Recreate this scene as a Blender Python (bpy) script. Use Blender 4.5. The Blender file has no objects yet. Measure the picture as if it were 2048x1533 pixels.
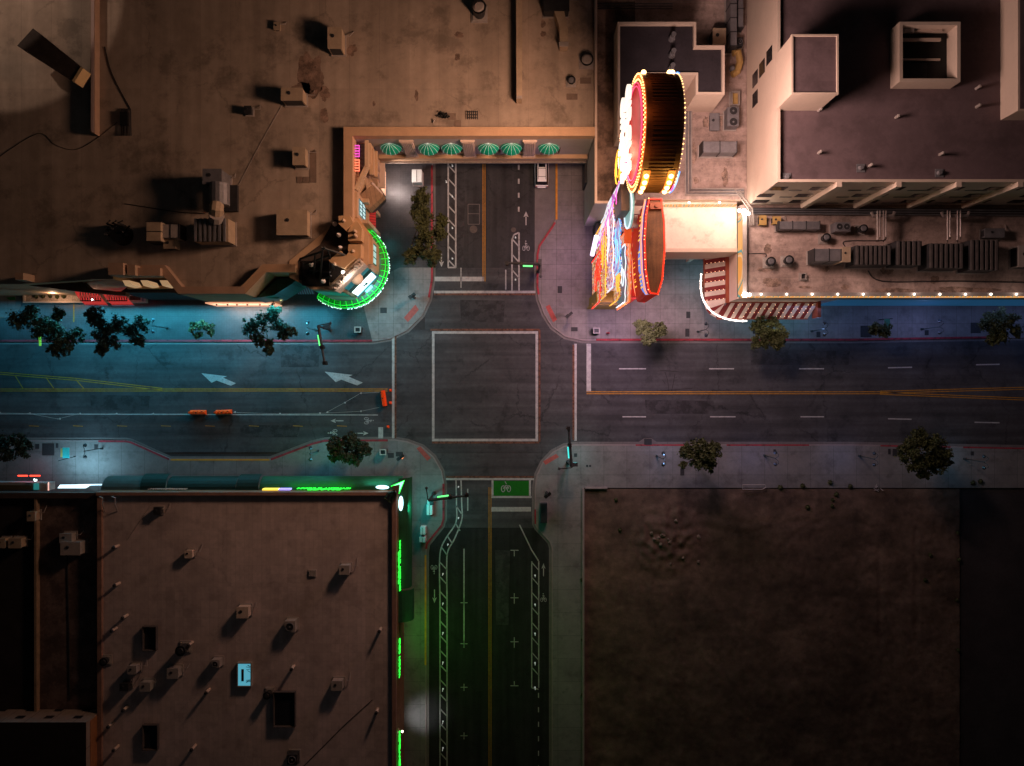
import bpy, bmesh, math, random
from mathutils import Vector, Matrix, noise
random.seed(7)
R = math.radians
SC = bpy.context.scene
COL = SC.collection
# ------------------------------------------------------------------ camera, world, sun
H = 100.0                                   # drone height above the street
def W(px, py, z=0.0):                       # map position (photo pixels) at height z -> metres
    k = (H - z) / 1480.0
    return Vector(((px - 1024) * k, (766.5 - py) * k, z))
cam = bpy.data.cameras.new('Camera'); cam_o = bpy.data.objects.new('Camera', cam); COL.objects.link(cam_o)
cam_o.location = (0, 0, H); cam_o.rotation_euler = (0, 0, 0)
cam.angle = 2 * math.atan(1024 / 1480.0); cam.clip_end = 1000; cam.clip_start = 0.5
SC.camera = cam_o
w = bpy.data.worlds.new('World'); SC.world = w; w.use_nodes = True
nt = w.node_tree; nt.nodes.clear()
sky = nt.nodes.new('ShaderNodeTexSky'); sky.sky_type = 'NISHITA'; sky.sun_disc = False
sky.sun_elevation = R(2); sky.sun_rotation = R(100)
bg = nt.nodes.new('ShaderNodeBackground'); bg.inputs[1].default_value = 0.010
wo = nt.nodes.new('ShaderNodeOutputWorld')
nt.links.new(sky.outputs[0], bg.inputs[0]); nt.links.new(bg.outputs[0], wo.inputs[0])
sun = bpy.data.lights.new('Sun', 'SUN'); sun.energy = 0.013; sun.angle = R(12); sun.color = (1, .68, .6)
sun_o = bpy.data.objects.new('Sun', sun); COL.objects.link(sun_o); sun_o.rotation_euler = (R(38), R(40), 0)
SC.view_settings.view_transform = 'Standard'; SC.view_settings.look = 'None'
SC.view_settings.exposure = 0.0; SC.view_settings.gamma = 1.0
SC.render.engine = 'CYCLES'
SC.cycles.max_bounces = 4; SC.cycles.diffuse_bounces = 2; SC.cycles.glossy_bounces = 2
SC.cycles.sample_clamp_indirect = 3

# ------------------------------------------------------------------ helpers
def mat(name, col, rough=.8, var=.25, scale=.6, bump=0.0, metal=0.0, emit=None, es=0.0,
        grid=None, stain=None, fine=None, streak=None, spec=.3, crack=None):
    m = bpy.data.materials.new(name); m.use_nodes = True
    n = m.node_tree.nodes; l = m.node_tree.links
    b = n['Principled BSDF']; b.inputs['Roughness'].default_value = rough
    b.inputs['Metallic'].default_value = metal
    b.inputs['Specular IOR Level'].default_value = spec
    tc = n.new('ShaderNodeTexCoord')
    def noi(s, d=6, r=.6):
        t = n.new('ShaderNodeTexNoise'); t.inputs['Scale'].default_value = s
        t.inputs['Detail'].default_value = d; t.inputs['Roughness'].default_value = r
        l.new(tc.outputs['Object'], t.inputs['Vector']); return t
    def ramp(src, a, c0, c, c1):
        r = n.new('ShaderNodeValToRGB'); r.color_ramp.elements[0].position = a; r.color_ramp.elements[1].position = c
        r.color_ramp.elements[0].color = (c0,) * 3 + (1,); r.color_ramp.elements[1].color = (c1,) * 3 + (1,)
        l.new(src, r.inputs[0]); return r.outputs[0]
    def mul(a, bb, f=1.0):
        x = n.new('ShaderNodeMix'); x.data_type = 'RGBA'; x.blend_type = 'MULTIPLY'
        x.inputs[0].default_value = f
        l.new(a, x.inputs[6]); l.new(bb, x.inputs[7]); return x.outputs[2]
    rgb = n.new('ShaderNodeRGB'); rgb.outputs[0].default_value = (*col, 1); c = rgb.outputs[0]
    if var:
        c = mul(c, ramp(noi(scale).outputs[0], .3, 1 - var, .7, 1 + var * .5))
        c = mul(c, ramp(noi(scale * 9, 4, .7).outputs[0], .3, 1 - var * .6, .7, 1 + var * .3))
    if stain:
        s, am, th = stain
        c = mul(c, ramp(noi(s, 8, .68).outputs[0], th, am, th + .1, 1))
    if streak:
        mp = n.new('ShaderNodeMapping'); mp.inputs['Scale'].default_value = streak[:3]
        l.new(tc.outputs['Object'], mp.inputs[0])
        t = n.new('ShaderNodeTexNoise'); t.inputs['Scale'].default_value = 1; t.inputs['Detail'].default_value = 5
        l.new(mp.outputs[0], t.inputs['Vector'])
        c = mul(c, ramp(t.outputs[0], .35, streak[3], .65, 1.1))
    if crack:
        s, w_, dk = crack
        dn = noi(.8, 6, .7); vm = n.new('ShaderNodeVectorMath'); vm.operation = 'MULTIPLY_ADD'; vm.inputs[1].default_value = (2.2, 2.2, 0)
        l.new(dn.outputs[1], vm.inputs[0]); l.new(tc.outputs['Object'], vm.inputs[2])
        vo = n.new('ShaderNodeTexVoronoi'); vo.feature = 'DISTANCE_TO_EDGE'; vo.inputs['Scale'].default_value = s; l.new(vm.outputs[0], vo.inputs['Vector'])
        cr = ramp(vo.outputs[0], 0, dk, w_, 1)
        mk = ramp(noi(.13, 3).outputs[0], .45, 0, .55, 1)
        x = n.new('ShaderNodeMix'); x.data_type = 'RGBA'; x.blend_type = 'MULTIPLY'; l.new(mk, x.inputs[0]); l.new(c, x.inputs[6]); l.new(cr, x.inputs[7]); c = x.outputs[2]
    for g in ([grid] if grid else []) + ([fine] if fine else []):
        sz, sy, mo, dk = g
        br = n.new('ShaderNodeTexBrick'); br.offset = 0; br.inputs['Scale'].default_value = 1
        br.inputs['Brick Width'].default_value = sz; br.inputs['Row Height'].default_value = sy
        br.inputs['Mortar Size'].default_value = mo; br.inputs['Mortar Smooth'].default_value = .3
        br.inputs['Color1'].default_value = (1, 1, 1, 1); br.inputs['Color2'].default_value = (.88, .88, .88, 1)
        br.inputs['Mortar'].default_value = (dk, dk, dk, 1)
        l.new(tc.outputs['Object'], br.inputs['Vector']); c = mul(c, br.outputs[0])
    l.new(c, b.inputs['Base Color'])
    if bump:
        bp = n.new('ShaderNodeBump'); bp.inputs['Strength'].default_value = bump; bp.inputs['Distance'].default_value = .05
        l.new(noi(6, 8, .7).outputs[0], bp.inputs['Height']); l.new(bp.outputs[0], b.inputs['Normal'])
    if emit:
        b.inputs['Emission Color'].default_value = (*emit, 1); b.inputs['Emission Strength'].default_value = es
        m.cycles.emission_sampling = 'NONE'
    return m
def glow_pattern(name, cols, scale, es, kind='VORONOI'):
    m = bpy.data.materials.new(name); m.use_nodes = True
    n = m.node_tree.nodes; l = m.node_tree.links; b = n['Principled BSDF']
    tc = n.new('ShaderNodeTexCoord'); mp = n.new('ShaderNodeMapping'); mp.inputs['Scale'].default_value = scale
    l.new(tc.outputs['Object'], mp.inputs[0])
    r = n.new('ShaderNodeValToRGB'); r.color_ramp.interpolation = 'CONSTANT'
    if kind == 'VORONOI':
        t = n.new('ShaderNodeTexVoronoi'); l.new(mp.outputs[0], t.inputs['Vector'])
        sp = n.new('ShaderNodeSeparateColor'); l.new(t.outputs['Color'], sp.inputs[0]); l.new(sp.outputs[0], r.inputs[0])
    else:
        t = n.new('ShaderNodeTexWave'); t.inputs['Distortion'].default_value = 5; t.inputs['Scale'].default_value = 1
        t.inputs['Detail'].default_value = 1
        l.new(mp.outputs[0], t.inputs['Vector']); l.new(t.outputs[0], r.inputs[0])
    e = r.color_ramp.elements
    while len(e) < len(cols): e.new(.5)
    for i, cc in enumerate(cols): e[i].position = i / len(cols); e[i].color = (*cc, 1)
    l.new(r.outputs[0], b.inputs['Emission Color']); b.inputs['Base Color'].default_value = (.03, .03, .03, 1)
    b.inputs['Emission Strength'].default_value = es; m.cycles.emission_sampling = 'NONE'
    return m

class MB:
    def __init__(s): s.v = []; s.f = []; s.c = []
    def add(s, vs, fs):
        k = len(s.v); s.c.append((k, len(s.f))); s.v += [Vector(v) for v in vs]; s.f += [tuple(i + k for i in f) for f in fs]; return s
    def prism(s, poly, z0, z1):              # poly in metres, any order, flat caps
        a = sum(poly[i][0] * poly[(i + 1) % len(poly)][1] - poly[(i + 1) % len(poly)][0] * poly[i][1] for i in range(len(poly)))
        if a < 0: poly = poly[::-1]
        n = len(poly)
        vs = [(p[0], p[1], z0) for p in poly] + [(p[0], p[1], z1) for p in poly]
        fs = [tuple(range(n - 1, -1, -1)), tuple(range(n, 2 * n))] + [(i, (i + 1) % n, n + (i + 1) % n, n + i) for i in range(n)]
        return s.add(vs, fs)
    def box(s, x0, x1, y0, y1, z0, z1):
        return s.prism([(min(x0, x1), min(y0, y1)), (max(x0, x1), min(y0, y1)), (max(x0, x1), max(y0, y1)), (min(x0, x1), max(y0, y1))], z0, z1)
    def obox(s, c, sx, sy, z0, z1, a=0):
        ca, sa = math.cos(a), math.sin(a)
        return s.prism([(c[0] + ca * x * sx / 2 - sa * y * sy / 2, c[1] + sa * x * sx / 2 + ca * y * sy / 2) for x, y in ((-1, -1), (1, -1), (1, 1), (-1, 1))], z0, z1)
    def tube(s, pts, r, n=6, close=False):
        pts = [Vector(p) for p in pts]; m = len(pts); rings = []
        for i, p in enumerate(pts):
            if close: d = pts[(i + 1) % m] - pts[i - 1]
            else: d = pts[min(i + 1, m - 1)] - pts[max(i - 1, 0)]
            d = d.normalized() if d.length > 1e-6 else Vector((0, 0, 1))
            u = d.cross(Vector((0, 0, 1)) if abs(d.z) < .9 else Vector((1, 0, 0))).normalized(); v = d.cross(u)
            rr = r[i] if isinstance(r, (list, tuple)) else r
            rings.append([p + (u * math.cos(2 * math.pi * k / n) + v * math.sin(2 * math.pi * k / n)) * rr for k in range(n)])
        vs = [q for g in rings for q in g]; fs = []
        for i in range(m if close else m - 1):
            j = (i + 1) % m
            for k in range(n):
                fs.append((i * n + k, i * n + (k + 1) % n, j * n + (k + 1) % n, j * n + k))
        if not close: fs += [tuple(range(n - 1, -1, -1)), tuple((m - 1) * n + k for k in range(n))]
        return s.add(vs, fs)
    def cyl(s, c, r0, r1, z0, z1, n=20):
        vs = [(c[0] + r0 * math.cos(2 * math.pi * k / n), c[1] + r0 * math.sin(2 * math.pi * k / n), z0) for k in range(n)]
        vs += [(c[0] + r1 * math.cos(2 * math.pi * k / n), c[1] + r1 * math.sin(2 * math.pi * k / n), z1) for k in range(n)]
        return s.add(vs, [tuple(range(n - 1, -1, -1)), tuple(range(n, 2 * n))] + [(k, (k + 1) % n, n + (k + 1) % n, n + k) for k in range(n)])
    def ring(s, c, r, w_, z0, z1, n=24):
        for k in range(n):
            a, b = 2 * math.pi * k / n, 2 * math.pi * (k + 1) / n
            s.prism([(c[0] + q * math.cos(t), c[1] + q * math.sin(t)) for q, t in ((r - w_, a), (r, a), (r, b), (r - w_, b))], z0, z1)
        return s
    def ball(s, c, r, n=6, m=4, sz=1.0):
        vs = [(c[0], c[1], c[2] - r * sz)]
        for i in range(1, m):
            t = math.pi * i / m
            vs += [(c[0] + r * math.sin(t) * math.cos(2 * math.pi * k / n), c[1] + r * math.sin(t) * math.sin(2 * math.pi * k / n), c[2] - r * sz * math.cos(t)) for k in range(n)]
        vs.append((c[0], c[1], c[2] + r * sz)); T = len(vs) - 1; fs = []
        for k in range(n):
            fs.append((0, 1 + (k + 1) % n, 1 + k)); fs.append((T, T - n + k, T - n + (k + 1) % n))
        for i in range(m - 2):
            for k in range(n):
                a = 1 + i * n
                fs.append((a + k, a + (k + 1) % n, a + n + (k + 1) % n, a + n + k))
        return s.add(vs, fs)
    def band(s, pts, w_, z):                 # flat painted line following pts (metres)
        pts = [Vector((p[0], p[1])) for p in pts]
        for a, b in zip(pts, pts[1:]):
            d = (b - a)
            if d.length < 1e-4: continue
            nrm = Vector((-d.y, d.x)).normalized() * w_ / 2
            s.add([(a.x - nrm.x, a.y - nrm.y, z), (b.x - nrm.x, b.y - nrm.y, z), (b.x + nrm.x, b.y + nrm.y, z), (a.x + nrm.x, a.y + nrm.y, z)], [(0, 1, 2, 3)])
        return s
    def xprism(s, poly, x0, x1):             # poly in (y,z), extruded along x
        n = len(poly)
        vs = [(x0, p[0], p[1]) for p in poly] + [(x1, p[0], p[1]) for p in poly]
        return s.add(vs, [tuple(range(n - 1, -1, -1)), tuple(range(n, 2 * n))] + [(i, (i + 1) % n, n + (i + 1) % n, n + i) for i in range(n)])
    def yprism(s, poly, y0, y1):             # poly in (x,z), extruded along y
        n = len(poly)
        vs = [(p[0], y0, p[1]) for p in poly] + [(p[0], y1, p[1]) for p in poly]
        return s.add(vs, [tuple(range(n)), tuple(range(2 * n - 1, n - 1, -1))] + [((i + 1) % n, i, n + i, n + (i + 1) % n) for i in range(n)])
    def build(s, name, m, parent=None, smooth=False, fix=True, bevel=0):
        me = bpy.data.meshes.new(name)
        off = Vector(parent.location) if parent is not None else Vector((0, 0, 0))
        if parent is not None and parent.parent is not None: off = off + Vector(parent.parent.location)
        me.from_pydata([v - off for v in s.v], [], s.f); me.update()
        if fix:
            bm = bmesh.new(); bm.from_mesh(me); bmesh.ops.recalc_face_normals(bm, faces=bm.faces); bm.to_mesh(me); bm.free()
        o = bpy.data.objects.new(name, me); me.materials.append(m); COL.objects.link(o)
        if parent is not None: o.parent = parent
        if smooth:
            for p in me.polygons: p.use_smooth = True
        if bevel:
            bv = o.modifiers.new('b', 'BEVEL'); bv.width = bevel; bv.segments = 2; bv.limit_method = 'ANGLE'
        return o
def each(mb, name, m, parent, cap=100, share=True):   # one object per added shape; past the cap the rest become one object
    ch = mb.c + [(len(mb.v), len(mb.f))]; n_ = len(mb.c); rest = MB(); order = list(range(n_))
    for i in order:
        v0, f0 = ch[i]; v1, f1 = ch[i + 1]; vs = mb.v[v0:v1]; fs = [tuple(q - v0 for q in f) for f in mb.f[f0:f1]]
        if i < cap: MB().add(vs, fs).build(name, m, parent, fix=False)
        else: rest.add(vs, fs)
    if rest.v: tag(rest.build(name, m, parent, fix=False), kind='stuff')
def tag(o, label=None, cat=None, group=None, kind=None):
    if label: o['label'] = label
    if cat: o['category'] = cat
    if group: o['group'] = group
    if kind: o['kind'] = kind
    return o
def thing(name, label, cat, loc=(0, 0, 0), group=None):
    o = bpy.data.objects.new(name, None); COL.objects.link(o); o.location = loc; o.empty_display_size = .3
    return tag(o, label, cat, group)
def struct(mb, name, m): return tag(mb.build(name, m), kind='structure')
def light(kind, name, loc, e, col, parent=None, size=1.0, size_y=None, aim=None, spot=None, blend=.5):
    L = bpy.data.lights.new(name, kind); L.energy = e; L.color = col
    if kind == 'AREA':
        L.shape = 'RECTANGLE'; L.size = size; L.size_y = size_y or size
    elif kind == 'SPOT': L.spot_size = R(spot); L.spot_blend = blend; L.shadow_soft_size = size
    else: L.shadow_soft_size = size
    o = bpy.data.objects.new(name, L); COL.objects.link(o); loc = Vector(loc)
    o.rotation_mode = 'QUATERNION'
    if aim is not None: o.rotation_quaternion = (Vector(aim)).to_track_quat('-Z', 'Y')
    if parent is not None: o.parent = parent; loc = loc - parent.location
    o.location = loc
    return o
def copy_tree(o, parent=None):
    c = o.copy(); COL.objects.link(c)
    if parent is not None: c.parent = parent
    for ch in o.children: copy_tree(ch, c)
    return c
def P(pts, z=0): return [tuple(W(x, y, z)[:2]) for x, y in pts]
def pbox(mb, x0, y0, x1, y1, zt, z0, ref=None):   # box whose TOP outline is the pixel rectangle at height ref (or zt)
    a = W(x0, y0, ref if ref is not None else zt); b = W(x1, y1, ref if ref is not None else zt)
    return mb.box(a.x, b.x, b.y, a.y, z0, zt)
def text_mesh(s, size, depth, M4, m, name, parent, sx=1.0):
    cu = bpy.data.curves.new('t', 'FONT'); cu.body = s; cu.size = size; cu.extrude = depth; cu.align_x = 'CENTER'; cu.align_y = 'CENTER'; cu.offset = size * .012
    to = bpy.data.objects.new('t', cu); COL.objects.link(to)
    bpy.context.view_layer.update()
    me = bpy.data.meshes.new_from_object(to.evaluated_get(bpy.context.evaluated_depsgraph_get()))
    bpy.data.objects.remove(to)
    me.transform(M4 @ Matrix.Scale(sx, 4, (1, 0, 0)))
    me.name = name; me.materials.clear(); me.materials.append(m)
    off = Vector(parent.location)
    me.transform(Matrix.Translation(-off))
    o = bpy.data.objects.new(name, me); COL.objects.link(o); o.parent = parent; return o
def frame4(origin, xdir, ydir):
    x = Vector(xdir).normalized(); y = Vector(ydir).normalized(); z = x.cross(y)
    m = Matrix((x, y, z)).transposed().to_4x4(); m.translation = Vector(origin); return m

# ------------------------------------------------------------------ materials
A_ROAD = mat('asphalt', (.062, .062, .067), .85, .3, .25, .3, stain=(.35, .62, .36), streak=(.04, 1.1, 1, .66), crack=(.11, .012, .45))
A_NS = mat('asphalt_dark', (.040, .040, .043), .9, .25, .35, .25, streak=(1.1, .05, 1, .66), stain=(.6, .7, .36), crack=(.13, .012, .5))
A_SOUTH = mat('asphalt_new', (.022, .022, .023), .9, .3, .4, .2, streak=(1.1, .05, 1, .6), stain=(.6, .7, .36))
CONC = mat('concrete_paving', (.22, .20, .20), .8, .22, .4, .12, grid=(2.0, 2.0, .018, .35), fine=(.5, .5, .008, .72), stain=(.5, .8, .36))
CONC_S = mat('concrete_paving_plain', (.19, .185, .185), .85, .22, .4, .12, grid=(3.1, 3.1, .02, .4), stain=(.5, .75, .36))
PAVE_D = mat('stamped_paving', (.062, .06, .066), .38, .4, .5, .35, grid=(3.0, 3.0, .015, .4), fine=(.35, .28, .012, .55), spec=.5)
GUT = mat('gutter_concrete', (.15, .135, .135), .85, .2, .8, grid=(3, 30, .02, .5))
RED = mat('red_kerb_paint', (.30, .03, .045), .7, .35, 1.5, stain=(1.5, .5, .36))
YEL_K = mat('yellow_kerb_paint', (.62, .27, .03), .7, .3, 1.5)
KERB = mat('kerb_concrete', (.24, .2, .2), .85, .2, 1)
WHITE = mat('white_road_paint', (.38, .38, .38), .8, .3, 2, stain=(5, .72, .36))
YEL = mat('yellow_road_paint', (.42, .20, .02), .8, .3, 2, stain=(5, .7, .36))
GREENP = mat('green_bike_paint', (.004, .13, .004), .8, .2, 2)
DOT = mat('tactile_paint', (.36, .08, .07), .8, .25, 3)
DIRT = mat('bare_dirt', (.145, .096, .072), .95, .5, .10, 1.0, stain=(.33, .74, .42), streak=(.25, .5, 1, .72))
ASPH_OLD = mat('old_asphalt', (.04, .034, .036), .95, .3, .3, .3)
ROOF = mat('tan_membrane_roof', (.41, .315, .25), .85, .22, .10, .25, grid=(3.55, 60, .03, .78), stain=(.22, .66, .37), crack=(.10, .014, .72), streak=(.7, .05, 1, .86))
ROOF_E = mat('dirty_roof', (.46, .335, .30), .85, .4, .25, .2, grid=(5.5, 3.2, .02, .75), stain=(.9, .72, .38), streak=(.12, .8, 1, .82))
ROOF_D = mat('brown_gravel_roof', (.20, .13, .10), .9, .45, .3, .3, stain=(.3, .55, .45))
ROOF_SW = mat('ribbed_roof', (.62, .49, .465), .85, .2, .12, .25, fine=(1.1, 1.1, .035, .88), crack=(.08, .01, .85), grid=(.55, 7.2, .02, .85), stain=(.3, .85, .4))
ROOF_T = mat('tower_roof_membrane', (.155, .105, .115), .85, .18, .2, .1, grid=(60, 1.6, .02, .9), stain=(.25, .8, .4))
DARKROOF = mat('dark_membrane', (.035, .028, .036), .8, .3, .4, .1, stain=(.9, .8, .3))
CAP = mat('parapet_cap', (.42, .27, .19), .75, .15, .8)
TAN = mat('tan_stucco', (.52, .34, .21), .75, .12, .8, .1)
CREAM = mat('cream_stucco', (.60, .46, .38), .8, .1, .5, .05)
WALLG = mat('grey_cream_wall', (.42, .36, .33), .8, .1, .6, .05)
PINKW = mat('tower_wall', (.62, .49, .405), .8, .07, .3, .05)
METAL = mat('galvanised_metal', (.22, .21, .23), .5, .25, 1.2, metal=.35)
METAL_L = mat('light_painted_metal', (.36, .31, .29), .6, .2, 1.2)
METAL_D = mat('dark_metal', (.045, .043, .048), .55, .3, 1.5, metal=.3)
BLACK = mat('black_metal', (.012, .012, .013), .5, .2, 2)
PIPE = mat('bright_pipe', (.45, .38, .37), .4, .2, 2, metal=.5)
LOUV = mat('louvre_brown', (.10, .085, .085), .6, .3, 1.5)
OCHRE = mat('ochre_unit', (.42, .26, .09), .7, .2, 1)
BROWNT = mat('brown_sign_roof', (.17, .075, .03), .7, .35, .6, .1, streak=(3, .3, 1, .7))
WINDOW = mat('dark_window', (.02, .02, .025), .15, .2, 2, spec=.6)
VENTM = mat('vent_grey', (.25, .22, .2), .6, .1, 2)
CLAY = mat('canvas_maroon', (.16, .02, .02), .8, .2, 1)
CANV = mat('canvas_cream', (.5, .42, .36), .8, .15, 1)
REDW = mat('red_frame', (.26, .06, .03), .6, .2, 1)
ORANGE = mat('orange_plastic', (1, .085, .008), .5, .1, 2, emit=(1, .12, .01), es=.0)
GRN_AWN = mat('green_awning_canvas', (.012, .055, .035), .7, .3, 1)
GRN_DOME = mat('green_dome_canvas', (.0, .26, .14), .5, .2, 1, emit=(.0, .5, .25), es=.08)
BARK = mat('bark', (.07, .05, .04), .9, .3, 4)
CARP = mat('silver_car_paint', (.80, .78, .78), .3, .05, 2, metal=.0, spec=.6)
GLASS = mat('car_glass', (.01, .012, .016), .08, .1, 1, spec=.8)
TYRE = mat('tyre', (.015, .015, .015), .9, .1, 3)
def glow(name, c, s): return mat(name, c, .5, 0, emit=c, es=s)
G_WHITE = glow('lamp_white', (1, .86, .72), 7)
G_WARM = glow('bulb_warm', (1, .55, .18), 6)
G_WARMD = glow('bulb_warm_dim', (1, .55, .2), 3)
G_AMB = glow('bulb_amber', (1, .42, .06), 2.2)
G_ORG = glow('bulb_orange_red', (1, .16, .04), 1.5)
G_RED = glow('neon_red', (1, .035, .02), 1.2)
G_PINK = glow('neon_pink', (1, .10, .25), 1.0)
G_MAG = glow('neon_magenta', (.8, .10, .65), .8)
G_BLUE = glow('neon_blue', (.12, .38, 1), 1.3)
G_CYAN = glow('neon_cyan', (.25, .7, 1), .9)
G_TEAL = glow('neon_teal', (.35, .8, .72), .9)
G_YEL = glow('neon_yellow', (1, .55, .06), .9)
G_GRN = glow('neon_green', (.03, 1, .06), 1.5)
G_GRND = glow('lit_green_canopy', (.0, .22, .005), .22)
G_LWHITE = glow('neon_cool_white', (.75, .9, 1), 1.1)
G_SIGN = glow('sign_white', (1, .84, .72), 1.25)
LEAFM = []
for i, c in enumerate([(.035, .048, .022), (.075, .075, .022), (.055, .065, .02), (.024, .038, .024)]):
    LEAFM.append(mat('leaf_%s' % 'abcd'[i], tuple(v * 1.05 for v in c), .7, .5, 1.3))

def curve(pts, n=5):                              # Catmull-Rom
    out = []
    q = [pts[0]] + list(pts) + [pts[-1]]
    for i in range(1, len(q) - 2):
        for t in range(n):
            t /= n
            out.append(tuple(.5 * ((2 * q[i][k]) + (-q[i - 1][k] + q[i + 1][k]) * t + (2 * q[i - 1][k] - 5 * q[i][k] + 4 * q[i + 1][k] - q[i + 2][k]) * t * t + (-q[i - 1][k] + 3 * q[i][k] - 3 * q[i + 1][k] + q[i + 2][k]) * t ** 3) for k in range(2)))
    return out + [pts[-1]]
# ------------------------------------------------------------------ ground, streets, pavements
struct(MB().add([(-400, -400, -.05), (400, -400, -.05), (400, 400, -.05), (-400, 400, -.05)], [(0, 1, 2, 3)]), 'ground', ASPH_OLD)
struct(MB().add([W(-700, 660, 0), W(-700, 905, 0), W(2700, 905, 0), W(2700, 660, 0)], [(0, 1, 2, 3)]), 'main_street', A_ROAD)
struct(MB().add([W(840, 905.5, .0), W(840, 1056, .0), W(1120, 1056, .0), W(1120, 905.5, .0)], [(0, 1, 2, 3)]), 'side_street_junction', A_ROAD)
struct(MB().add([W(850, 536, .0), W(850, 659.5, .0), W(1180, 659.5, .0), W(1180, 536, .0)], [(0, 1, 2, 3)]), 'upper_street_junction', A_ROAD)
struct(MB().add([W(840, -300, .0), W(840, 535.5, .0), W(1069, 535.5, .0), W(1069, -300, .0)], [(0, 1, 2, 3)]), 'upper_street', A_NS)
struct(MB().add([W(1069.5, -300, .0), W(1069.5, 535.5, .0), W(1130, 535.5, .0), W(1130, -300, .0)], [(0, 1, 2, 3)]), 'parking_lane', GUT)
struct(MB().add([W(840, 1056.5, .0), W(840, 2200, .0), W(1120, 2200, .0), W(1120, 1056.5, .0)], [(0, 1, 2, 3)]), 'lower_street', A_SOUTH)
NWK = [(-300, 684), (745, 684), (780, 678), (815, 661), (845, 631), (859, 600), (866, 560), (866, -200)]
NEK = [(1111, -200), (1111, 440), (1104, 452), (1077, 492), (1073, 510), (1073, 575), (1077, 600), (1088, 630), (1104, 655), (1130, 674), (1165, 682), (1700, 682), (1800, 680), (2300, 672)]
SWK = [(-300, 880), (253, 881), (263, 883), (342, 918), (540, 918), (625, 886), (650, 880), (790, 879), (815, 883), (845, 894), (868, 914), (884, 942), (889, 970), (889, 1038), (885, 1052), (856, 1088), (853, 1105), (853, 1900)]
SEK = [(2400, 902), (1900, 893), (1700, 889), (1150, 889), (1128, 892), (1105, 904), (1085, 925), (1073, 950), (1069, 975), (1069, 1048), (1073, 1056), (1099, 1084), (1103, 1096), (1103, 1900)]
ZP = .14
struct(MB().prism(P(NWK + [(-300, -200)]), -.04, ZP), 'northwest_pavement', PAVE_D)
struct(MB().prism(P(NEK + [(2300, -200)]), -.04, ZP), 'northeast_pavement', CONC)
struct(MB().prism(P(SWK + [(-300, 1900)]), -.04, ZP), 'southwest_pavement', CONC_S)
struct(MB().prism(P([(2400, 976), (1166, 976), (1166, 1900)] + SEK[::-1]), -.04, ZP), 'southeast_pavement', CONC_S)
# gutters (outside) and kerb stones
def offs(pts, d):
    out = []
    for i, p in enumerate(pts):
        a = Vector(pts[max(i - 1, 0)]); b = Vector(pts[min(i + 1, len(pts) - 1)])
        t = (b - a).normalized(); n_ = Vector((-t.y, t.x)); out.append((p[0] + n_.x * d, p[1] + n_.y * d))
    return out
gut = MB(); kerb = MB()
for pl, sg in ((NWK, 1), (NEK, 1), (SWK, -1), (SEK, -1)):
    o_ = offs(pl, 5.5 * sg) if pl is not SEK else offs(pl, 5.5)
    if pl is NEK: o_ = offs(pl, -5.5); o_ = offs(pl, 5.5)
    pass
def band_px(mb, pl, d0, d1, z, z1=None, rng=None):
    a = offs(pl, d0); b = offs(pl, d1)
    ii = range(len(pl) - 1) if rng is None else rng
    for i in ii:
        q = [W(*a[i]), W(*a[i + 1]), W(*b[i + 1]), W(*b[i])]
        if z1 is None: mb.add([(p.x, p.y, z) for p in q], [(0, 1, 2, 3)])
        else: mb.prism([(p.x, p.y) for p in q], z, z1)
band_px(gut, NWK, 0, 5, .006); band_px(gut, NEK, 0, 5, .006); band_px(gut, SWK, 0, -5, .006); band_px(gut, SEK, 0, 5, .006)
struct(gut, 'gutters', GUT)
def sub_poly(pl, p0, p1):                      # polyline clipped between two parameter positions (index + fraction)
    def at(t):
        i = int(t); f = t - i
        if i >= len(pl) - 1: return pl[-1]
        return (pl[i][0] + (pl[i + 1][0] - pl[i][0]) * f, pl[i][1] + (pl[i + 1][1] - pl[i][1]) * f)
    return [at(p0)] + [pl[i] for i in range(int(p0) + 1, int(math.ceil(p1)))] + [at(p1)]
kb = MB()
for pl, d in ((NWK, -2.4), (NEK, -2.4), (SWK, 2.4), (SEK, -2.4)): band_px(kb, pl, 0, d, ZP + .003)
struct(kb, 'kerb_stones', KERB)
rk = MB()
for pl, d, a, b in ((NWK, -4, .0, 1.0), (NWK, -4, 5.1, 6.3), (NEK, -4, 1.4, 5.6), (NEK, -4, 10.05, 12.4), (SWK, 4, .9, 2.98), (SWK, 4, 4.02, 6.9),
                    (SWK, 4, 11.9, 15.6), (SEK, -3, 1.0, 1.7), (SEK, -3, 2.15, 2.45), (SEK, -3, 2.60, 2.78), (SEK, -3, .7, .95), (SEK, -3, 8.6, 9.0)):
    band_px(rk, sub_poly(pl, a, b), 0, d, ZP + .007)
struct(rk, 'red_kerb', RED)
yk = MB()
band_px(yk, [(1111, -100), (1111, 440)], 0, -4, ZP + .009); band_px(yk, [(342, 918), (540, 918)], 0, 3.5, ZP + .009)
band_px(yk, [(853, 1110), (853, 1330)], 0, 3.5, ZP + .009)
struct(yk, 'yellow_kerb', YEL_K)
tp = MB()
for pts in ([(808, 636), (816, 645), (838, 620), (831, 610)], [(1091, 614), (1099, 610), (1114, 640), (1106, 645)],
            [(833, 897), (841, 893), (862, 916), (855, 922)], [(1091, 930), (1086, 923), (1112, 908), (1118, 914)]):
    tp.add([(*p, ZP + .012) for p in P(pts)], [(0, 1, 2, 3)])
struct(tp, 'tactile_strips', DOT)
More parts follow.
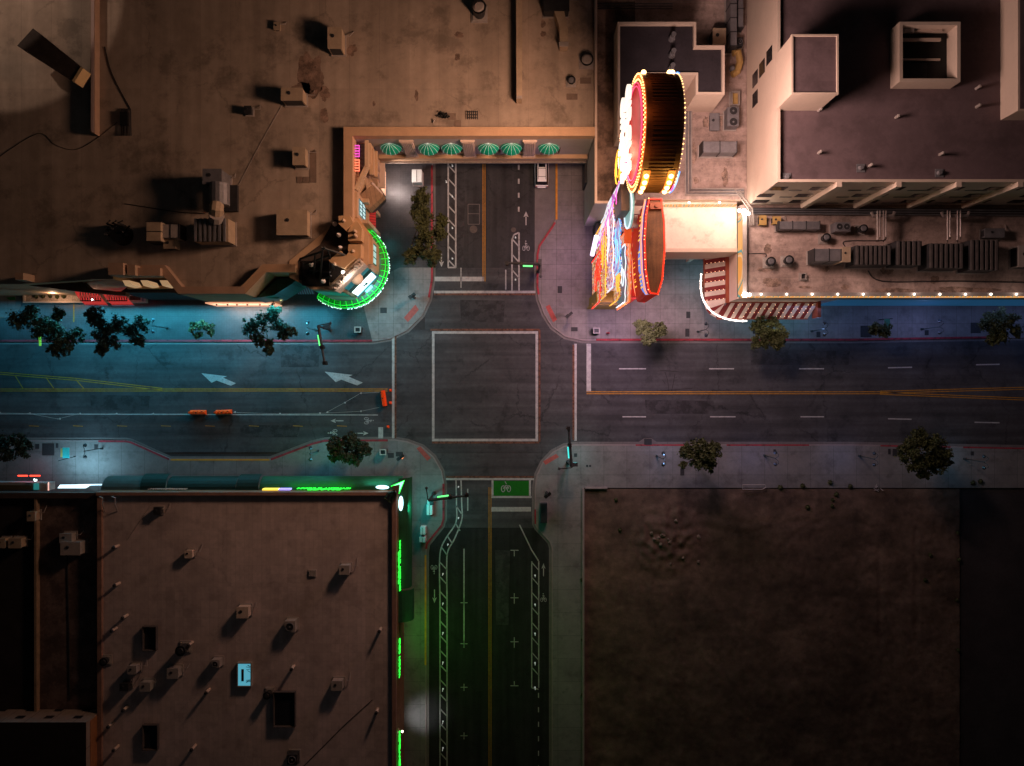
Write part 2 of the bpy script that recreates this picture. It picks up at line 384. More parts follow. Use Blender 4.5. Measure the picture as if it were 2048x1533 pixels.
# lighter/darker paving zones
pz = MB(); q = P([(722, 590), (745, 683), (780, 677), (815, 660), (845, 630), (858, 600), (864, 570), (864, 536), (800, 536), (745, 560)])
pz.add([(*p, ZP + .004) for p in q], [tuple(range(len(q)))]); struct(pz, 'corner_brick_paving', CONC)
pz = MB(); q = P([(1069, 1086), (1069, 1900), (1164, 1900), (1164, 1075), (1080, 1075)])
# dirt lot
dl = MB(); nx, ny = 230, 190
TRK = [[W(*p).xy for p in curve(q, 6)] for q in ([(1560, 1095), (1620, 1050), (1690, 1040), (1750, 1060)], [(1290, 1035), (1400, 1030), (1480, 1045), (1560, 1040)], [(1400, 1050), (1480, 1068), (1560, 1050), (1620, 1040)], [(1757, 1100), (1760, 1290)], [(1830, 1060), (1832, 1280)])]
def trk(x, y):
    v = Vector((x, y)); h = 0
    for t in TRK:
        for a, b in zip(t, t[1:]):
            ab = b - a; u = max(0, min(1, (v - a).dot(ab) / max(1e-6, ab.length_squared))); d = (v - a - ab * u).length
            if d < .5: h = max(h, 1 - d / .5)
    return h
x0, y0 = W(1168, 978)[:2]; x1, y1 = W(1918, 1900)[:2]
vs = []; fs = []
for j in range(ny + 1):
    for i in range(nx + 1):
        x = x0 + (x1 - x0) * i / nx; y = y0 + (y1 - y0) * j / ny
        hh = .05 + .06 * noise.noise(Vector((x * .35, y * .35, 0))) + .05 * noise.noise(Vector((x * 1.3, y * 1.3, 3)))
        d = (Vector((x, y)) - W(1335, 1075).xy).length
        hh += .62 * max(0, 1 - d / 5.5) * (1 + noise.noise(Vector((x * 1.1, y * 1.1, 5)))) + .09
        if y > -38: hh -= .07 * trk(x, y)
        xr = (x - W(1880, 0).x)
        if abs(xr) < 6: hh += .03 * math.sin(y * 9 + 2 * noise.noise(Vector((x * .6, y * .6, 1))) * 3) * (1 - abs(xr) / 6)
        vs.append((x, y, hh))
for j in range(ny):
    for i in range(nx):
        a = j * (nx + 1) + i; fs.append((a, a + 1, a + nx + 2, a + nx + 1))
dl.add(vs, fs); o = struct(dl, 'dirt_lot', DIRT)
for p in o.data.polygons: p.use_smooth = True
struct(MB().add([(*W(1920, 982)[:2], -.02), (*W(1920, 1900)[:2], -.02), (*W(2500, 1900)[:2], -.02), (*W(2500, 982)[:2], -.02)], [(0, 1, 2, 3)]), 'far_lot', ASPH_OLD)
o = tag(MB().prism(P([(1164, 976), (1168, 976), (1168, 1900), (1164, 1900)]), 0, .55).build('low_wall', KERB), 'long thin low kerb wall along the left edge of the dirt lot', 'low wall')
o = tag(MB().prism(P([(1170, 974), (1214, 974), (1214, 977), (1170, 977)]), 0, .5).build('low_wall', KERB), 'short low wall at the upper left corner of the dirt lot', 'low wall')

# ------------------------------------------------------------------ road markings
wm = MB(); ym = MB(); Z1 = .010
def L(mb, pts, wpx): mb.band(P(pts), wpx / 14.8, Z1)
L(wm, [(867, 661.5), (867, 881)], 5); L(wm, [(864.5, 664), (1075, 664)], 5); L(wm, [(1073, 661.5), (1073, 881)], 5)
wm = MB()
wm.add([(*p, Z1) for p in P([(864, 663), (1076, 663), (1076, 883), (864, 883)])] + [(*p, Z1) for p in P([(869, 668), (1071, 668), (1071, 878), (869, 878)])],
       [(0, 1, 5, 4), (1, 2, 6, 5), (2, 3, 7, 6), (3, 0, 4, 7)])
L(wm, [(868, 584.5), (1071, 584.5)], 5); L(wm, [(786.5, 670), (786.5, 877)], 5); L(wm, [(1151, 688), (1151, 882)], 5)
L(wm, [(892, 958.5), (1068, 958.5)], 4.5); L(wm, [(869, 558.5), (968, 558.5)], 9); L(wm, [(1177.5, 688), (1177.5, 783)], 9)
L(wm, [(761.5, 855), (761.5, 877)], 9.5); L(wm, [(982, 1019), (1062, 1019)], 9); L(wm, [(983, 994.5), (1063, 994.5)], 4)
L(wm, [(985, 961), (985, 992)], 4); L(wm, [(1060, 961), (1060, 992)], 4)
L(wm, [(1011.5, 540), (1011.5, 580)], 2.5); L(wm, [(922, 536), (922, 576)], 2)
L(wm, [(-100, 828), (756, 830.5)], 2.0); L(wm, [(935.5, 978), (935.5, 1022)], 2.4); L(wm, [(928, 1098), (928, 1296)], 2.6)
for yy in list(range(330, 440, 28)): L(wm, [(1037.5, yy), (1037.5, yy + 10)], 3.4)
for x0_, x1_, y_ in ((1238, 1292, 738), (1418, 1468, 738), (1598, 1648, 738), (1776, 1824, 736), (1952, 1999, 730),
                     (1245, 1292, 834), (1420, 1471, 834), (1601, 1648, 834), (1776, 1823, 838), (1949, 1999, 845)):
    L(wm, [(x0_, y_), (x1_, y_ - (1 if y_ < 800 else -1) * (x0_ > 1700))], 2.4)
def ladder(x0, x1, y0, y1, step, up=False, w_=3, first=None):
    L(wm, [(x0, y0), (x0, y1)], w_); L(wm, [(x1, y0), (x1, y1)], w_)
    yy = first if first else y0
    while yy < y1 - 12:
        L(wm, [(x0, yy), (x1, yy + 16)], w_ * .85); yy += step
ladder(896.5, 911.5, 250, 536, 27); L(wm, [(896, 535.5), (912, 535.5)], 3)
ladder(1024, 1038, 478, 582, 31); L(wm, [(1024, 480), (1028, 470), (1038, 465.5), (1038, 480)], 3)
ladder(1063.5, 1077.5, 1123, 1376, 30, w_=2.2, first=1095 + 30); L(wm, [(1039, 1050), (1063, 1100), (1077, 1122)], 2.4); L(wm, [(1063, 1376), (1077, 1379)], 2.4)
for yy in range(1386, 1600, 29): L(wm, [(1077, yy), (1077, yy + 10)], 2)
def curve(pts, n=5):                              # Catmull-Rom
    out = []
    q = [pts[0]] + list(pts) + [pts[-1]]
    for i in range(1, len(q) - 2):
        for t in range(n):
            t /= n
            out.append(tuple(.5 * ((2 * q[i][k]) + (-q[i - 1][k] + q[i + 1][k]) * t + (2 * q[i - 1][k] - 5 * q[i][k] + 4 * q[i + 1][k] - q[i + 2][k]) * t * t + (-q[i - 1][k] + 3 * q[i][k] - 3 * q[i + 1][k] + q[i + 2][k]) * t ** 3) for k in range(2)))
    return out + [pts[-1]]
LA = curve([(912, 961), (913, 1010), (912, 1045), (893, 1075), (882, 1098), (879, 1130), (880, 1200)]) + [(880, 1600)]
LB = curve([(922, 961), (923.5, 1010), (923.5, 1040), (909, 1078), (896, 1102), (893.5, 1130), (894, 1200)]) + [(894, 1600)]
L(wm, LA, 2.6); L(wm, LB, 2.6)
for a, b in (((912, 1012), (923, 1028)), ((911, 1047), (920, 1062)), ((895, 1073), (905, 1088)), ((884, 1096), (895, 1112))): L(wm, [a, b], 2.4)
yy = 1125
while yy < 1560: L(wm, [(880, yy), (894, yy + 15)], 2.4); yy += 29.3
for yy in (1206, 1288, 1375, 1472): L(wm, [(921, yy + 83 - 83), (935, yy)], 1.6); L(wm, [(928, yy - 7), (928, yy + 7)], 1.6)
for yy, k in ((1101, 1), (1196, 0), (1284, 0), (1372, 2)):
    L(wm, [(1021, yy), (1037, yy)], 1.6); L(wm, [(1028.5, yy - (9 if k != 1 else 0)), (1028.5, yy + (12 if k != 2 else 0))], 1.6)
# lane arrows (straight) and bicycle symbols
def arrow(mb, cx, cy, dx, dy, ln, wd):
    d = Vector((dx, dy)).normalized(); n_ = Vector((-d.y, d.x)); c = Vector((cx, cy))
    tail = c - d * ln / 2; neck = c + d * ln * .12; tip = c + d * ln / 2
    L(mb, [tuple(tail), tuple(neck)], wd * .22)
    q = P([tuple(neck + n_ * wd / 2 - d * 1), tuple(tip), tuple(neck - n_ * wd / 2 - d * 1), tuple(neck + d * 1.5)])
    mb.add([(*p, Z1) for p in q], [(0, 1, 3), (3, 1, 2)])
arrow(wm, 1052, 437, 0, -1, 28, 10); arrow(wm, 883, 521, 0, 1, 26, 10)
arrow(wm, 674, 842, -1, 0, 26, 9); arrow(wm, 724, 867, 1, 0, 26, 9)
arrow(wm, 869, 1193, 0, 1, 27, 9); arrow(wm, 1087, 1140, 0, -1, 26, 8)
def bike(mb, cx, cy, ang, s=1.0, rider=True):
    ca, sa = math.cos(ang), math.sin(ang)
    def T(x, y): return (cx + (ca * x - sa * y) * s, cy + (sa * x + ca * y) * s)
    for sx in (-4.2, 4.2):
        pts = [T(sx + 2.6 * math.cos(t * math.pi / 6), 4.6 * math.sin(t * math.pi / 6)) for t in range(13)]; L(mb, pts, 1.1 * s)
    L(mb, [T(-4.2, 0), T(-1, -5), T(2.4, -4.5), T(4.2, 0)], 1.0 * s); L(mb, [T(-1, -5), T(.6, 0), T(2.4, -4.5)], 1.0 * s)
    if rider:
        L(mb, [T(0, -5), T(-1.5, -11), T(2.5, -8)], 1.8 * s); L(mb, [T(-.5, -13), T(-.5, -15.2)], 2.2 * s)
bike(wm, 1052, 497, 0); bike(wm, 733, 842, math.pi / 2 * 1, .95); bike(wm, 670, 866, -math.pi / 2, .95)
bike(wm, 868, 1135, math.pi, .9); bike(wm, 1087, 1200, 0, .85); bike(wm, 1012, 980, 0, 1.25, False); L(wm, [(1010, 964), (1013, 972), (1009, 972)], 1.2)
struct(wm, 'white_road_markings', WHITE)
ta = MB()
for (x, y, s) in ((437, 759, 1.0), (687, 757, 1.1)):
    pts = [(-33, -12), (5, -8), (18, -7), (11, -3.5), (34, 6), (24, 12), (-1, 2), (-13, 7), (-20, 0)]
    pts = [(-34, -12), (-4, -8.5), (17, -6), (9, -3), (35, 8), (25, 13), (-4, 2.5), (-14, 7)]
    q = P([(x + a * s, y + b * s) for a, b in pts]); ta.add([(*p, Z1) for p in q], [tuple(range(len(q)))])
struct(ta, 'merge_arrows', WHITE)
for yo in (-2, 2):
    L(ym, [(-200, 780.5 + yo), (775, 780.5 + yo)], 1.7)
    L(ym, [(1173, 786 + yo), (1760, 786 + yo)], 1.7)
    L(ym, [(1760, 785 + yo), (2048, 777 + yo), (2300, 772 + yo)], 1.7); L(ym, [(1760, 787 + yo), (2048, 798.5 + yo), (2300, 806 + yo)], 1.7)
    L(ym, [(-200, 733 + yo), (0, 747 + yo), (150, 759 + yo), (325, 779 + yo)], 1.5)
    L(ym, [(968 + yo, -100), (968 + yo, 563)], 1.7); L(ym, [(980 + yo, 975), (980 + yo, 1900)], 1.5)
for a in (30, 92, 152): L(ym, [(a, 749 + a * .07), (a + 17, 779)], 1.8)
for x in range(58, 700, 88): L(ym, [(x, 852), (x + 20, 853)], 1.3)
struct(ym, 'yellow_road_markings', YEL)
struct(MB().add([(*p, Z1 + .001) for p in P([(987, 962), (1058, 962), (1058, 992), (987, 992)])], [(0, 1, 2, 3)]), 'green_bike_box', GREENP)
bk = MB(); Z1 = .016; bike(bk, 1012, 978, 0, 1.35, False); L(bk, [(1010, 963), (1013, 969)], 1.2); struct(bk, 'bike_box_symbol', WHITE); Z1 = .010
# faded orange staining bands around the crossing
ob = MB(); ORB = mat('faded_orange_paint', (.16, .07, .045), .9, .4, 3, stain=(2, .5, .42))
for pts in ([(868, 589), (1071, 589)], [(1079, 660), (1079, 884)], [(864, 885.5), (1078, 885.5)], [(791, 672), (791, 877)], [(861, 660), (1079, 660)], [(892, 954.5), (1068, 954.5)], [(1147, 690), (1147, 880)]):
    ob.band(P(pts), 4 / 14.8, .013)
struct(ob, 'faded_crossing_edges', ORB)
sk = MB()
for pts in ([(1330, 745), (1335, 760), (1338, 785)], [(1350, 748), (1346, 770), (1343, 783)], [(1320, 741), (1357, 744)], [(1325, 760), (1330, 768)], [(1315, 783), (1385, 777)]): sk.band(P(pts), .1, .008)
struct(sk, 'skid_marks', mat('skid_dark', (.03, .028, .028), .9, .2, 4))
pa = MB()
for x0_, y0_, x1_, y1_ in ((560, 690, 640, 735), (1290, 800, 1420, 828), (180, 790, 300, 820), (1500, 700, 1700, 730), (920, 600, 1010, 645), (905, 380, 930, 520), (480, 850, 600, 875), (990, 1100, 1020, 1250)):
    pa.add([(*p, .0075) for p in P([(x0_, y0_), (x1_, y0_ + 2), (x1_ - 3, y1_), (x0_ + 2, y1_)])], [(0, 1, 2, 3)])
struct(pa, 'asphalt_patches', mat('asphalt_patch', (.046, .045, .049), .9, .3, .6, .3, stain=(.8, .6, .45)))
# sealed cuts, patches, covers in the road
pt = MB()
for x0_, y0_, x1_, y1_ in ((936, 409, 959, 409), (936, 449, 959, 449), (936, 428, 959, 428)): L(pt, [(x0_, y0_), (x1_, y1_)], 1)
L(pt, [(936, 409), (936, 449)], 1); L(pt, [(959, 409), (959, 449)], 1)
struct(pt, 'utility_cover_outline', GUT)
mh = MB(); 
for x, y, r in ((947, 459, .52), (1027, 460, .33), (1298, 800, .0)):
    if r: mh.cyl(W(x, y)[:2], r, r, .004, .012)
struct(mh, 'manhole_covers', mat('iron_cover', (.09, .075, .07), .7, .3, 3))

# ------------------------------------------------------------------ generic rooftop pieces
def rim(mb, poly, w_, z0, z1):                    # raised border following the inside of a polygon
    n = len(poly); a = sum(poly[i][0] * poly[(i + 1) % n][1] - poly[(i + 1) % n][0] * poly[i][1] for i in range(n))
    if a < 0: poly = poly[::-1]
    ins = []
    for i in range(n):
        p0, p1, p2 = Vector(poly[i - 1]), Vector(poly[i]), Vector(poly[(i + 1) % n])
        d1 = (p1 - p0).normalized(); d2 = (p2 - p1).normalized()
        n1 = Vector((-d1.y, d1.x)); n2 = Vector((-d2.y, d2.x)); b = (n1 + n2); b = b / max(.3, b.dot(b)) * 2 if b.length > .01 else n1
        ins.append(p1 + b * w_)
    vs = [(p[0], p[1], z) for z in (z0, z1) for p in poly] + [(p.x, p.y, z) for z in (z0, z1) for p in ins]
    fs = []
    for i in range(n):
        j = (i + 1) % n
        fs += [(i, j, n + j, n + i), (2 * n + j, 2 * n + i, 3 * n + i, 3 * n + j), (n + i, n + j, 3 * n + j, 3 * n + i)]
    mb.add(vs, fs); return ins
def building(name, label, poly, z_roof, z_par, wall, roof, cap, pw=.5, cat='building'):
    c = Vector((sum(p[0] for p in poly) / len(poly), sum(p[1] for p in poly) / len(poly), 0))
    t = thing(name, label, cat, c)
    MB().prism(poly, 0, z_roof - .01).build('wall', wall, t)
    rf = MB(); rf.add([(p[0], p[1], z_roof) for p in poly], [tuple(range(len(poly)))]); r = rf.build('roof', roof, t)
    for p in r.data.polygons:
        if p.normal.z < 0: r.data.flip_normals(); break
    if z_par > z_roof:
        pm = MB(); rim(pm, poly, pw, z_roof - .0099, z_par); pm.build('parapet', cap, t)
    return t

# ======================================================== NW casino building with bridge over the street
ZR = 11.9; ZC = 13.0
NWpoly = P([(-300, 566), (30, 566), (160, 558), (172, 556), (216, 556), (216, 545), (322, 545), (356, 588), (490, 588), (532, 545), (590, 545), (662, 575), (722, 520), (724, 470), (705, 440), (705, 272)], ZC)
NWpoly += [(9.75, 29.07), (9.75, 70), (-95, 70)]
nw = thing('casino_building', 'large casino building with a wide tan roof that bridges the upper street', 'building', (-30, 35, 0))
south_part = [p for p in NWpoly[:16]]
main = south_part + [(south_part[15][0], 70), (-95, 70)]
MB().prism(main, 0, ZR - .02).build('wall', TAN, nw)
MB().prism([(south_part[15][0] + .001, 29.07), (9.7, 29.07), (9.7, 70), (south_part[15][0] + .001, 70)], 4.1, ZR - .02).build('bridge', WALLG, nw)
rf = MB().add([(p[0], p[1], ZR) for p in NWpoly], [tuple(range(len(NWpoly)))]).build('roof', ROOF, nw)
cp = MB(); rim(cp, NWpoly, .0, ZR - .015, ZC - .001)
cp = MB()
def strip(mb, pts, wd, z0, z1):                   # parapet strip on the left side of each segment
    pts = [Vector(p) for p in pts]
    def nn(a, b): d = (b - a).normalized(); return Vector((-d.y, d.x))
    ins = []
    for i in range(len(pts)):
        ns = []
        if i > 0: ns.append(nn(pts[i - 1], pts[i]))
        if i < len(pts) - 1: ns.append(nn(pts[i], pts[i + 1]))
        b = sum(ns, Vector((0, 0))); b = b / b.dot(b) * (2 if len(ns) == 2 else 1) if len(ns) == 2 else ns[0]
        ins.append(pts[i] + b * wd)
    for i in range(len(pts) - 1):
        mb.prism([tuple(pts[i]), tuple(pts[i + 1]), tuple(ins[i + 1]), tuple(ins[i])], z0, z1)
strip(cp, south_part[5:9], .85, ZR - .015, ZC); cp.build('parapet', CAP, nw, fix=True)
cp = MB(); strip(cp, [south_part[14], south_part[15], (9.75, 29.07)], 1.05, ZR - .015, ZC); strip(cp, [south_part[8], south_part[9], south_part[10]], .95, ZR - .015, ZC - .01)
cp.build('parapet', mat('tan_cap', (.50, .31, .19), .75, .12, .6), nw)
# bridge face: cornice, pilasters, under-beam with lamps, shell awnings
MB().box(-17, 9.6, 28.72, 29.065, 4.1, 5.9).box(-17, 9.6, 28.55, 28.72, 5.5, 5.95).build('cornice', TAN, nw)
MB().box(-17, 9.6, 28.5, 28.715, 3.85, 4.25).build('soffit_trim', mat('stone_trim', (.30, .25, .21), .8, .4, 3), nw)
for px in (817, 937, 1059, ):
    x = (px - 1024) * .905 / 14.8
    m = MB(); m.box(x - .72, x + .72, 28.75, 29.06, 5.96, 11.4)
    for k in range(6): m.tube([(x - .55 + k * .22, 28.72, 6.1), (x - .55 + k * .22, 28.72, 11.2)], .055, 5)
    m.box(x - .85, x + .85, 28.8, 29.05, 11.41, 11.6).box(x - .85, x + .85, 28.65, 29.05, 5.96, 6.2)
    m.build('pilaster', CREAM, nw)
DOT_STR = glow('coloured_string', (.5, .6, .55), .45)
for i, px in enumerate((781, 857, 903, 977, 1023, 1098)):
    c = Vector(((px - 1024) * .905 / 14.8, 29.05, 8.9)); m = MB(); rb = MB(); vs = []; fs = []; nA, nB = 14, 7
    for b in range(nB + 1):
        t = math.pi / 2 * b / nB
        for a in range(nA + 1):
            u = math.pi * a / nA; r_ = math.cos(t)
            vs.append(c + Vector((-1.3 * math.cos(u) * r_, -(1.0 + .08 * math.sin(i * 2.1)) * math.sin(u) * r_, (1.42 + .1 * math.cos(i * 1.7)) * math.sin(t))) + Vector((.03 * math.sin(a * 2.3 + i), 0, .04 * math.sin(a * 3.1 + i * 2))))
    for b in range(nB):
        for a in range(nA): k = b * (nA + 1) + a; fs.append((k, k + 1, k + nA + 2, k + nA + 1))
    m.add(vs, fs)
    aw = m.build('shell_awning', GRN_DOME, nw, fix=False)
    for a in range(1, nA, 2):
        u = math.pi * a / nA
        rb.tube([c + Vector((-1.33 * math.cos(u) * math.cos(t), -1.08 * math.sin(u) * math.cos(t), 1.53 * math.sin(t))) for t in [math.pi / 2 * k / 6 for k in range(7)]], .02, 4)
    rb.build('light_string', DOT_STR, aw)
    MB().box(c.x - 1.0, c.x + 1.45, 28.95, 29.062, 6.6, 8.7).build('window', WINDOW, nw)
bl = MB()
for px in (826, 943, 1059): bl.ball(W(px, 316.5, 4.2) + Vector((0, 0, 0)), .16)
each(bl, 'lamp', G_WARM, nw)
# facade along the upper street: terrace, balustrade, cornice, lit foot
FX = -17.05
xw = south_part[15][0]
fm = MB(); fm.prism([(xw + .001, 29.0), (FX - .0, 29.0), (FX, 26.6), (-17.95, 25.2), (xw + .001, 22.9)], 0, 10.7); fm.build('facade_block', TAN, nw)
MB().prism([(xw + .3, 28.9), (FX - .6, 28.9), (FX - .6, 26.3), (xw + .3, 23.8)], 10.701, 10.72).build('terrace', mat('terrace_floor', (.07, .055, .05), .8, .4, 1, grid=(1, 1, .02, .6)), nw)
def baluster_run(a, b, z, parent):
    a, b = Vector(a), Vector(b); d = b - a; n_ = int(d.length / .42)
    m = MB(); ang = math.atan2(d.y, d.x); mid = (a + b) / 2
    m.obox(mid, d.length + .3, .38, z, z + .18, ang); m.obox(mid, d.length + .3, .42, z + .85, z + 1.05, ang)
    for k in range(n_ + 1): p = a + d * (k / max(1, n_)); m.cyl(p, .11, .11, z + .18, z + .85, 6)
    m.build('balustrade', mat('stone_cream', (.55, .40, .27), .8, .1, 1), parent)
baluster_run((FX - .3, 28.8), (FX - .3, 25.9), 10.71, nw); baluster_run((FX - .42, 25.7), (-18.6, 23.25), 10.71, nw)
MB().box(FX - .25, FX + .55, 25.3, 28.45, 8.9, 9.3).box(FX - .25, FX + .25, 25.3, 28.45, 9.31, 10.2).build('cornice', TAN, nw)
m = MB(); m.box(FX - .3, FX + .62, 25.2, 28.4, 4.2, 4.5); m.build('sill_course', CREAM, nw)
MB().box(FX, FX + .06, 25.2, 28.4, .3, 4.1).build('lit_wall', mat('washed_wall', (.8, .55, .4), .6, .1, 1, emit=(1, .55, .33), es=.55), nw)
for k, yy in enumerate((27.9, 26.8, 25.7)):
    MB().ball((FX + .5, yy, 4.0), .13).build('sconce', METAL_D, nw)
for yy in (27.6, 26.2):
    m = MB()
    for q in range(3): m.tube([(FX + .1, yy - .5 + q * .3, 5.2), (FX + .25, yy - .5 + q * .3, 7.4), (FX + .1, yy - .5 + q * .3, 8.6)], .07, 5)
    m.build('bracket', CREAM, nw)
for y0_, mm in ((26.9, G_MAG), (25.2, glow('neon_salmon', (1, .22, .12), 1.3))):
    m = MB()
    for q in range(5): m.box(xw + .05, xw + .6, y0_ + q * .32, y0_ + q * .32 + .12, 11.9, 12.02)
    m.box(xw + .55, xw + .62, y0_, y0_ + 1.4, 11.9, 12.0)
    m.build('neon_sign', mm, nw)
# slanting bay below the terrace
bay = [W(702, 396, 9.5).xy, W(742, 364, 9.5).xy, W(768, 398, 7).xy, W(752, 420, 7).xy]
m = MB(); m.prism([tuple(W(703, 398, 9)[:2]), tuple(W(744, 366, 9)[:2]), tuple(W(766, 388, 7)[:2]), tuple(W(736, 418, 7)[:2])], 4.6, 7.0)
m.add([(*W(703, 397, 10)[:2], 9.2), (*W(743, 366, 10)[:2], 9.2), (*W(764, 388, 8)[:2], 7.01), (*W(734, 416, 8)[:2], 7.01)], [(3, 2, 1, 0)])
bo = m.build('bay', mat('bay_roof', (.34, .20, .11), .8, .25, 1, grid=(.5, 5, .03, .6)), nw)
m = MB(); a = W(764, 388, 7); b = W(734, 416, 7); m.tube([a, b], .22, 6); m.tube([W(743, 366, 9.3), a], .16, 6); m.tube([W(703, 397, 9.3), b], .16, 6); m.build('bay_moulding', CREAM, nw)
m = MB()
for k in range(26):
    t = k / 25; p = W(768, 397, 4).lerp(W(740, 419, 4), t); m.ball(p + Vector((random.uniform(-.25, .25), random.uniform(-.2, .2), random.uniform(-.2, .4))), .07, 5, 3)
m.build('string_lights', glow('string_green_gold', (.75, .9, .25), 2.2), nw)
MB().prism(P([(738, 416), (766, 390), (770, 398), (744, 423)], 5), 3.6, 4.55).build('bay_skirt', METAL_D, nw)

# window wall and corner tower
def wall_panel(mb, a, b, z0, z1, t=.08, u0=0., u1=1., out=.0):
    a, b = Vector(a), Vector(b); d = (b - a); n_ = Vector((d.y, -d.x)).normalized()
    p = a + d * u0 + n_ * out; q = a + d * u1 + n_ * out
    mb.prism([tuple(p), tuple(q), tuple(q + n_ * t), tuple(p + n_ * t)], z0, z1); return mb
MB().box(xw + .002, xw + .3, 19.75, 22.8, 0, 11.8).box(xw + .301, xw + 1.0, 19.75, 20.2, 0, 8.6).box(xw + .301, xw + 1.0, 22.3, 22.8, 0, 8.6).build('window_wall', TAN, nw)
m = MB(); m.box(xw + .31, xw + .36, 20.3, 22.2, 7.2, 10.8); wn = m.build('window', glow('window_teal', (.42, .72, .8), .75), nw)
m = MB()
for k in range(5): m.box(xw + .37, xw + .42, 20.27 + k * .46, 20.34 + k * .46, 7.1, 10.9)
for z in (7.15, 9.0, 10.75): m.box(xw + .37, xw + .43, 20.25, 22.25, z, z + .12)
m.build('window_frame', mat('teal_frame', (.03, .10, .11), .6, .1, 1), wn)
T8 = [(-18.7, 19.7), (-17.05, 17.5), (-17.05, 14.2), (-20.2, 10.95), (-23.9, 11.15), (-27.3, 14.6)]
tw = thing('corner_tower', 'tan octagonal corner tower over the round green lit canopy', 'tower', (-20.5, 15.5, 0))
cpoly = [tuple(W(683, 433, 13)[:2]), tuple(W(704, 432, 13)[:2])] + T8[:5] + [(-24.6, 13.4), (-22.2, 15.2), (-22.0, 19.2)]
MB().prism([(-19.9, 20.0)] + T8[:5] + [(-26.5, 12.6), (-26.5, 14.5)], .0, 12.0).build('wall', TAN, tw)
capm = mat('tower_cap', (.52, .32, .17), .75, .1, .8)
def capblk(pts, z0, z1):
    MB().prism(P(pts, z1), z0, z1).build('parapet_block', capm, tw)
capblk([(677, 432), (700, 432), (706, 446), (691, 461), (677, 448)], 12.06, 13.9)
capblk([(706, 444), (716, 444), (724, 458), (722, 482), (696, 482), (696, 463)], 12.06, 13.6)
capblk([(697, 489), (722, 489), (721, 515), (712, 520), (696, 503)], 12.06, 13.9)
m = MB(); a = W(713, 512, 14); b = W(664, 570, 14)
ent = P([(659, 522), (683, 503), (693, 513), (700, 505), (713, 517), (690, 538), (672, 530), (664, 527)], 14)
m.prism(ent, 12.06, 14.4); m.build('gable_roof', capm, tw)
for px, py, z in ((688, 442, 14), (710, 463, 14), (711, 472, 14), (707, 503, 14), (670, 528, 14.4)):
    p = W(px, py, z); MB().cyl(p, .22, .12, z - .3, z + .35, 10).ball(p + Vector((0, 0, .4)), .2).build('finial', mat('finial_stone', (.6, .42, .28), .7, .1, 1), tw)
MB().prism(P([(700, 440), (716, 470), (716, 512), (664, 566), (598, 560), (596, 522), (640, 490), (668, 440)], 12.05), 12.01, 12.05).build('roof', mat('tower_shade_deck', (.07, .05, .042), .9, .3, 1), tw)  # dark sheet paints the shade behind the tower parapet onto the roof
# entablature with relief + lit board (faces south east)
e0 = Vector((-17.9, 14.6)); e1 = Vector((-21.0, 11.5))
dd = (e1 - e0).normalized(); nd = Vector((-dd.y, dd.x))
if nd.dot(Vector((1, -1))) < 0: nd = -nd
def orient(u, v, out): p = e0 + dd * u + nd * out; return Vector((p.x, p.y, v))
m = MB(); Ln = (e1 - e0).length
a, b = W(717, 516, 14.2).xy, W(663, 573, 13.5).xy
dd2 = (b - a).normalized(); n2 = Vector((-dd2.y, dd2.x))
if n2.dot(Vector((1, -1))) < 0: n2 = -n2
q = [a, b, b + n2 * .9, a + n2 * .9]
m.prism([tuple(v) for v in q], 11.7, 13.9)
for k in range(14):
    p = a + dd2 * ((b - a).length * (k + .5) / 14) + n2 * .55
    m.obox(p, .22, .5, 13.9, 14.05 + .15 * (k % 3), math.atan2(dd2.y, dd2.x) + .3 * k); m.ball((p.x, p.y, 14.1), .18)
m.build('frieze', mat('ornate_frieze', (.7, .6, .52), .6, .4, 4, bump=.6), tw)
def face_quad(mb, u0, u1, z0, z1, out, th=.1):
    # on the SE face between T8[2] and T8[3]
    A = Vector(T8[2]); B = Vector(T8[3]); d = (B - A); n_ = Vector((-d.y, d.x)).normalized()
    if n_.dot(Vector((1, -1))) < 0: n_ = -n_
    p, q = A + d * u0 + n_ * out, A + d * u1 + n_ * out
    mb.prism([tuple(p), tuple(q), tuple(q + n_ * th), tuple(p + n_ * th)], z0, z1); return mb
face_quad(MB(), .1, .9, 6.2, 12.3, .0, .06).build('sign_bay', mat('teal_wall', (.05, .22, .24), .6, .2, 1, emit=(.02, .2, .24), es=.5), tw)
face_quad(MB(), .14, .88, 6.4, 9.6, .15, .3).build('lit_board', glow('board_white', (.75, .95, 1), 2.2), tw)
m = MB(); face_quad(m, .42, .5, 7.2, 8.2, .46, .03); face_quad(m, .52, .55, 7.0, 8.6, .46, .03); face_quad(m, .46, .62, 7.7, 7.85, .49, .03); m.build('emblem', BLACK, tw)
face_quad(face_quad(MB(), .08, .92, 5.9, 6.2, .1, .45), .08, .92, 9.9, 10.2, .1, .35).build('board_frame', mat('dark_teal_frame', (.02, .09, .10), .5, .1, 1), tw)
m = MB(); A = Vector(T8[2]); B = Vector(T8[3]); c = (A + B) / 2
m.ball((c.x + .2, c.y - .2, 11.9), .72, 14, 8, .55); m.build('shell_ornament', mat('shell_stone', (.7, .55, .42), .6, .1, 1), tw)
m = MB(); 
for p in (W(706, 541, 13.2), W(696, 553, 12.8), W(686, 545, 13.5)): m.ball(p, .2, 8, 6)
m.build('lamp', glow('tower_lamp', (1, .95, .85), 14), tw)
def face_gen(i, u0, u1, z0, z1, out, th):
    A = Vector(T8[i]); B = Vector(T8[i + 1]); d = B - A; n_ = Vector((d.y, -d.x)).normalized()
    if n_.dot(((A + B) / 2) - Vector((-21.5, 16))) < 0: n_ = -n_
    p, q = A + d * u0 + n_ * out, A + d * u1 + n_ * out
    return MB().prism([tuple(p), tuple(q), tuple(q + n_ * th), tuple(p + n_ * th)], z0, z1)
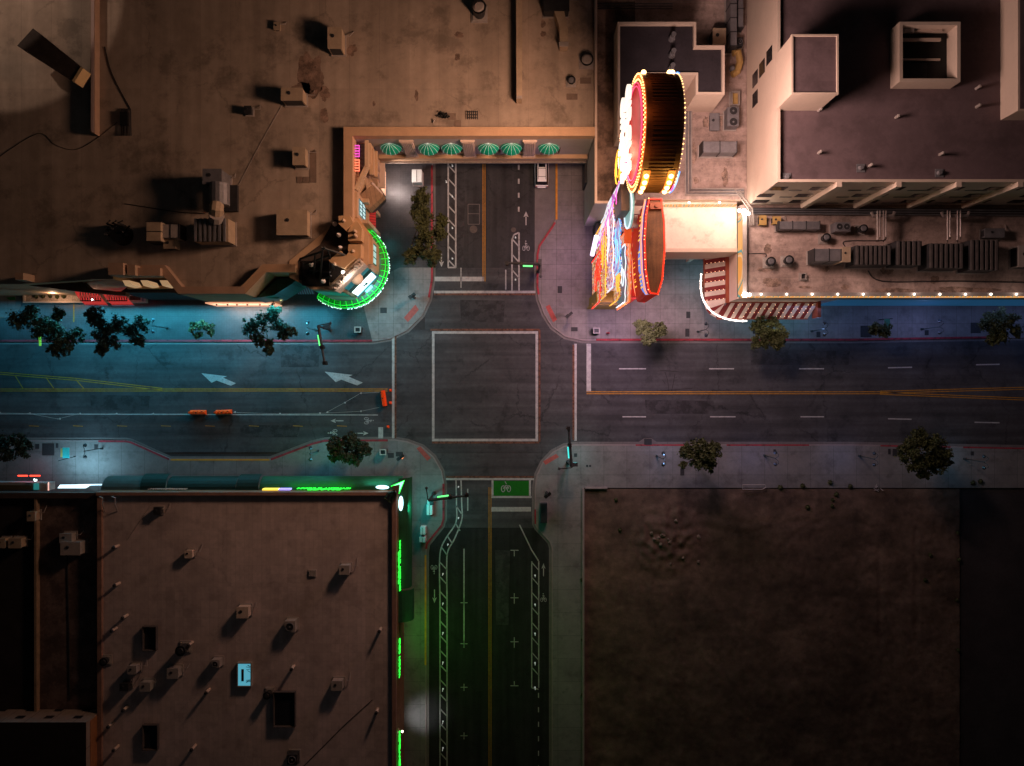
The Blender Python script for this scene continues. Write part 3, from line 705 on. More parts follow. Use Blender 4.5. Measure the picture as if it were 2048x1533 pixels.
fw = face_gen(1, .15, .85, 7.4, 10.0, 0, .05).build('window', glow('tower_window', (.35, .65, .65), .6), tw)
for k in range(4): face_gen(1, .12 + k * .24, .15 + k * .24, 7.3, 10.1, .05, .06).build('mullion', mat('mullion_green', (.02, .22, .14), .6, .1, 1), fw)
face_gen(1, 0, 1, 11.2, 11.6, 0, .35).build('cornice', capm, tw); face_gen(0, 0, 1, 11.2, 11.6, 0, .3).build('cornice', capm, tw)
face_gen(1, .08, .92, 10.3, 10.6, 0, .25).build('window_hood', capm, tw)
face_gen(3, .05, .95, 7, 10.4, 0, .06).build('window', mat('shopfront_green', (.02, .2, .14), .5, .2, 1, emit=(.02, .3, .22), es=.3), tw)
# round canopy: tilted lit green ring with white bulb edge
cc = W(690, 530, 4.5); gm = MB(); rb = MB(); bb = MB(); vs = []; fs = []
a0, a1, N = R(68), R(-130), 46
def rc(t): return 1.0
for k in range(N + 1):
    t = a0 + (a1 - a0) * k / N
    for r_, z in ((4.75, 5.1), (5.15, 5.0), (5.5, 4.65), (5.62, 4.1)):
        vs.append((cc.x + r_ * math.cos(t), cc.y + r_ * math.sin(t), z))
for k in range(N):
    for j in range(3): a = k * 4 + j; fs.append((a, a + 4, a + 5, a + 1))
gm.add(vs, fs); cn = thing('round_canopy', 'curved green glowing canopy with white bulbs around the corner tower', 'canopy', (cc.x, cc.y, 0))
gm.build('roof_skin', glow_pattern('lit_green_skin', [(0, .10, .003), (0, .28, .01), (0, .16, .005), (.02, .55, .03), (0, .2, .01)], (3.2, 3.2, 3), .55, 'VORONOI'), cn, fix=False)
for k in range(0, N + 1, 2):
    t = a0 + (a1 - a0) * k / N
    rb.tube([(cc.x + r_ * math.cos(t), cc.y + r_ * math.sin(t), z + .05) for r_, z in ((4.75, 5.1), (5.15, 5.0), (5.5, 4.65), (5.62, 4.1))], .035, 5)
for r_, z in ((5.3, 4.95), (5.6, 4.5)): rb.tube([(cc.x + r_ * math.cos(a0 + (a1 - a0) * k / N), cc.y + r_ * math.sin(a0 + (a1 - a0) * k / N), z) for k in range(N + 1)], .045, 5)
rb.build('neon_rib', glow('neon_green_rib', (.02, 1, .05), .6), cn)
for k in range(int(N * .12 * 3), N * 3):
    t = a0 + (a1 - a0) * k / (N * 3)
    if random.random() < .25: continue
    bb.ball((cc.x + 5.68 * math.cos(t) + random.uniform(-.05, .05), cc.y + 5.68 * math.sin(t) + random.uniform(-.05, .05), 4.15 + random.uniform(-.1, .1)), .075, 5, 3)
each(bb, 'bulb', glow('bulb_mint', (.7, 1, .9), 1.6), cn)
MB().prism([(cc.x + 4.2 * math.cos(a0 + (a1 - a0) * k / 20), cc.y + 4.2 * math.sin(a0 + (a1 - a0) * k / 20)) for k in range(21)], 4.2, 4.4).build('soffit', mat('soffit_dark', (.02, .06, .04), .6, .1, 1), cn)
# hanging clock/lantern sign on SE of canopy
m = MB(); c = W(739, 579, 4.5); m.obox(c, 1.5, .7, 3.9, 4.7, R(45)); ls = thing('corner_lantern_sign', 'small box lantern sign hanging on the corner edge of the green canopy', 'sign', (c.x, c.y, 0))
m.build('case', METAL, ls); MB().obox(c, 1.1, .4, 4.71, 4.75, R(45)).build('lit_panel', glow('mint_panel', (.3, .9, .75), 1.0), ls)
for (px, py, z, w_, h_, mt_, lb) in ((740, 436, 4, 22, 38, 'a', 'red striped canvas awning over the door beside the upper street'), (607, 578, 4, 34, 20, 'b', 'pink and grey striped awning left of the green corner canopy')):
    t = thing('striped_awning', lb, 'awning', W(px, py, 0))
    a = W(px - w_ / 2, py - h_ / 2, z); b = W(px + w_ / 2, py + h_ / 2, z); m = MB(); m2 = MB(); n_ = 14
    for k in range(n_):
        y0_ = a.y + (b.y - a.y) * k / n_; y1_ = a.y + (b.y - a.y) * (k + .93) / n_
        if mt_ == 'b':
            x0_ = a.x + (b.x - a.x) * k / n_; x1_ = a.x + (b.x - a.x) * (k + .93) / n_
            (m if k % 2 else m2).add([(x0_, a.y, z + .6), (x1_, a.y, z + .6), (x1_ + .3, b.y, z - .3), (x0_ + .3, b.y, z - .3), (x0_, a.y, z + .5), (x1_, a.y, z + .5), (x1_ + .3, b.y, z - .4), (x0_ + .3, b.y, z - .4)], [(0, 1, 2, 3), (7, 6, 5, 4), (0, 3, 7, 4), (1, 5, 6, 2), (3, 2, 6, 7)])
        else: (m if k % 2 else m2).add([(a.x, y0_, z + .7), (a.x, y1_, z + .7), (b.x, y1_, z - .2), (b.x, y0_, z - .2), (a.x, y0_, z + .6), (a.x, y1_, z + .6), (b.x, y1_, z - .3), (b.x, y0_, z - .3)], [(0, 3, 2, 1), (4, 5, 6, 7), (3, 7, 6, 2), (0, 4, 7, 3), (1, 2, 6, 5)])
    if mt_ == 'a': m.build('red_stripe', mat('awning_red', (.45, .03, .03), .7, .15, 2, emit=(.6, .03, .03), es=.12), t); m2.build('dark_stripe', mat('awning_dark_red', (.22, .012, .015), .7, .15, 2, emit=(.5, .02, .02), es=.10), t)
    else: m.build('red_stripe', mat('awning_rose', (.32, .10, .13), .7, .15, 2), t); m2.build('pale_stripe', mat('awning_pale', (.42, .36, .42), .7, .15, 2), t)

# green glazed bay on the south side and lit base, left of the tower
m = MB(); q = [W(500, 590, 12).xy, W(540, 552, 12).xy, W(592, 552, 11).xy, W(585, 570, 9).xy, W(560, 596, 7).xy, W(505, 598, 9).xy]
m.prism([tuple(v) for v in q], 4.3, 9.5); m.build('glazed_bay', mat('green_glass_roof', (.03, .11, .075), .35, .4, .8, grid=(1.2, 1.2, .03, .4)), nw)
MB().tube([W(500, 590, 9.6), W(555, 596, 7.4), W(583, 572, 7.6), W(590, 552, 9.6)], .16, 6).build('bay_trim', mat('trim_teal', (.05, .2, .16), .5, .2, 1), nw)
MB().tube([W(560, 601, 5), W(578, 590, 5), W(586, 578, 5)], .14, 6).build('neon_edge', glow('neon_gold_edge', (.9, .75, .3), 1.0), nw)
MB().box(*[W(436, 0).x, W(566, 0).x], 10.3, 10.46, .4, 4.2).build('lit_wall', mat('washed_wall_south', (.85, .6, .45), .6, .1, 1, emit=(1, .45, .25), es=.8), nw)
for px in (457, 478, 496, 516, 540): MB().ball((W(px, 0).x, 10.15, 4), .13).build('sconce', METAL_D, nw)
MB().prism([tuple(W(235, 585, 9)[:2]), tuple(W(345, 585, 9)[:2]), tuple(W(356, 590, 9)[:2]), tuple(W(436, 604, 4)[:2]), tuple(W(436, 590, 9)[:2]), tuple(W(235, 560, 12)[:2])], .0, 8.6).build('lower_storey', mat('dark_storey', (.045, .03, .03), .7, .4, 1), nw)
for px in (248, 284, 322):
    m = MB(); m.prism(P([(px, 562), (px + 14, 562), (px + 20, 571), (px + 6, 573)], 11), 9, 11.4)
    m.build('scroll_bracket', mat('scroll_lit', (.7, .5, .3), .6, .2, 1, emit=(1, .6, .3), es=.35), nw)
MB().prism(P([(255, 572), (338, 572), (338, 578), (255, 578)], 9), 8.61, 9.1).build('ledge', TAN, nw)
blu = MB(); blu.box(W(288, 0).x, W(352, 0).x, 11.9, 12.05, 1, 4.5); blu.build('blue_window', glow('blue_window_glow', (.02, .09, .22), .6), nw)
# stepped sign blocks on the parapet left
for pts, z1 in (([(216, 526), (246, 526), (246, 550), (216, 550)], 14.6), ([(254, 529), (270, 530), (270, 551), (254, 551)], 14.2), ([(30, 546), (46, 546), (46, 560), (30, 560)], 14), ([(271, 536), (320, 536), (320, 552), (271, 552)], 13.6)):
    MB().prism(P(pts, z1), ZR - .01, z1).build('parapet_block', CAP, nw)
MB().prism(P([(22, 560), (160, 560), (180, 578), (252, 585), (252, 592), (170, 585), (30, 568)], 10.5), 9.6, 10.6).build('sign_ledge', mat('rust_ledge', (.12, .07, .05), .7, .4, 1), nw)

# ---- entrance plaza at far left
pl = thing('planter_bed', 'raised cream gravel planter bed with round shrubs at far left of the casino', 'planter', W(150, 590, 0))
MB().prism(P([(50, 573), (290, 573), (290, 604), (50, 604)], .5), .1, .45).build('gravel', mat('gravel_cream', (.52, .42, .36), .9, .5, 6), pl)
m = MB(); rim(m, P([(46, 570), (292, 570), (292, 606), (46, 606)], .7), .2, .12, .75); m.build('border', CREAM, pl)
SH = mat('shrub_leaf', (.055, .06, .02), .8, .5, 5)
def shrub(px, py, r, z, label, grp):
    m = MB(); c = W(px, py, z); rr = random.Random(px * 7 + py)
    for k in range(70):
        d = Vector((rr.gauss(0, 1), rr.gauss(0, 1), abs(rr.gauss(0, 1)))).normalized() * r * rr.uniform(.6, 1); p = c + d
        a = Vector((rr.gauss(0, 1), rr.gauss(0, 1), rr.gauss(0, .5))).normalized() * r * .35; b = a.cross(Vector((rr.gauss(0, 1), rr.gauss(0, 1), 1))).normalized() * r * .3
        m.add([p - a, p - b, p + a, p + b], [(0, 1, 2, 3)])
    m.ball(c + Vector((0, 0, r * .3)), r * .75, 8, 5)
    o = m.build('shrub', SH, None, fix=False); tag(o, label, 'shrub', grp)
for i, (x, y) in enumerate(((68, 582), (79, 581), (95, 582), (111, 581), (73, 593), (87, 593), (101, 592), (115, 594), (128, 593), (57, 585))):
    shrub(x, y, .30, .5, 'small round shrub in the cream gravel planter bed, %s row' % ('upper' if y < 590 else 'lower'), 'round shrubs in the gravel planter')
for k, (x0_, x1_) in enumerate(((158, 204), (212, 256))):
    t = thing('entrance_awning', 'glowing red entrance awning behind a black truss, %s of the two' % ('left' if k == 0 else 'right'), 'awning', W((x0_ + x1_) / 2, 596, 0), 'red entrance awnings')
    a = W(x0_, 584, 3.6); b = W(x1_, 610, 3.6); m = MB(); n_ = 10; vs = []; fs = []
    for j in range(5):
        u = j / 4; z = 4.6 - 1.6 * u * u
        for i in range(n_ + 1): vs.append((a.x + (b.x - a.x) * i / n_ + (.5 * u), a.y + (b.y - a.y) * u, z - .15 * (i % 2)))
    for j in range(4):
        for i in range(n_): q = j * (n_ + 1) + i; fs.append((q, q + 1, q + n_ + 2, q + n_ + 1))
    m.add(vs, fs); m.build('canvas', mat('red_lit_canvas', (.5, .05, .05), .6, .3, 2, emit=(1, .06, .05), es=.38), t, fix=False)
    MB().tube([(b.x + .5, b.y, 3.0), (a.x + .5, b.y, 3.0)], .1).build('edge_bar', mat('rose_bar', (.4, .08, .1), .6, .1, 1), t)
    m = MB()
    X0, X1 = W(x0_ + 2, 0, 7).x, W(x1_ - 2, 0, 7).x; Yt = W(0, 584, 7).y; Yb = W(0, 602, 7).y
    m.tube([(X0, Yt, 7), (X1, Yt, 7)], .06, 4); m.tube([(X0, Yb, 7), (X1, Yb, 7)], .07, 4)
    for i in range(9):
        x = X0 + (X1 - X0) * i / 8; m.tube([(x, Yt, 7), (x, Yb, 7)], .04, 4)
        if i < 8: m.tube([(x, Yt, 7), (x + (X1 - X0) / 8, Yb, 7)], .035, 4)
    m.build('truss', BLACK, t)
m = MB().ball(W(185, 600, 5.2), .13, 8, 6).build('spotlight', glow('spot_white', (1, .95, .9), 12)); tag(m, 'tiny bright white spotlight on the left red awning', 'spotlight')
pb = thing('planter_box', 'small pale square planter box right of the red awnings', 'planter', W(272, 596))
m = MB(); rim(m, P([(257, 590), (284, 590), (284, 603), (257, 603)], .6), .15, .12, .7); m.build('border', CREAM, pb); MB().prism(P([(259, 592), (282, 592), (282, 601), (259, 601)], .5), .13, .5).build('soil', DIRT, pb)
m = MB(); m.cyl(W(5, 598)[:2], 2.6, 2.6, ZP + .001, ZP + .02, 40); tag(m.build('brick_circle', mat('terracotta_paving', (.30, .13, .09), .8, .3, 2)), kind='structure')
m = MB(); m.cyl(W(12, 603)[:2], 2.2, 2.2, ZP + .021, ZP + .04, 40); tag(m.build('inner_paving_circle', CONC), kind='structure')
m = MB(); m.band(P([(149, 606), (149, 645)]), .14, ZP + .02); tag(m.build('yellow_pavement_line', YEL), kind='structure')
sgn = thing('leaf_green_mat', 'small dark green mat on the pavement at far left', 'mat', W(24, 598)); MB().prism(P([(14, 596), (32, 594), (33, 601), (22, 601)]), ZP + .05, ZP + .09).build('mat', mat('mat_green', (.01, .12, .03), .8, .2, 2), sgn)

# ======================================================== east block beside the bridge
eb = thing('side_block', 'plain beige block with brown roof at the right end of the bridge', 'building', (12, 40, 0))
MB().box(9.76, 14.6, 21.2, 70, 0, 12.2).build('wall', WALLG, eb)
MB().box(9.76, 14.6, 21.2, 70, 12.2, 12.22).build('roof', ROOF_D, eb)
m = MB(); m.box(9.76, 10.05, 21.2, 70, 12.221, 12.7).box(10.05, 14.6, 21.2, 21.5, 12.221, 12.7); m.build('parapet', CREAM, eb)
m = MB(); m.box(9.5, 9.755, 26, 29.0, 0, 4.0); m.build('door', METAL_D, eb)
# ======================================================== annex roof north (under the big sign), stair tower
an = building('casino_annex', 'low annex with stained pinkish roof between the big sign and the hotel tower', [(14.61, 22.3), (28.55, 22.3), (28.55, 70), (14.61, 70)], 10, 10.0, CREAM, ROOF_E, CREAM)
m = MB(); pts = P([(1235, 45), (1392, 45), (1392, 92), (1449, 92), (1449, 190), (1391, 190), (1391, 151), (1286, 151), (1286, 275), (1235, 275)], 15.5)
st = thing('stair_tower', 'angular beige stair tower with black roof behind the big sign', 'building', (20, 36, 10))
MB().prism(pts, 10.01, 15.1).build('wall', PINKW, st); MB().add([(p[0], p[1], 15.11) for p in pts], [tuple(range(len(pts)))]).build('roof', DARKROOF, st)
m = MB(); rim(m, pts, .28, 15.112, 15.6); m.build('parapet', PINKW, st)
for i, (px, py) in enumerate(((1348, 68), (1348, 101), (1346, 130))):
    c = W(px, py, 16.4); m = MB(); m.cyl(c, .42, .3, 15.12, 15.7).cyl(c, .2, .28, 15.7, 16.4); tag(m.build('roof_vent', METAL), 'small round metal vent on the black stair tower roof', 'vent', 'row of round vents on the black roof')
# ======================================================== hotel tower
TX0, TY0, TZ, TP = 28.6, 21.65, 19.7, 20.3
ht = thing('hotel_tower', 'tall pale hotel tower with purple grey roof at upper right', 'building', (60, 45, 0))
MB().prism([(TX0, TY0), (110, TY0), (110, 70), (TX0, 70)], 0, TZ - .01).build('wall', PINKW, ht)
sh0 = W(1801, 47, TZ); sh1 = W(1918, 160, TZ)   # open shaft
X0s, X1s = W(1799, 0, 21.6).x, W(1921, 0, 21.6).x; Y1s, Y0s = W(0, 44, 21.6).y, W(0, 164, 21.6).y
m = MB(); t_ = .35
for a, b, c, d in ((TX0, X0s, TY0, 70), (X1s, 110, TY0, 70), (X0s, X1s, TY0, Y0s), (X0s, X1s, Y1s, 70)): m.box(a, b, c, d, TZ - .009, TZ)
m.build('roof', ROOF_T, ht)
m = MB(); m.box(TX0, 110, TY0, TY0 + .3, TZ + .001, TP).box(TX0, TX0 + .3, TY0 + .3, 70, TZ + .001, TP); m.build('parapet', PINKW, ht)
sft = thing('light_shaft', 'square open shaft rising from the tower roof with beams inside', 'shaft', ((X0s + X1s) / 2, (Y0s + Y1s) / 2, TZ))
m = MB(); m.box(X0s, X1s, Y0s, Y0s + t_, TZ + .002, 21.6).box(X0s, X1s, Y1s - t_, Y1s, TZ + .002, 21.6).box(X0s, X0s + t_, Y0s + t_, Y1s - t_, TZ + .002, 21.6).box(X1s - t_, X1s, Y0s + t_, Y1s - t_, TZ + .002, 21.6); m.build('rim', PINKW, sft)
m = MB(); m.box(X0s + t_, X1s - t_, Y0s + t_, Y1s - t_, TZ + .01, TZ + .03); m.build('floor', BLACK, sft)
m = MB(); cy = (Y0s + Y1s) / 2
m.box(X0s + t_ + .01, X1s - 1.4, cy + 1.7, cy + 2.0, TZ + .5, TZ + .75).box(X0s + t_ + .01, X1s - 1.2, cy - .2, cy, TZ + .1, TZ + .3).box(X0s + 2.2, X1s - 1.4, cy + 2.6, cy + 2.95, TZ + .7, TZ + 1.0)
m.build('beam', CREAM, sft)
MB().box(X0s + .8, X0s + 1.9, cy + 2.4, cy + 2.9, TZ + .9, TZ + 1.3).build('duct', METAL_L, sft)
MB().box(X0s + t_ + .01, X1s - t_ - 2.2, Y0s + t_ + .01, cy - .4, TZ + .04, TZ + .1).build('grating', METAL_D, sft)
el = thing('lift_tower', 'tall cube shaped lift tower on the left edge of the hotel roof', 'tower', (*W(1628, 130, 24.4)[:2], TZ))
a = W(1580, 70, 24.4); b = W(1676, 188, 24.4)
MB().box(TX0 - .001 + .002, b.x, b.y, a.y, TZ + .01, 24.2).build('wall', PINKW, el); MB().box(TX0 + .12, b.x - .12, b.y + .12, a.y - .12, 24.201, 24.25).build('roof', ROOF_T, el)
m = MB(); rim(m, [(TX0 - .05, b.y - .05), (b.x + .05, b.y - .05), (b.x + .05, a.y + .05), (TX0 - .05, a.y + .05)], .18, 24.1, 24.42); m.build('coping', PINKW, el)
bx = thing('roof_plant_room', 'long beige plant room cut off by the right edge of the hotel roof', 'building', (66, 40, TZ)); m = MB(); a = W(2036, 222, 22.5); m.box(a.x, 75, a.y, 70, TZ + .002, 22.5); m.build('wall', PINKW, bx); MB().box(a.x + .2, 74.8, a.y + .2, 69.8, 22.501, 22.53).build('roof', ROOF_T, bx)
# fins
for px in (1678, 1797, 1917, 2040):
    x = W(px, 365, TP).x; m = MB(); m.box(x - .28, x + .28, TY0 - .55, TY0 - .002, 10.3, TP + .1); m.build('pilaster', PINKW, ht)
wi = MB()
for px in (1559, 1638, 1757, 1794, 1878, 1912, 1992, 2032, 2110):
    x = W(px, 372, 18).x
    for z in (11.2, 14.0, 17.0):
        sh = -.4 if z == 14 else 0
        m = MB(); m.box(x - .85 + sh, x + .85 + sh, TY0 - .05, TY0 - .004, z, z + 1.35); o = m.build('window', WINDOW, ht)
m = MB()
for px in (1598, 1718, 1838, 1857, 1955, 1973):
    x = W(px, 372, 18).x
    for z in (11.2, 14.0, 17.0): m.box(x - .7, x + .7, TY0 - .08, TY0 - .004, z - .2, z + .05)
m.build('wall_vents', VENTM, ht)
for z, y_, hw in ((13.0, 158, .8), (13.0, 198, .8), (15.4, 137, .8), (17.8, 112, .8)):
    y = W(0, y_, z).y; MB().box(TX0 - .05, TX0 - .004, y - hw, y + hw, z - .9, z + .9).build('window', WINDOW, ht)
for i, (px, py) in enumerate(((1791, 236), (1790, 172), (1637, 222), (1637, 307), (1738, 333), (1879, 310), (1952, 215), (1952, 178))):
    c = W(px, py, TZ); m = MB(); m.cyl(c, .16, .16, TZ + .01, TZ + .6, 8).ball((c.x, c.y, TZ + .65), .2); tag(m.build('vent_pipe', METAL_L), 'thin short vent pipe on the purple grey tower roof', 'pipe', 'vent pipes on the tower roof')
for px, py, lb in ((1721, 337, 'square roof drain with round hat near the lower tower parapet'), (1878, 347, 'round roof drain near the lower tower parapet, right one'), (1573, 355, 'roof drain in the lower left corner of the tower roof')):
    c = W(px, py, TZ); m = MB(); m.obox(c, .9, .9, TZ + .01, TZ + .08).cyl(c, .3, .2, TZ + .08, TZ + .35); tag(m.build('roof_drain', METAL), lb, 'drain')
for x0_, x1_, y_ in ((1940, 1961, 160), (1931, 1945, 211), (1989, 2010, 211)):
    pass
# ======================================================== street wing (podium) south of tower
PX0, PY0, PZ = 27.75, 10.45, 10.0
wp = [(PX0, PY0), (110, PY0), (110, TY0 - .001), (PX0, TY0 - .001)]
pod = thing('casino_street_wing', 'low casino wing with dirty stained roof and lamp lined parapet', 'building', (60, 16, 0))
MB().prism(wp, 0, PZ - .01).build('wall', mat('wing_wall', (.30, .28, .28), .8, .1, 1), pod)
MB().box(PX0, 110, PY0, TY0 - .001, PZ - .009, PZ).build('roof', ROOF_E, pod)
m = MB(); m.box(PX0, 110, PY0, PY0 + .45, PZ + .001, 11.0).box(PX0, PX0 + .5, PY0 + .45, 20.6, PZ + .001, 11.0); m.build('parapet', METAL_L, pod)
m = MB(); m.box(PX0 - .12, PX0 - .004, PY0, 20.6, 9.5, 10.95)
WAVE = glow_pattern('wave_neon', [(1, .38, .06), (1, .6, .35), (1, .42, .08), (.06, .35, .35), (1, .45, .1)], (.25, .25, .2), .8, 'WAVE')
m.box(PX0, 110, PY0 - .12, PY0 - .004, 10.3, 10.95); m.build('neon_wave_band', WAVE, pod)
m = MB(); k = 0
for px in range(1522, 2200, 51):
    x = W(px, 590, 11).x; m.ball((x, PY0 + .22, 11.1), .13, 6, 4)
each(m, 'parapet_lamp', G_WHITE, pod)
m = MB(); m.ball((PX0 + .1, PY0 + .1, 11.5), .34, 8, 6).ball((PX0 + .0, 20.5, 11.5), .34, 8, 6).ball((PX0 + .55, 20.3, 11.4), .25, 8, 6).ball((PX0 + .7, PY0 + .1, 11.4), .2, 8, 6).ball((PX0 - .5, 20.7, 11.3), .2, 8, 6); each(m, 'corner_lamp', glow('corner_lamp_glow', (1, .95, .88), 16), pod)
m = MB(); m.box(W(1628, 0).x, 110, PY0 - .08, PY0 - .003, .5, 7.5); m.build('blue_windows', mat('blue_lit_glass', (.03, .12, .22), .3, .4, .25, emit=(.02, .16, .35), es=.22), pod)
# awnings red/cream
aw = thing('striped_canopy', 'red and cream striped casino canopy with bulbs wrapping the street corner', 'canopy', (27, 9, 0))
red_m = MB(); cr_m = MB(); bulbs = MB()
XA, XB = 27.2, 24.9     # west run: wall side to outer edge
yN, yS = 17.3, 10.2; n_ = 12
for k in range(n_):
    y0_ = yN + (yS - yN) * k / n_; y1_ = yN + (yS - yN) * (k + 1) / n_
    (red_m if k % 2 == 0 else cr_m).add([(XA, y0_, 5.6), (XA, y1_, 5.6), (XB, y1_ - .25, 4.4), (XB, y0_ - .25, 4.4), (XA, y0_, 5.45), (XA, y1_, 5.45), (XB, y1_ - .25, 4.25), (XB, y0_ - .25, 4.25)], [(0, 1, 2, 3), (4, 7, 6, 5), (3, 2, 6, 7), (0, 3, 7, 4), (1, 5, 6, 2)])
    if k % 2:
        for j in range(5): bulbs.ball((XB + (XA - XB) * (j + .5) / 5, y0_ - .12 * (1 - j / 4), 4.5 + 1.2 * (j + .5) / 5), .05, 5, 3)
YA, YB = 10.2, 8.35; xE = W(1624, 620, 5).x; n2_ = 22; xs = XA - .3
for k in range(n2_):
    x0_ = xs + (xE - xs) * k / n2_; x1_ = xs + (xE - xs) * (k + 1) / n2_
    (red_m if k % 2 == 0 else cr_m).add([(x0_ + .5, YA, 5.6), (x1_ + .5, YA, 5.6), (x1_ - .3, YB, 4.4), (x0_ - .3, YB, 4.4), (x0_ + .5, YA, 5.45), (x1_ + .5, YA, 5.45), (x1_ - .3, YB, 4.25), (x0_ - .3, YB, 4.25)], [(0, 3, 2, 1), (4, 5, 6, 7), (3, 7, 6, 2), (0, 4, 7, 3), (1, 2, 6, 5)])
    if k > 1:
        for j in range(4):
            if random.random() < .62: t = (j + .5) / 4; bulbs.ball((x0_ - .3 + .8 * t, YB + (YA - YB) * t, 4.47 + 1.2 * t), .045, 5, 3)
# quarter fan at the corner
for k in range(4):
    a_, b_ = math.pi + math.pi / 2 * k / 4, math.pi + math.pi / 2 * (k + 1) / 4
    (cr_m if k % 2 == 0 else red_m).add([(XA, YA + .0, 5.58), (XA + 2.3 * math.cos(a_), YA + 1.9 * math.sin(a_), 4.38), (XA + 2.3 * math.cos(b_), YA + 1.9 * math.sin(b_), 4.38)], [(0, 1, 2)])
red_m.build('red_stripes', CLAY, aw); cr_m.build('cream_stripes', CANV, aw)
each(bulbs, 'bulb', glow('awning_bulb', (1, .6, .35), 2.2), aw)
m = MB(); m.box(XA, XA + .45, yS, yN + .2, 5.2, 5.9).box(XA + .45, xE + .3, YA, YA + .35, 5.2, 5.9).box(XB - .12, XB - .01, 12.6, yN - .2, 4.1, 4.45).box(26.5, xE - .3, YB - .12, YB - .01, 4.1, 4.4).box(xE + .3, xE + .7, YB, YA + .35, 4.2, 6.1); m.build('frame', REDW, aw)
pts_o = curve([(1403, 548), (1402, 575), (1408, 602), (1425, 624), (1448, 636), (1470, 641), (1494, 642)], 6)
m = MB(); q_ = [W(x, y, 4.6) for x, y in pts_o]
for i in range(len(q_) - 1): m.tube([q_[i].lerp(q_[i + 1], .06), q_[i].lerp(q_[i + 1], .5) + Vector((-.05, -.04, 0)), q_[i].lerp(q_[i + 1], .94)], .10 + .04 * (i % 3 == 0), 6)
each(m, 'light_tube', glow('rope_white', (1, .93, .85), 2.2), aw)
m = MB(); q = P(pts_o + [(1494, 636), (1455, 628), (1420, 590), (1412, 548)], 4.6); m.prism(q, 3.9, 4.35); m.build('fascia', mat('fascia_maroon', (.10, .04, .03), .6, .2, 1), aw)
m = MB(); m.box(XA + .46, PX0 - .13, 10.5, 17.6, 5.3, 9.0).box(PX0 - .12, xE + .2, YA + .36, PY0 - .125, 5.3, 9.2); m.build('backing_wall', CREAM, aw)
# entrance block with floodlit roof
ce = thing('entrance_block', 'white floodlit flat entrance roof between the striped canopy and the marquee', 'building', (22, 18, 0))
MB().box(17.6, PX0 - .13, 16.05, 22.29, 3.9, 9.0).build('wall', CREAM, ce)
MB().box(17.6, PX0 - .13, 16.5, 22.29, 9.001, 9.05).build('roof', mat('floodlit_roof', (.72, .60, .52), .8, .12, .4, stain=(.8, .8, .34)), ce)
m = MB(); m.box(17.6, PX0 - .13, 16.05, 16.5, 9.001, 9.35); m.build('parapet', CREAM, ce)
m = MB(); m.box(17.8, PX0 - .4, 21.65, 21.75, 9.06, 10.0); m.build('wavy_sign_strip', WAVE, ce)
m = MB()
for x in (21.5, 25.2): m.ball((x, 21.9, 10.2), .14, 6, 4)
each(m, 'lamp', G_WHITE, ce)
m = MB()
for x in (18.2, 23.5): 
    m.box(x, x + .5, 16.3, 16.9, 0, 3.9)
each(m, 'column', CREAM, ce)

# ======================================================== the big sign
DX0, DX1, DY, DZ, RY, RZ = 11.75, 15.0, 23.5, 30.0, 5.25, 5.7
bs = thing('drum_sign', 'huge round drum shaped neon sign turned to the west above the casino', 'sign', (13.3, DY, 0))
def oval(ry, rz, n=48): return [(DY + ry * math.cos(2 * math.pi * k / n), DZ + rz * math.sin(2 * math.pi * k / n)) for k in range(n)]
# body with ribs
m = MB(); n_ = 48; vs = []; fs = []
for i, x in enumerate((DX0, DX1)):
    for (y, z) in oval(RY, RZ, n_): vs.append((x, y, z))
for k in range(n_): fs.append((k, (k + 1) % n_, n_ + (k + 1) % n_, n_ + k))
fs += [tuple(range(n_)), tuple(range(2 * n_ - 1, n_ - 1, -1))]
m.add(vs, fs); m.build('drum', mat('dark_drum_metal', (.10, .055, .035), .5, .3, .8, spec=.4), bs)
m = MB()
for k in range(96):
    t = 2 * math.pi * k / 96
    m.tube([(DX0 + .5, DY + (RY + .03) * math.cos(t), DZ + (RZ + .03) * math.sin(t)), (DX1 - .5, DY + (RY + .03) * math.cos(t), DZ + (RZ + .03) * math.sin(t))], .035, 4)
m.build('drum_ribs', mat('bronze_rib', (.12, .065, .038), .5, .2, 1, metal=.2), bs)
m = MB(); m.xprism(oval(4.5, 4.9), DX0 - .25, DX0 - .02); m.build('face', mat('face_crimson', (.2, .01, .01), .5, 0, emit=(.8, .03, .03), es=.4), bs)
m = MB()
for r_, rr in ((.955, .07),): m.tube([(DX0 - .12, y, z) for y, z in oval(RY * r_, RZ * r_, 60)], .09, 5, True)
m.build('neon_ring', glow('ring_orange', (1, .2, .03), 1.1), bs)
m = MB()
for r_ in (.80, .86): m.tube([(DX0 - .3, y, z) for y, z in oval(RY * r_, RZ * r_, 60)], .05, 5, True)
m.build('neon_ring', G_PINK, bs)
m = MB()
for r_, nb in ((1.0, 80), (.91, 72)):
    for (y, z) in oval(RY * r_, RZ * r_, nb): m.ball((DX0 - .18, y, z), random.choice((.07, .09, .1)), 5, 3)
each(m, 'bulb', G_WARMD, bs, 60)
m = MB()
for (y, z) in oval(RY, RZ, 76): m.ball((DX1 + .05, y, z), random.choice((.05, .08, .09)), 5, 3)
each(m, 'bulb', G_WARMD, bs, 40)
m = MB()
for a, b, in ((.0, .55), (2.55, 3.3)):
    m.tube([(DX1 + .12, DY + (RY + .08) * math.cos(a + (b - a) * k / 8), DZ + (RZ + .08) * math.sin(a + (b - a) * k / 8)) for k in range(9)], .09, 5)
m.build('neon_edge', G_BLUE, bs)
m = MB(); m.tube([(DX1 + .05, DY - (RY + .05) * math.cos(t), DZ + (RZ + .05) * math.sin(t)) for t in [0.05 * k for k in range(6)]], .1, 5); m.build('neon_edge', G_MAG, bs)
m = MB()
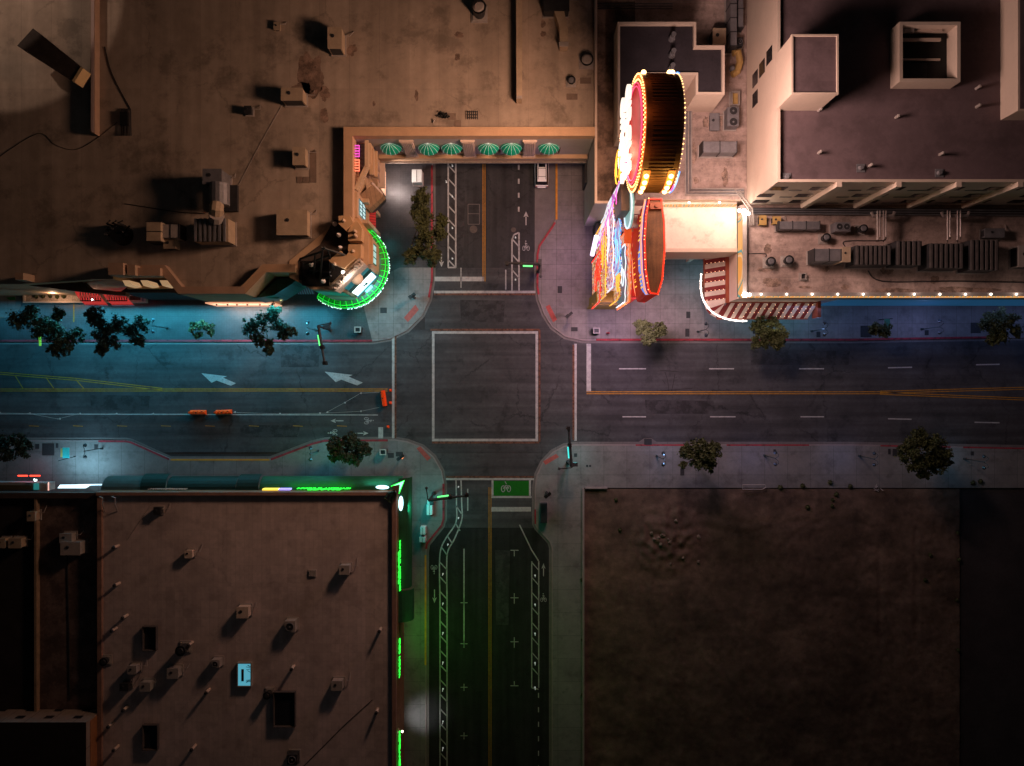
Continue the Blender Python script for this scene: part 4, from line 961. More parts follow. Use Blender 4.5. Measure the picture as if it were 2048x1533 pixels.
for xx in (DX0 + .45, DX1 - .55):
    for t in (-.02, .17, .34, .50):
        m.ball((xx, DY - (RY + .12) * math.cos(t), DZ + (RZ + .12) * math.sin(t)), .24, 8, 5)
for xx, s_ in ((DX0 + .2, 1), (DX1 - .7, 1), (DX1 - .45, 1)): m.ball((xx, DY + (RY + .1) * math.cos(.5), DZ + (RZ + .1) * math.sin(.5)), .26, 8, 5)
each(m, 'floodlamp', glow('amber_flood', (1, .55, .22), 6), bs)
m = MB()
for xx in (DX0 + .45, DX1 - .55):
    m.add([(xx + dx, DY - (RY + .07) * math.cos(t), DZ + (RZ + .07) * math.sin(t)) for t in [-.35 + .12 * k for k in range(9)] for dx in (-.32, .32)], [(2 * k, 2 * k + 1, 2 * k + 3, 2 * k + 2) for k in range(8)])
m.build('amber_glow_strip', mat('amber_side_glow', (.6, .2, .05), .5, .2, 1, emit=(1, .28, .04), es=.45), bs)  # glowing strips added for the golden light on the drum side
# big letters on the west face
text_mesh('CIRCUS', 3.0, .14, frame4((DX0 - 1.0, DY, DZ + 1.45), (0, -1, 0), (0, 0, 1)), G_SIGN, 'lettering', bs, .80)
text_mesh('CIRCUS', 3.0, .14, frame4((DX0 - 1.0, DY, DZ - 1.75), (0, -1, 0), (0, 0, 1)), G_SIGN, 'lettering', bs, .80)
m = MB(); m.box(12.0, 14.8, 22.6, 24.4, 10.1, 24.9).box(12.9, 15.6, 18.4, 20.6, 10.1, 14.0); m.build('pylon', CREAM, bs)
m = MB(); m.box(12.2, 16.0, 17.75, 18.1, 15.0, 15.5).box(12.2, 16.0, 19.3, 19.6, 15.0, 15.5); m.build('platform', CREAM, bs)
# layered neon fascia (lower sign)
NP = thing('neon_facade_sign', 'towering layered neon board in gold, white, pink and blue beside the pavement', 'sign', (12, 15, 0))
GOLD = [(1, .42, .03), (.45, .06, .02), (1, .6, .15), (.85, .06, .16), (.6, .22, .01), (.9, .8, .75), (.12, .03, .05)]
pats = [glow_pattern('neon_gold_scrolls', GOLD, (1, 1.3, .9), .8), glow_pattern('neon_gold_dots', GOLD[::-1], (1, 1.6, .8), .8),
        glow_pattern('neon_white_purple', [(1, .85, .9), (.4, .03, .35), (1, .35, .45), (.45, .55, 1), (1, .42, .05), (.1, .02, .1)], (1, .9, .7), .85),
        glow_pattern('neon_blue_white', [(.08, .28, .9), (.75, .85, 1), (.02, .10, .5), (.9, .2, .05), (.2, .5, 1)], (1, .4, 1.3), .9),
        glow_pattern('neon_orange', [(1, .35, .05), (1, .1, .08), (1, .7, .5), (1, .25, .1)], (1, .6, .7), .7)]
edge = [G_YEL, G_YEL, G_LWHITE, G_LWHITE, G_YEL]
def rnd_board(xt, y0, y1, zt, z0, pm, em, amp=.5, seed=0):
    rr = random.Random(seed); top = []; nS = 14
    a = W(0, y0, zt).y; b = W(0, y1, zt).y
    ys = [a + (b - a) * i / nS for i in range(nS + 1)]
    zs = [zt - amp + amp * math.sin(i * 1.3 + seed) * .8 + (-1.6 * amp if i in (0, nS) else 0) for i in range(nS + 1)]
    x = W(xt, 0, zt).x
    poly = list(zip(ys, zs)) + [(b, z0), (a, z0)]
    m = MB()
    # as strip of quads (front/back) with thickness
    for i in range(nS):
        m.xprism([(ys[i + 1], z0), (ys[i], z0), (ys[i], zs[i]), (ys[i + 1], zs[i + 1])], x - .09, x + .09)
    bd = m.build('neon_board', pm, NP)
    t = MB(); t.tube([(x - .12, y, z + .05) for y, z in zip(ys, zs)], .06, 5); t.tube([(x - .12, ys[0], z0), (x - .12, ys[0], zs[0])], .08, 5); t.tube([(x - .12, ys[-1], z0), (x - .12, ys[-1], zs[-1])], .08, 5)
    for q in range(3):
        ya = a + (b - a) * rr.uniform(.05, .4); yb = ya + (b - a) * rr.uniform(.25, .5); zc_ = z0 + (zt - z0) * rr.uniform(.45, .85)
        t.tube([(x - .15, (ya + yb) / 2 + (yb - ya) / 2 * math.cos(u * math.pi / 8), zc_ + .8 * math.sin(u * math.pi / 8)) for u in range(16)], .06, 5, True)
    t.build('neon_tube', em, NP)
rnd_board(1203, 500, 602, 12, 2.5, pats[0], G_RED, .5, 1)
rnd_board(1214, 434, 590, 14, 3, pats[1], edge[1], .4, 2)
rnd_board(1230, 400, 572, 16, 4, pats[2], G_LWHITE, .7, 3)
rnd_board(1243, 428, 540, 17.5, 6, pats[3], G_CYAN, .6, 4)
rnd_board(1242, 512, 596, 14, 5, pats[0], G_YEL, .8, 5)
rnd_board(1262, 452, 602, 14.5, 4, pats[4], G_ORG, .3, 6)
rnd_board(1254, 486, 602, 13, 5, glow_pattern('neon_teal_panel', [(.16, .3, .3), (.1, .2, .22), (.3, .1, .3)], (1, .6, .6), .5), G_LWHITE, .5, 8)
# sloped chequer band rising to the drum
x = 10.95; nS = 12; m = MB(); t = MB()
for i in range(nS):
    y0_, y1_ = 20.4 - i * .26, 20.4 - (i + 1) * .26
    z0_, z1_ = 25 - 17 * (i / nS), 25 - 17 * ((i + 1) / nS)
    m.xprism([(y1_, max(3, z1_ - 9)), (y0_, max(3, z0_ - 9)), (y0_, z0_), (y1_, z1_)], x - .08, x + .08)
CHQ = glow_pattern('chequer_white_violet', [(1, .95, 1), (1, .9, 1), (.5, .12, .5), (.75, .85, 1)], (1, .8, .22), .95)
m.build('chequer_panel', CHQ, NP)
t.tube([(x - .12, 20.4 - .26 * k, 25.1 - 17 * k / nS) for k in range(nS + 1)], .05, 5)
for k in range(1, nS, 2):
    y_, z_ = 20.4 - .26 * k, 25 - 17 * k / nS
    t.tube([(x - .14, y_, z_), (x - .14, y_ - 1.6, z_ - .4)], .04, 5)
t.build('neon_tube', G_MAG, NP)
m = MB()
for (px, py, z, ry, rz, mm, nm) in ((1246, 310, 24, 1.5, 2.0, G_TEAL, 'neon_balloon'), (1239, 335, 23, 1.7, 2.0, None, 'y'), (1259, 420, 19, 2.0, 2.6, G_TEAL, 'neon_balloon'), (1257, 375, 18, 1.2, 2, G_TEAL, 'neon_balloon')):
    c = W(px, py, z); ov = [(c.y + ry * math.cos(2 * math.pi * k / 24), c.z + rz * math.sin(2 * math.pi * k / 24)) for k in range(24)]
    if mm:
        MB().xprism(ov, c.x - .12, c.x + .12).build('balloon_panel', glow('balloon_teal', (.35, .6, .55), .55), NP)
        MB().tube([(c.x - .16, y, z_) for y, z_ in ov], .09, 5, True).build('neon_tube', G_LWHITE, NP)
    else:
        MB().tube([(c.x - .16, y, z_) for y, z_ in ov], .07, 5, True).tube([(c.x - .16, c.y + .6 * (y - c.y), c.z + .6 * (z_ - c.z)) for y, z_ in ov], .06, 5, True).build('neon_tube', G_YEL, NP)
m = MB(); c0 = W(1248, 345, 20); m.box(c0.x - .3, c0.x + .9, W(0, 430, 18).y, c0.y, 10.1, 20); m.build('back_frame', mat('sign_backing', (.16, .09, .06), .6, .2, 1), NP)
m = MB(); m.box(10.4, 13.0, 10.0, 11.4, .15, 8.5).box(10.15, 14.6, 9.95, 10.15, .15, 6.0); m.build('plinth', mat('gold_brown_box', (.25, .14, .03), .5, .3, 1, emit=(.5, .25, .02), es=.08), NP)
m = MB(); m.box(10.9, 14.5, 11.5, 20.8, .15, 3.5); m.build('base', METAL_D, NP)
a = W(1249, 452, 15); b = W(1263, 486, 15); MB().box(a.x, b.x, b.y, a.y, 14.6, 15).build('orange_hood', mat('orange_hood', (.8, .1, .01), .6, .15, 1, emit=(1, .12, .01), es=.35), NP)
m = MB(); c = W(1192, 490, 9); m.tube([c + Vector((0, 1.0, .5)), c + Vector((-.35, -1.1, -1.2))], .28, 6); m.build('neon_baton', glow('baton_white_violet', (.85, .7, 1), 1.5), NP)
# marquee (lens plan)
mq = thing('marquee_box', 'lens shaped marquee with brown roof, blue face and red bulb rim', 'sign', (15.2, 14.6, 0))
ZT = 20.0; e = [(1290, 400), (1283, 430), (1288, 500), (1293, 560), (1299, 587), (1317, 590), (1324, 565), (1330, 500), (1329, 440), (1322, 398)]
e = [(1297, 398), (1291, 430), (1288, 480), (1290, 540), (1296, 580), (1300, 588), (1316, 590), (1325, 560), (1330, 500), (1329, 445), (1323, 398)]
lens = P(e, ZT); MB().prism(lens, 12.0, ZT - .02).build('body', mat('marquee_red', (.35, .02, .015), .6, .2, 1, emit=(1, .03, .01), es=.15), mq)
MB().add([(p[0], p[1], ZT) for p in lens], [tuple(range(len(lens)))]).build('roof', BROWNT, mq)
m = MB(); rim(m, lens, .12, ZT + .001, ZT + .25); m.build('rim', glow('rim_red', (1, .03, .01), .9), mq)
mb_ = MB(); mw = MB()
for i in range(len(lens)):
    a, b = Vector(lens[i]), Vector(lens[(i + 1) % len(lens)])
    if i in (10, 5): continue
    nb = max(2, int((b - a).length / .36))
    for k in range(nb):
        p = a.lerp(b, k / nb); (mw if i < 5 and k % 2 == 0 else mb_).ball((p.x, p.y, ZT + .2), random.choice((.04, .07, .08)), 5, 3)
each(mb_, 'bulb', G_ORG, mq, 80); each(mw, 'bulb', G_WARMD, mq, 20)
# blue west face slanting outwards to the street
fc = MB(); bl = MB(); top = [Vector(lens[i]) for i in range(0, 6)]
bot = [W(*p, 12.3) for p in ((1274, 436), (1273, 455), (1269, 490), (1268, 545), (1271, 575), (1275, 593))]
top3 = [Vector((t_.x - .1, t_.y, ZT - .6)) for t_ in top]
fc.add(top3 + bot, [(i, i + 1, 7 + i, 6 + i) for i in range(5)])
fc.build('message_board', glow_pattern('board_blue', [(.03, .12, .5), (.06, .22, .8), (.10, .30, .9), (.2, .45, 1)], (.5, .3, 3), .95), mq, fix=False)
for row, (u, L_) in enumerate(((.86, 22), (.28, 16))):
    for k in range(L_):
        f = .12 + .7 * k / L_; i = min(4, int(f * 5)); g = f * 5 - i
        p = top3[i].lerp(top3[i + 1], g).lerp(bot[i].lerp(bot[i + 1], g), u) + Vector((-.12, 0, .1))
        if random.random() < .82: bl.box(p.x - .03, p.x + .03, p.y - .09, p.y + random.choice((-.03, .05)), p.z - .55, p.z + random.choice((.0, .45, .5)))
bl.build('changeable_letters', G_YEL, mq)
m = MB(); m.tube([bt + Vector((-.1, 0, -.1)) for bt in bot], .11, 6); m.tube([t_ + Vector((-.2, 0, .3)) for t_ in top3], .09, 6); m.build('neon_edge', glow('edge_salmon', (1, .3, .16), 1.2), mq)
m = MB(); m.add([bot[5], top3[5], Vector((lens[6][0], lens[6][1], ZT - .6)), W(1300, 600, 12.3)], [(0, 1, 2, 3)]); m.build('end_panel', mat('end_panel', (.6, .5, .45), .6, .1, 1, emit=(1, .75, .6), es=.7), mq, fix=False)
MB().box(14.1, 16.3, 10.3, 11.0, 9.0, 12.0).box(14.4, 15.8, 10.7, 19.5, .2, 9.0).build('pillar', mat('marquee_pillar', (.5, .03, .03), .6, .2, 1, emit=(1, .05, .04), es=.25), mq)
m = MB(); c = W(1310, 414, ZT); m.obox(c, 1.3, .7, ZT + .01, ZT + .5).cyl(c, .2, .2, ZT + .5, ZT + .8); tag(m.build('roof_fan', mat('rust_fan', (.3, .08, .03), .6, .3, 2)), 'rusty red fan unit on the brown marquee roof', 'fan')

# ======================================================== SW loan shop
ZS = 7.0
sw = thing('loan_shop', 'brown roofed corner loan shop with green lit lettering', 'building', (-35, -33, 0))
SX0, SX1, SY1 = W(192, 0, ZS).x, W(792, 0, ZS).x, W(0, 985, ZS).y
MB().box(SX0, SX1, SY1, -75, 0, 6.29).build('wall', mat('brown_wall', (.22, .10, .05), .8, .3, 1, streak=(.2, 3, 3, .7)), sw)
MB().box(SX0 + .01, SX1 - .01, SY1 - .01, -75, 6.3, 6.35).build('roof', ROOF_SW, sw)
m = MB(); m.box(SX1 - .5, SX1, -75, SY1, 6.351, ZS).box(SX0, SX1 - .5, SY1 - .4, SY1, 6.351, ZS).box(SX0, SX0 + .55, -75, SY1 - .4, 6.351, 6.75)
m.build('parapet', mat('brown_parapet', (.30, .17, .13), .8, .25, .8), sw)
m = MB(); m.box(W(340, 0, ZS).x, SX1 - .6, SY1 - .45, SY1 - .4 + .001, 6.36, 6.7); 
m = MB(); n_ = 6
def long_awning(pts_in, pts_out, z_in, z_out, name, mm, par):
    m = MB(); vs = []; fs = []
    for j in range(n_ + 1):
        u = j / n_; z = z_out + (z_in - z_out) * math.cos(u * math.pi / 2); f = math.sin(u * math.pi / 2)
        for a, b in zip(pts_in, pts_out): vs.append((a[0] + (b[0] - a[0]) * f, a[1] + (b[1] - a[1]) * f, z))
    k = len(pts_in)
    for j in range(n_):
        for i in range(k - 1): fs.append((j * k + i, j * k + i + 1, (j + 1) * k + i + 1, (j + 1) * k + i))
    base = [(b[0], b[1], z_out - .35) for b in pts_out]; s0 = len(vs); vs += base
    for i in range(k - 1): fs.append((n_ * k + i, n_ * k + i + 1, s0 + i + 1, s0 + i))
    m.add(vs, fs); return m.build(name, mm, par, fix=False)
GLIT = mat('awning_green_canvas', (.006, .022, .016), .65, .3, 1)
GLIT2 = mat('awning_bright_green_canvas', (.012, .08, .03), .65, .25, 1)
yi = SY1 + .002
def Xp(px, z=3.4): return W(px, 0, z).x
long_awning([(Xp(215), yi), (Xp(292), yi)], [(Xp(218), yi + 1.6), (Xp(292), yi + 1.6)], 5.0, 3.4, 'awning', mat('grey_green_canvas', (.05, .07, .065), .7, .2, 1), sw)
long_awning([(Xp(293), yi), (Xp(343), yi)], [(Xp(293), yi + 1.9), (Xp(343), yi + 1.9)], 5.1, 3.6, 'awning', GLIT, sw)
long_awning([(Xp(344), yi), (Xp(480), yi)], [(Xp(344), yi + 1.55), (Xp(480), yi + 1.55)], 5.0, 3.4, 'awning', GLIT, sw)
long_awning([(Xp(481), yi), (Xp(526), yi)], [(Xp(484), yi + 1.85), (Xp(526), yi + 1.85)], 5.2, 3.7, 'awning', GLIT, sw)
long_awning([(Xp(527), yi), (SX1, yi), ], [(Xp(527), yi + 1.55), (SX1 + .4, yi + 1.55)], 5.0, 3.4, 'awning', GLIT2, sw)
long_awning([(SX1 + .003, yi + 1.5), (SX1 + .003, W(0, 1175, 4).y)], [(SX1 + 1.5, yi + 1.5), (SX1 + 1.5, W(0, 1175, 4).y)], 5.0, 3.4, 'awning', GLIT2, sw)
long_awning([(SX1 + .003, W(0, 1176, 4).y), (SX1 + .003, W(0, 1240, 4).y)], [(SX1 + 1.8, W(0, 1178, 4).y), (SX1 + 1.8, W(0, 1240, 4).y)], 5.2, 3.6, 'awning', GLIT2, sw)
# writing
wd = .06
LET = [('JEWELRY & LOAN', 586, 710, 5.3, .85), ('PALACE', 612, 686, 6.25, .8)]
for s_, a, b, z, sz in LET:
    x0_, x1_ = W(a, 0, z).x, W(b, 0, z).x
    text_mesh(s_, sz * 1.25, .05, frame4(((x0_ + x1_) / 2, SY1 + .25, z), (-1, 0, 0), (0, 0, 1)), G_GRN, 'lettering', sw, (x1_ - x0_) / (len(s_) * sz * .82))
for s_, a, b, z, sz in (('JEWELRY & LOAN', 1073, 1190, 5.3, .85), ('PALACE', 1100, 1172, 6.25, .8), ('WE BUY GOLD', 1274, 1356, 5.6, .95), ('JEWELRY', 1454, 1540, 5.6, .95)):
    y0_, y1_ = W(0, a, z).y, W(0, b, z).y
    text_mesh(s_, sz * 1.25, .05, frame4((SX1 + .25, (y0_ + y1_) / 2, z), (0, 1, 0), (0, 0, 1)), G_GRN, 'lettering', sw, abs(y1_ - y0_) / (len(s_) * sz * .82))
x0_, x1_ = Xp(290, 5.8), Xp(382, 5.8); text_mesh('PALACE JEWELRY', 1.0, .05, frame4(((x0_ + x1_) / 2, SY1 + .25, 5.8), (-1, 0, 0), (0, 0, 1)), mat('dull_letters', (.5, .35, .28), .6, .1, 1), 'lettering', sw, abs(x1_ - x0_) / 9.6)
MB().box(Xp(526, 5.8), Xp(557, 5.8), SY1 + .1, SY1 + .3, 5.2, 6.1).build('light_box', glow('box_yellow', (1, .75, .1), 1.2), sw)
MB().box(Xp(558, 5.8), Xp(581, 5.8), SY1 + .1, SY1 + .3, 5.2, 6.0).build('light_box', glow('box_violet', (.4, .35, 1), 1.2), sw)
for (x, y, w_, h_) in ((Xp(765, 5.6), SY1 + .45, 1.55, .55),):
    m = MB(); m.add([(x + 1.0 * math.cos(t) * .85, y + .3 * math.sin(t) * 1 + 0, 5.7 + .35 * math.sin(t)) for t in [2 * math.pi * k / 20 for k in range(20)]], [tuple(range(20))])
    m.build('oval_sign', glow('oval_cyan', (.5, .9, 1), 3), sw)
m = MB(); y = W(0, 1007, 5.6).y; x = SX1 + .42; m.add([(x + .25 * math.cos(t), y + .95 * math.sin(t), 5.7 - .35 * math.cos(t)) for t in [2 * math.pi * k / 20 for k in range(20)]], [tuple(range(20))]); m.build('oval_sign', glow('oval_cyan_east', (.5, .9, 1), 3), sw)
# triangular corner sign
cs = thing('corner_arrow_sign', 'green triangular sign jutting from the loan shop corner on bracket arms', 'sign', W(795, 975, 7.5))
A, B, C_ = W(782, 973, 8), W(798, 988, 8), W(794, 976, 8)
tip = W(808, 962, 8)
m = MB(); m.prism([A.xy[:], B.xy[:], (W(800, 970, 8)).xy[:]], 6.6, 8); m.build('case', mat('case_brown', (.16, .08, .06), .6, .2, 1), cs)
m = MB(); m.add([(*A.xy, 8.01), (*tip.xy, 7.6), (*W(799, 969, 8).xy, 8.01)], [(0, 1, 2)]); m.add([(*B.xy, 8.01), (*W(799, 969, 8).xy, 8.01), (*tip.xy, 7.6)], [(0, 1, 2)])
m.build('lit_face', glow('mint_face', (.25, 1, .5), 2.2), cs, fix=False)
m = MB(); m.tube([(*A.xy, 8.02), (*tip.xy, 7.7), (*B.xy, 8.02)], .07, 5); m.build('neon_edge', G_GRN, cs)
m = MB()
for q in ((768, 998), (776, 1003), (784, 1006)): m.tube([W(q[0], q[1], 7), W(790, 978, 7.6)], .05, 4)
m.tube([W(768, 996, 7), W(782, 1006, 7)], .05, 4); m.build('bracket', mat('bracket_green', (.12, .15, .06), .6, .2, 1), cs)
# left neighbours
lb = thing('bank_building', 'dark low building with white fascia and lit signs left of the loan shop', 'building', (-60, -40, 0))
LX0 = W(84, 0, 5).x
BANK = lb
MB().box(-110, SX0 - .001, SY1 - .9, -75, 0, 5.38).build('wall', mat('dark_wall', (.08, .06, .05), .8, .3, 1), lb)
MB().box(LX0, SX0 - .001, SY1 - .9, -75, 5.39, 5.42).build('roof', mat('dim_roof', (.17, .115, .10), .9, .4, .4, stain=(.5, .6, .45)), lb)
MB().box(-110, LX0 - .3, SY1 - .9, -75, 5.381, 5.41).build('lower_roof', mat('black_roof', (.025, .02, .02), .9, .4, .4), lb)
m = MB(); m.box(LX0 - .3, LX0, -75, SY1 - .9, 5.43, 6.1); m.build('parapet', mat('dim_parapet', (.3, .2, .13), .8, .3, 1), lb)
m = MB(); m.box(-110, SX0 - .002, SY1 - .9, SY1 - .2, 5.43, 6.2); m.build('front_parapet', mat('front_dark', (.07, .05, .045), .8, .3, 1), lb)
m = MB(); m.box(-110, Xp(78, 4.4), SY1 - .19, SY1 + .9, 3.2, 4.6); m.build('fascia', mat('fascia_white', (.28, .27, .27), .6, .1, 1), lb)
m = MB(); m.box(-110, Xp(62, 4.9), SY1 - .0, SY1 + .6, 4.61, 4.75); m.build('sign_tray', mat('tray_olive', (.08, .07, .04), .7, .2, 1), lb)
MB().box(Xp(66, 4.9), Xp(76, 4.9), SY1 + .0, SY1 + .8, 4.62, 4.8).build('sign_case', mat('sign_teal', (.04, .16, .15), .6, .1, 1, emit=(.05, .5, .5), es=.3), lb)
m = MB()
for k in range(7): p = W(71 + random.uniform(-3, 3), 961 + random.uniform(-2, 2), 5); m.ball(p, .1, 5, 3)
m.build('neon_sign', glow('neon_script', (.8, 1, 1), 3), lb)
m = MB(); m.tube([W(36, 952, 3.6), W(55, 952, 3.6)], .1, 6); m.tube([W(60, 952, 3.6), W(80, 952, 3.6)], .1, 6); m.build('neon_strip', glow('neon_strip_red', (1, .06, .03), 2.5), lb)
m = MB(); m.box(Xp(78, 4.6), Xp(95, 4.6), SY1 - .15, SY1 + .85, 3.0, 4.7); m.build('corner_case', METAL_L, lb)
m = MB()
for k in range(8): m.ball((Xp(95, 4.6) + .08, SY1 - .1 + k * .14, 4.5), .05, 5, 3)
each(m, 'bulb', glow('bulb_rose', (1, .5, .4), 3), lb)
m = MB(); m.add([W(115, 977, 4.6), W(172, 977, 4.6), W(184, 969, 4.2), W(120, 970, 4.2)], [(0, 1, 2, 3)]); m.build('lit_canopy', glow('canopy_cool_white', (.75, .95, 1), 1.6), lb, fix=False)
m = MB(); m.add([W(150, 972, 3.2), W(213, 971, 3.2), W(215, 968, 3.0), W(156, 969, 3.0)], [(0, 1, 2, 3)]); m.build('lit_shopfront', glow('shop_cool', (.65, .85, 1), 1.2), lb, fix=False)
bb2 = thing('rear_building', 'tall dark building at the lower left corner with windowed north wall', 'building', (-60, -50, 0))
zq = 9.0; a = W(192, 1445, zq)
MB().box(-110, a.x - 1.2, a.y, -90, 0, zq).build('wall', mat('rear_wall', (.26, .2, .17), .8, .2, 1, grid=(3, 5, .06, .5)), bb2); MB().box(-110, a.x - 1.21, a.y - .01, -90, zq + .001, zq + .03).build('roof', mat('rear_roof', (.02, .017, .016), .9, .3, 1), bb2)
MB().box(a.x - 1.19, SX0 - .01, a.y - .2, -90, 0, 8.2).build('brick_wall', mat('rust_brick', (.30, .12, .05), .85, .2, 1), bb2)
for k in range(5):
    for z in (5.3, 7.3): x = a.x - 3 - k * 3.6; MB().box(x - .5, x + .5, a.y, a.y + .06, z, z + .7).build('window', WINDOW, bb2)

# ======================================================== rooftop equipment
def unit(style, label, x0, y0, x1, y1, zr, h, mm=METAL_L, name=None, cat='air conditioner', group=None, base=True):
    zt = zr + h; a = W(x0, y0, zt); b = W(x1, y1, zt); xa, xb, ya, yb = a.x, b.x, b.y, a.y
    c = Vector(((xa + xb) / 2, (ya + yb) / 2, zr)); t = thing(name or 'rooftop_unit', label, cat, c, group)
    if base and mm is not WINDOW: MB().box(xa - .12, xb + .12, ya - .12, yb + .12, zr + .004, zr + .16).build('curb', METAL_L, t)
    z0 = zr + (.17 if base else .01)
    if style == 'louver':
        MB().box(xa, xb, ya, yb, z0, zt - .25).build('case', mm, t); m = MB(); n_ = max(3, int((xb - xa) / .52))
        for k in range(n_):
            x = xa + (xb - xa) * (k + .1) / n_; m.box(x, x + (xb - xa) * .45 / n_, ya, yb, zt - .249, zt)
        m.build('louvres', LOUV if mm is METAL_D else METAL, t)
    elif style == 'fan':
        MB().box(xa, xb, ya, yb, z0, zt).build('case', mm, t); r_ = min(xb - xa, yb - ya) * .36
        ce = [c] if (xb - xa) < 1.6 * (yb - ya) and (yb - ya) < 1.6 * (xb - xa) else ([c - Vector(((xb - xa) * .24, 0, 0)), c + Vector(((xb - xa) * .24, 0, 0))] if xb - xa > yb - ya else [c - Vector((0, (yb - ya) * .3, 0)), c + Vector((0, (yb - ya) * .3, 0))])
        for q in ce:
            f = MB().cyl(q, r_, r_, zt + .001, zt + .08).build('fan_grille', METAL_D, t); MB().ring(q, r_ * 1.1, r_ * .14, zt + .002, zt + .14, 20).cyl(q, r_ * .25, r_ * .2, zt + .081, zt + .16, 10).build('fan_ring', METAL, f)
    elif style == 'cyl':
        r_ = (xb - xa) / 2; MB().obox(c, r_ * 1.9, r_ * 1.9, zr + .16, zr + .3).build('base_plate', METAL_L, t)
        MB().cyl(c, r_ * .8, r_, zr + .3, zt - .12).build('housing', METAL_D, t); MB().ring(c, r_ * 1.02, r_ * .16, zt - .12, zt, 24).build('rim_ring', BLACK, t); MB().cyl(c, r_ * .8, r_ * .55, zt - .12, zt + .04).build('hood', mm, t)
    elif style == 'pipe':
        MB().cyl(c, (xb - xa) / 2, (xb - xa) / 2, zr + .01, zt, 12).build('stack', mm, t); MB().cyl(c, (xb - xa) * .6, (xb - xa) * .45, zt - .15, zt + .1, 12).build('cowl', METAL_D, t)
    elif style == 'box':
        MB().box(xa, xb, ya, yb, z0, zt).build('case', mm, t, bevel=.04); MB().box(xa - .05, xb + .05, ya - .05, yb + .05, zt + .001, zt + .06).build('lid', mm, t)
        m = MB(); m.box(xa - .03, xa - .001, ya + .15, yb - .15, z0 + .1, zt - .15).box(xa + .15, xb - .15, ya - .03, ya - .001, z0 + .1, zt - .15); m.build('side_grille', METAL_D, t)
        hh = random.Random(int(x0 * 13 + y0)); MB().tube([(xb + .02, yb - .2, zr + .5), (xb + .5 + hh.random() * .6, yb - .25, zr + .45), (xb + .5 + hh.random() * .6, yb + hh.uniform(.1, .7), zr + .06)], .045, 5).build('conduit', METAL_L, t); MB().cyl((xa + (xb - xa) * .35, ya + (yb - ya) * .6), min(.22, min(xb - xa, yb - ya) * .16), min(.2, min(xb - xa, yb - ya) * .14), zt + .061, zt + .14, 10).build('cap', METAL_D, t)
    elif style == 'duct':
        MB().box(xa, xb, ya, yb, z0 + .15, zt).build('duct', mm, t, bevel=.06); m = MB(); n_ = max(2, int(max(xb - xa, yb - ya) / 1.5))
        for k in range(n_ + 1):
            if xb - xa > yb - ya: x = xa + (xb - xa) * k / n_; m.box(x - .04, x + .04, ya - .05, yb + .05, z0 + .1, zt + .05)
            else: y = ya + (yb - ya) * k / n_; m.box(xa - .05, xb + .05, y - .04, y + .04, z0 + .1, zt + .05)
        m.build('flange', METAL_D, t)
    elif style == 'hatch':
        fm2 = LOUV if mm is WINDOW else METAL_L; m = MB(); rim(m, [(xa, ya), (xb, ya), (xb, yb), (xa, yb)], .08, z0, zt); m.build('curb_frame', fm2, t); MB().box(xa + .085, xb - .085, ya + .085, yb - .085, z0, z0 + .06).build('cover', mm, t)
    return t
TANU = mat('tan_unit', (.42, .31, .22), .7, .2, 1)
NR = ZR
unit('box', 'tan double box unit with a notch, centre of the casino roof', 563, 177, 605, 201, NR, 1.9, TANU)
unit('box', 'tan hooded box unit above the corner parapet of the casino roof', 586, 296, 610, 330, NR, 1.5, TANU)
unit('box', 'tan cube unit near the top edge of the casino roof', 656, 56, 683, 97, NR, 2.0, TANU)
unit('box', 'small dark junction box with a black shadow left of the notched unit', 489, 213, 502, 227, NR, .8, METAL_D)
unit('box', 'small pale vent box near the top left of the casino roof', 548, 46, 560, 60, NR, .4, TANU, base=False)
unit('louver', 'big louvred cooling unit of the lower casino roof cluster', 387, 437, 455, 483, NR, 2.6, TANU)
unit('duct', 'grey duct box left of the louvred cooling unit', 292, 444, 322, 483, NR, 2.4, TANU, cat='duct')
unit('duct', 'round ended duct between the louvred unit and the grey duct box', 324, 449, 358, 476, NR, 2.0, METAL_L, cat='duct', base=False)
unit('box', 'purple grey square tank top above the louvred unit', 406, 339, 443, 368, NR, 3.0, METAL, cat='tank')
unit('box', 'low rectangular tan penthouse box between the cooling units and corner tower', 554, 421, 614, 470, NR, 1.6, TANU)
unit('box', 'small box under the round ended duct', 328, 478, 350, 497, NR, 1.4, TANU, base=False)
t = thing('barrel_tank', 'horizontal metal barrel tank below the purple grey tank top', 'tank', W(432, 388, NR))
c = W(436, 388, 14.6); m = MB(); m.yprism([(c.x - 0.0 + 1.15 * math.cos(k * math.pi / 8), 14.2 + 1.15 * math.sin(k * math.pi / 8)) for k in range(16)], c.y - 1.25, c.y + 1.25); m.build('barrel', METAL, t); MB().box(c.x - 1.5, c.x + 1.4, c.y - 1.5, c.y + 1.6, NR + .01, NR + .5).build('stand', METAL_D, t)
t = thing('elbow_duct', 'pale elbow duct between the barrel tank and louvred unit', 'duct', W(433, 425, NR)); MB().tube([W(433, 408, 15) + Vector((0, 0, -.2)), W(433, 418, 15), W(433, 434, 14.2)], [.75, .8, .8], 10).build('elbow', TANU, t); MB().tube([W(433, 430, 14.8), W(433, 440, 14.2)], .85, 10).build('collar', METAL_L, t)
t = thing('pipe_stack_cluster', 'dark tangle of exhaust pipes left of the duct cluster', 'pipes', W(247, 470, NR)); m = MB()
for k in range(9): p = W(225 + 8 * (k % 4) * 1.6, 452 + 11 * (k // 3), NR); m.tube([p + Vector((0, 0, .0)), p + Vector((0, 0, 1.2 + .2 * (k % 3))), p + Vector((.5, .3, 1.5))], .13, 6)
m.build('pipe', METAL_D, t); MB().cyl(W(247, 472, NR), 1.2, 1.0, NR + .01, NR + 1.3).build('drum', BLACK, t)
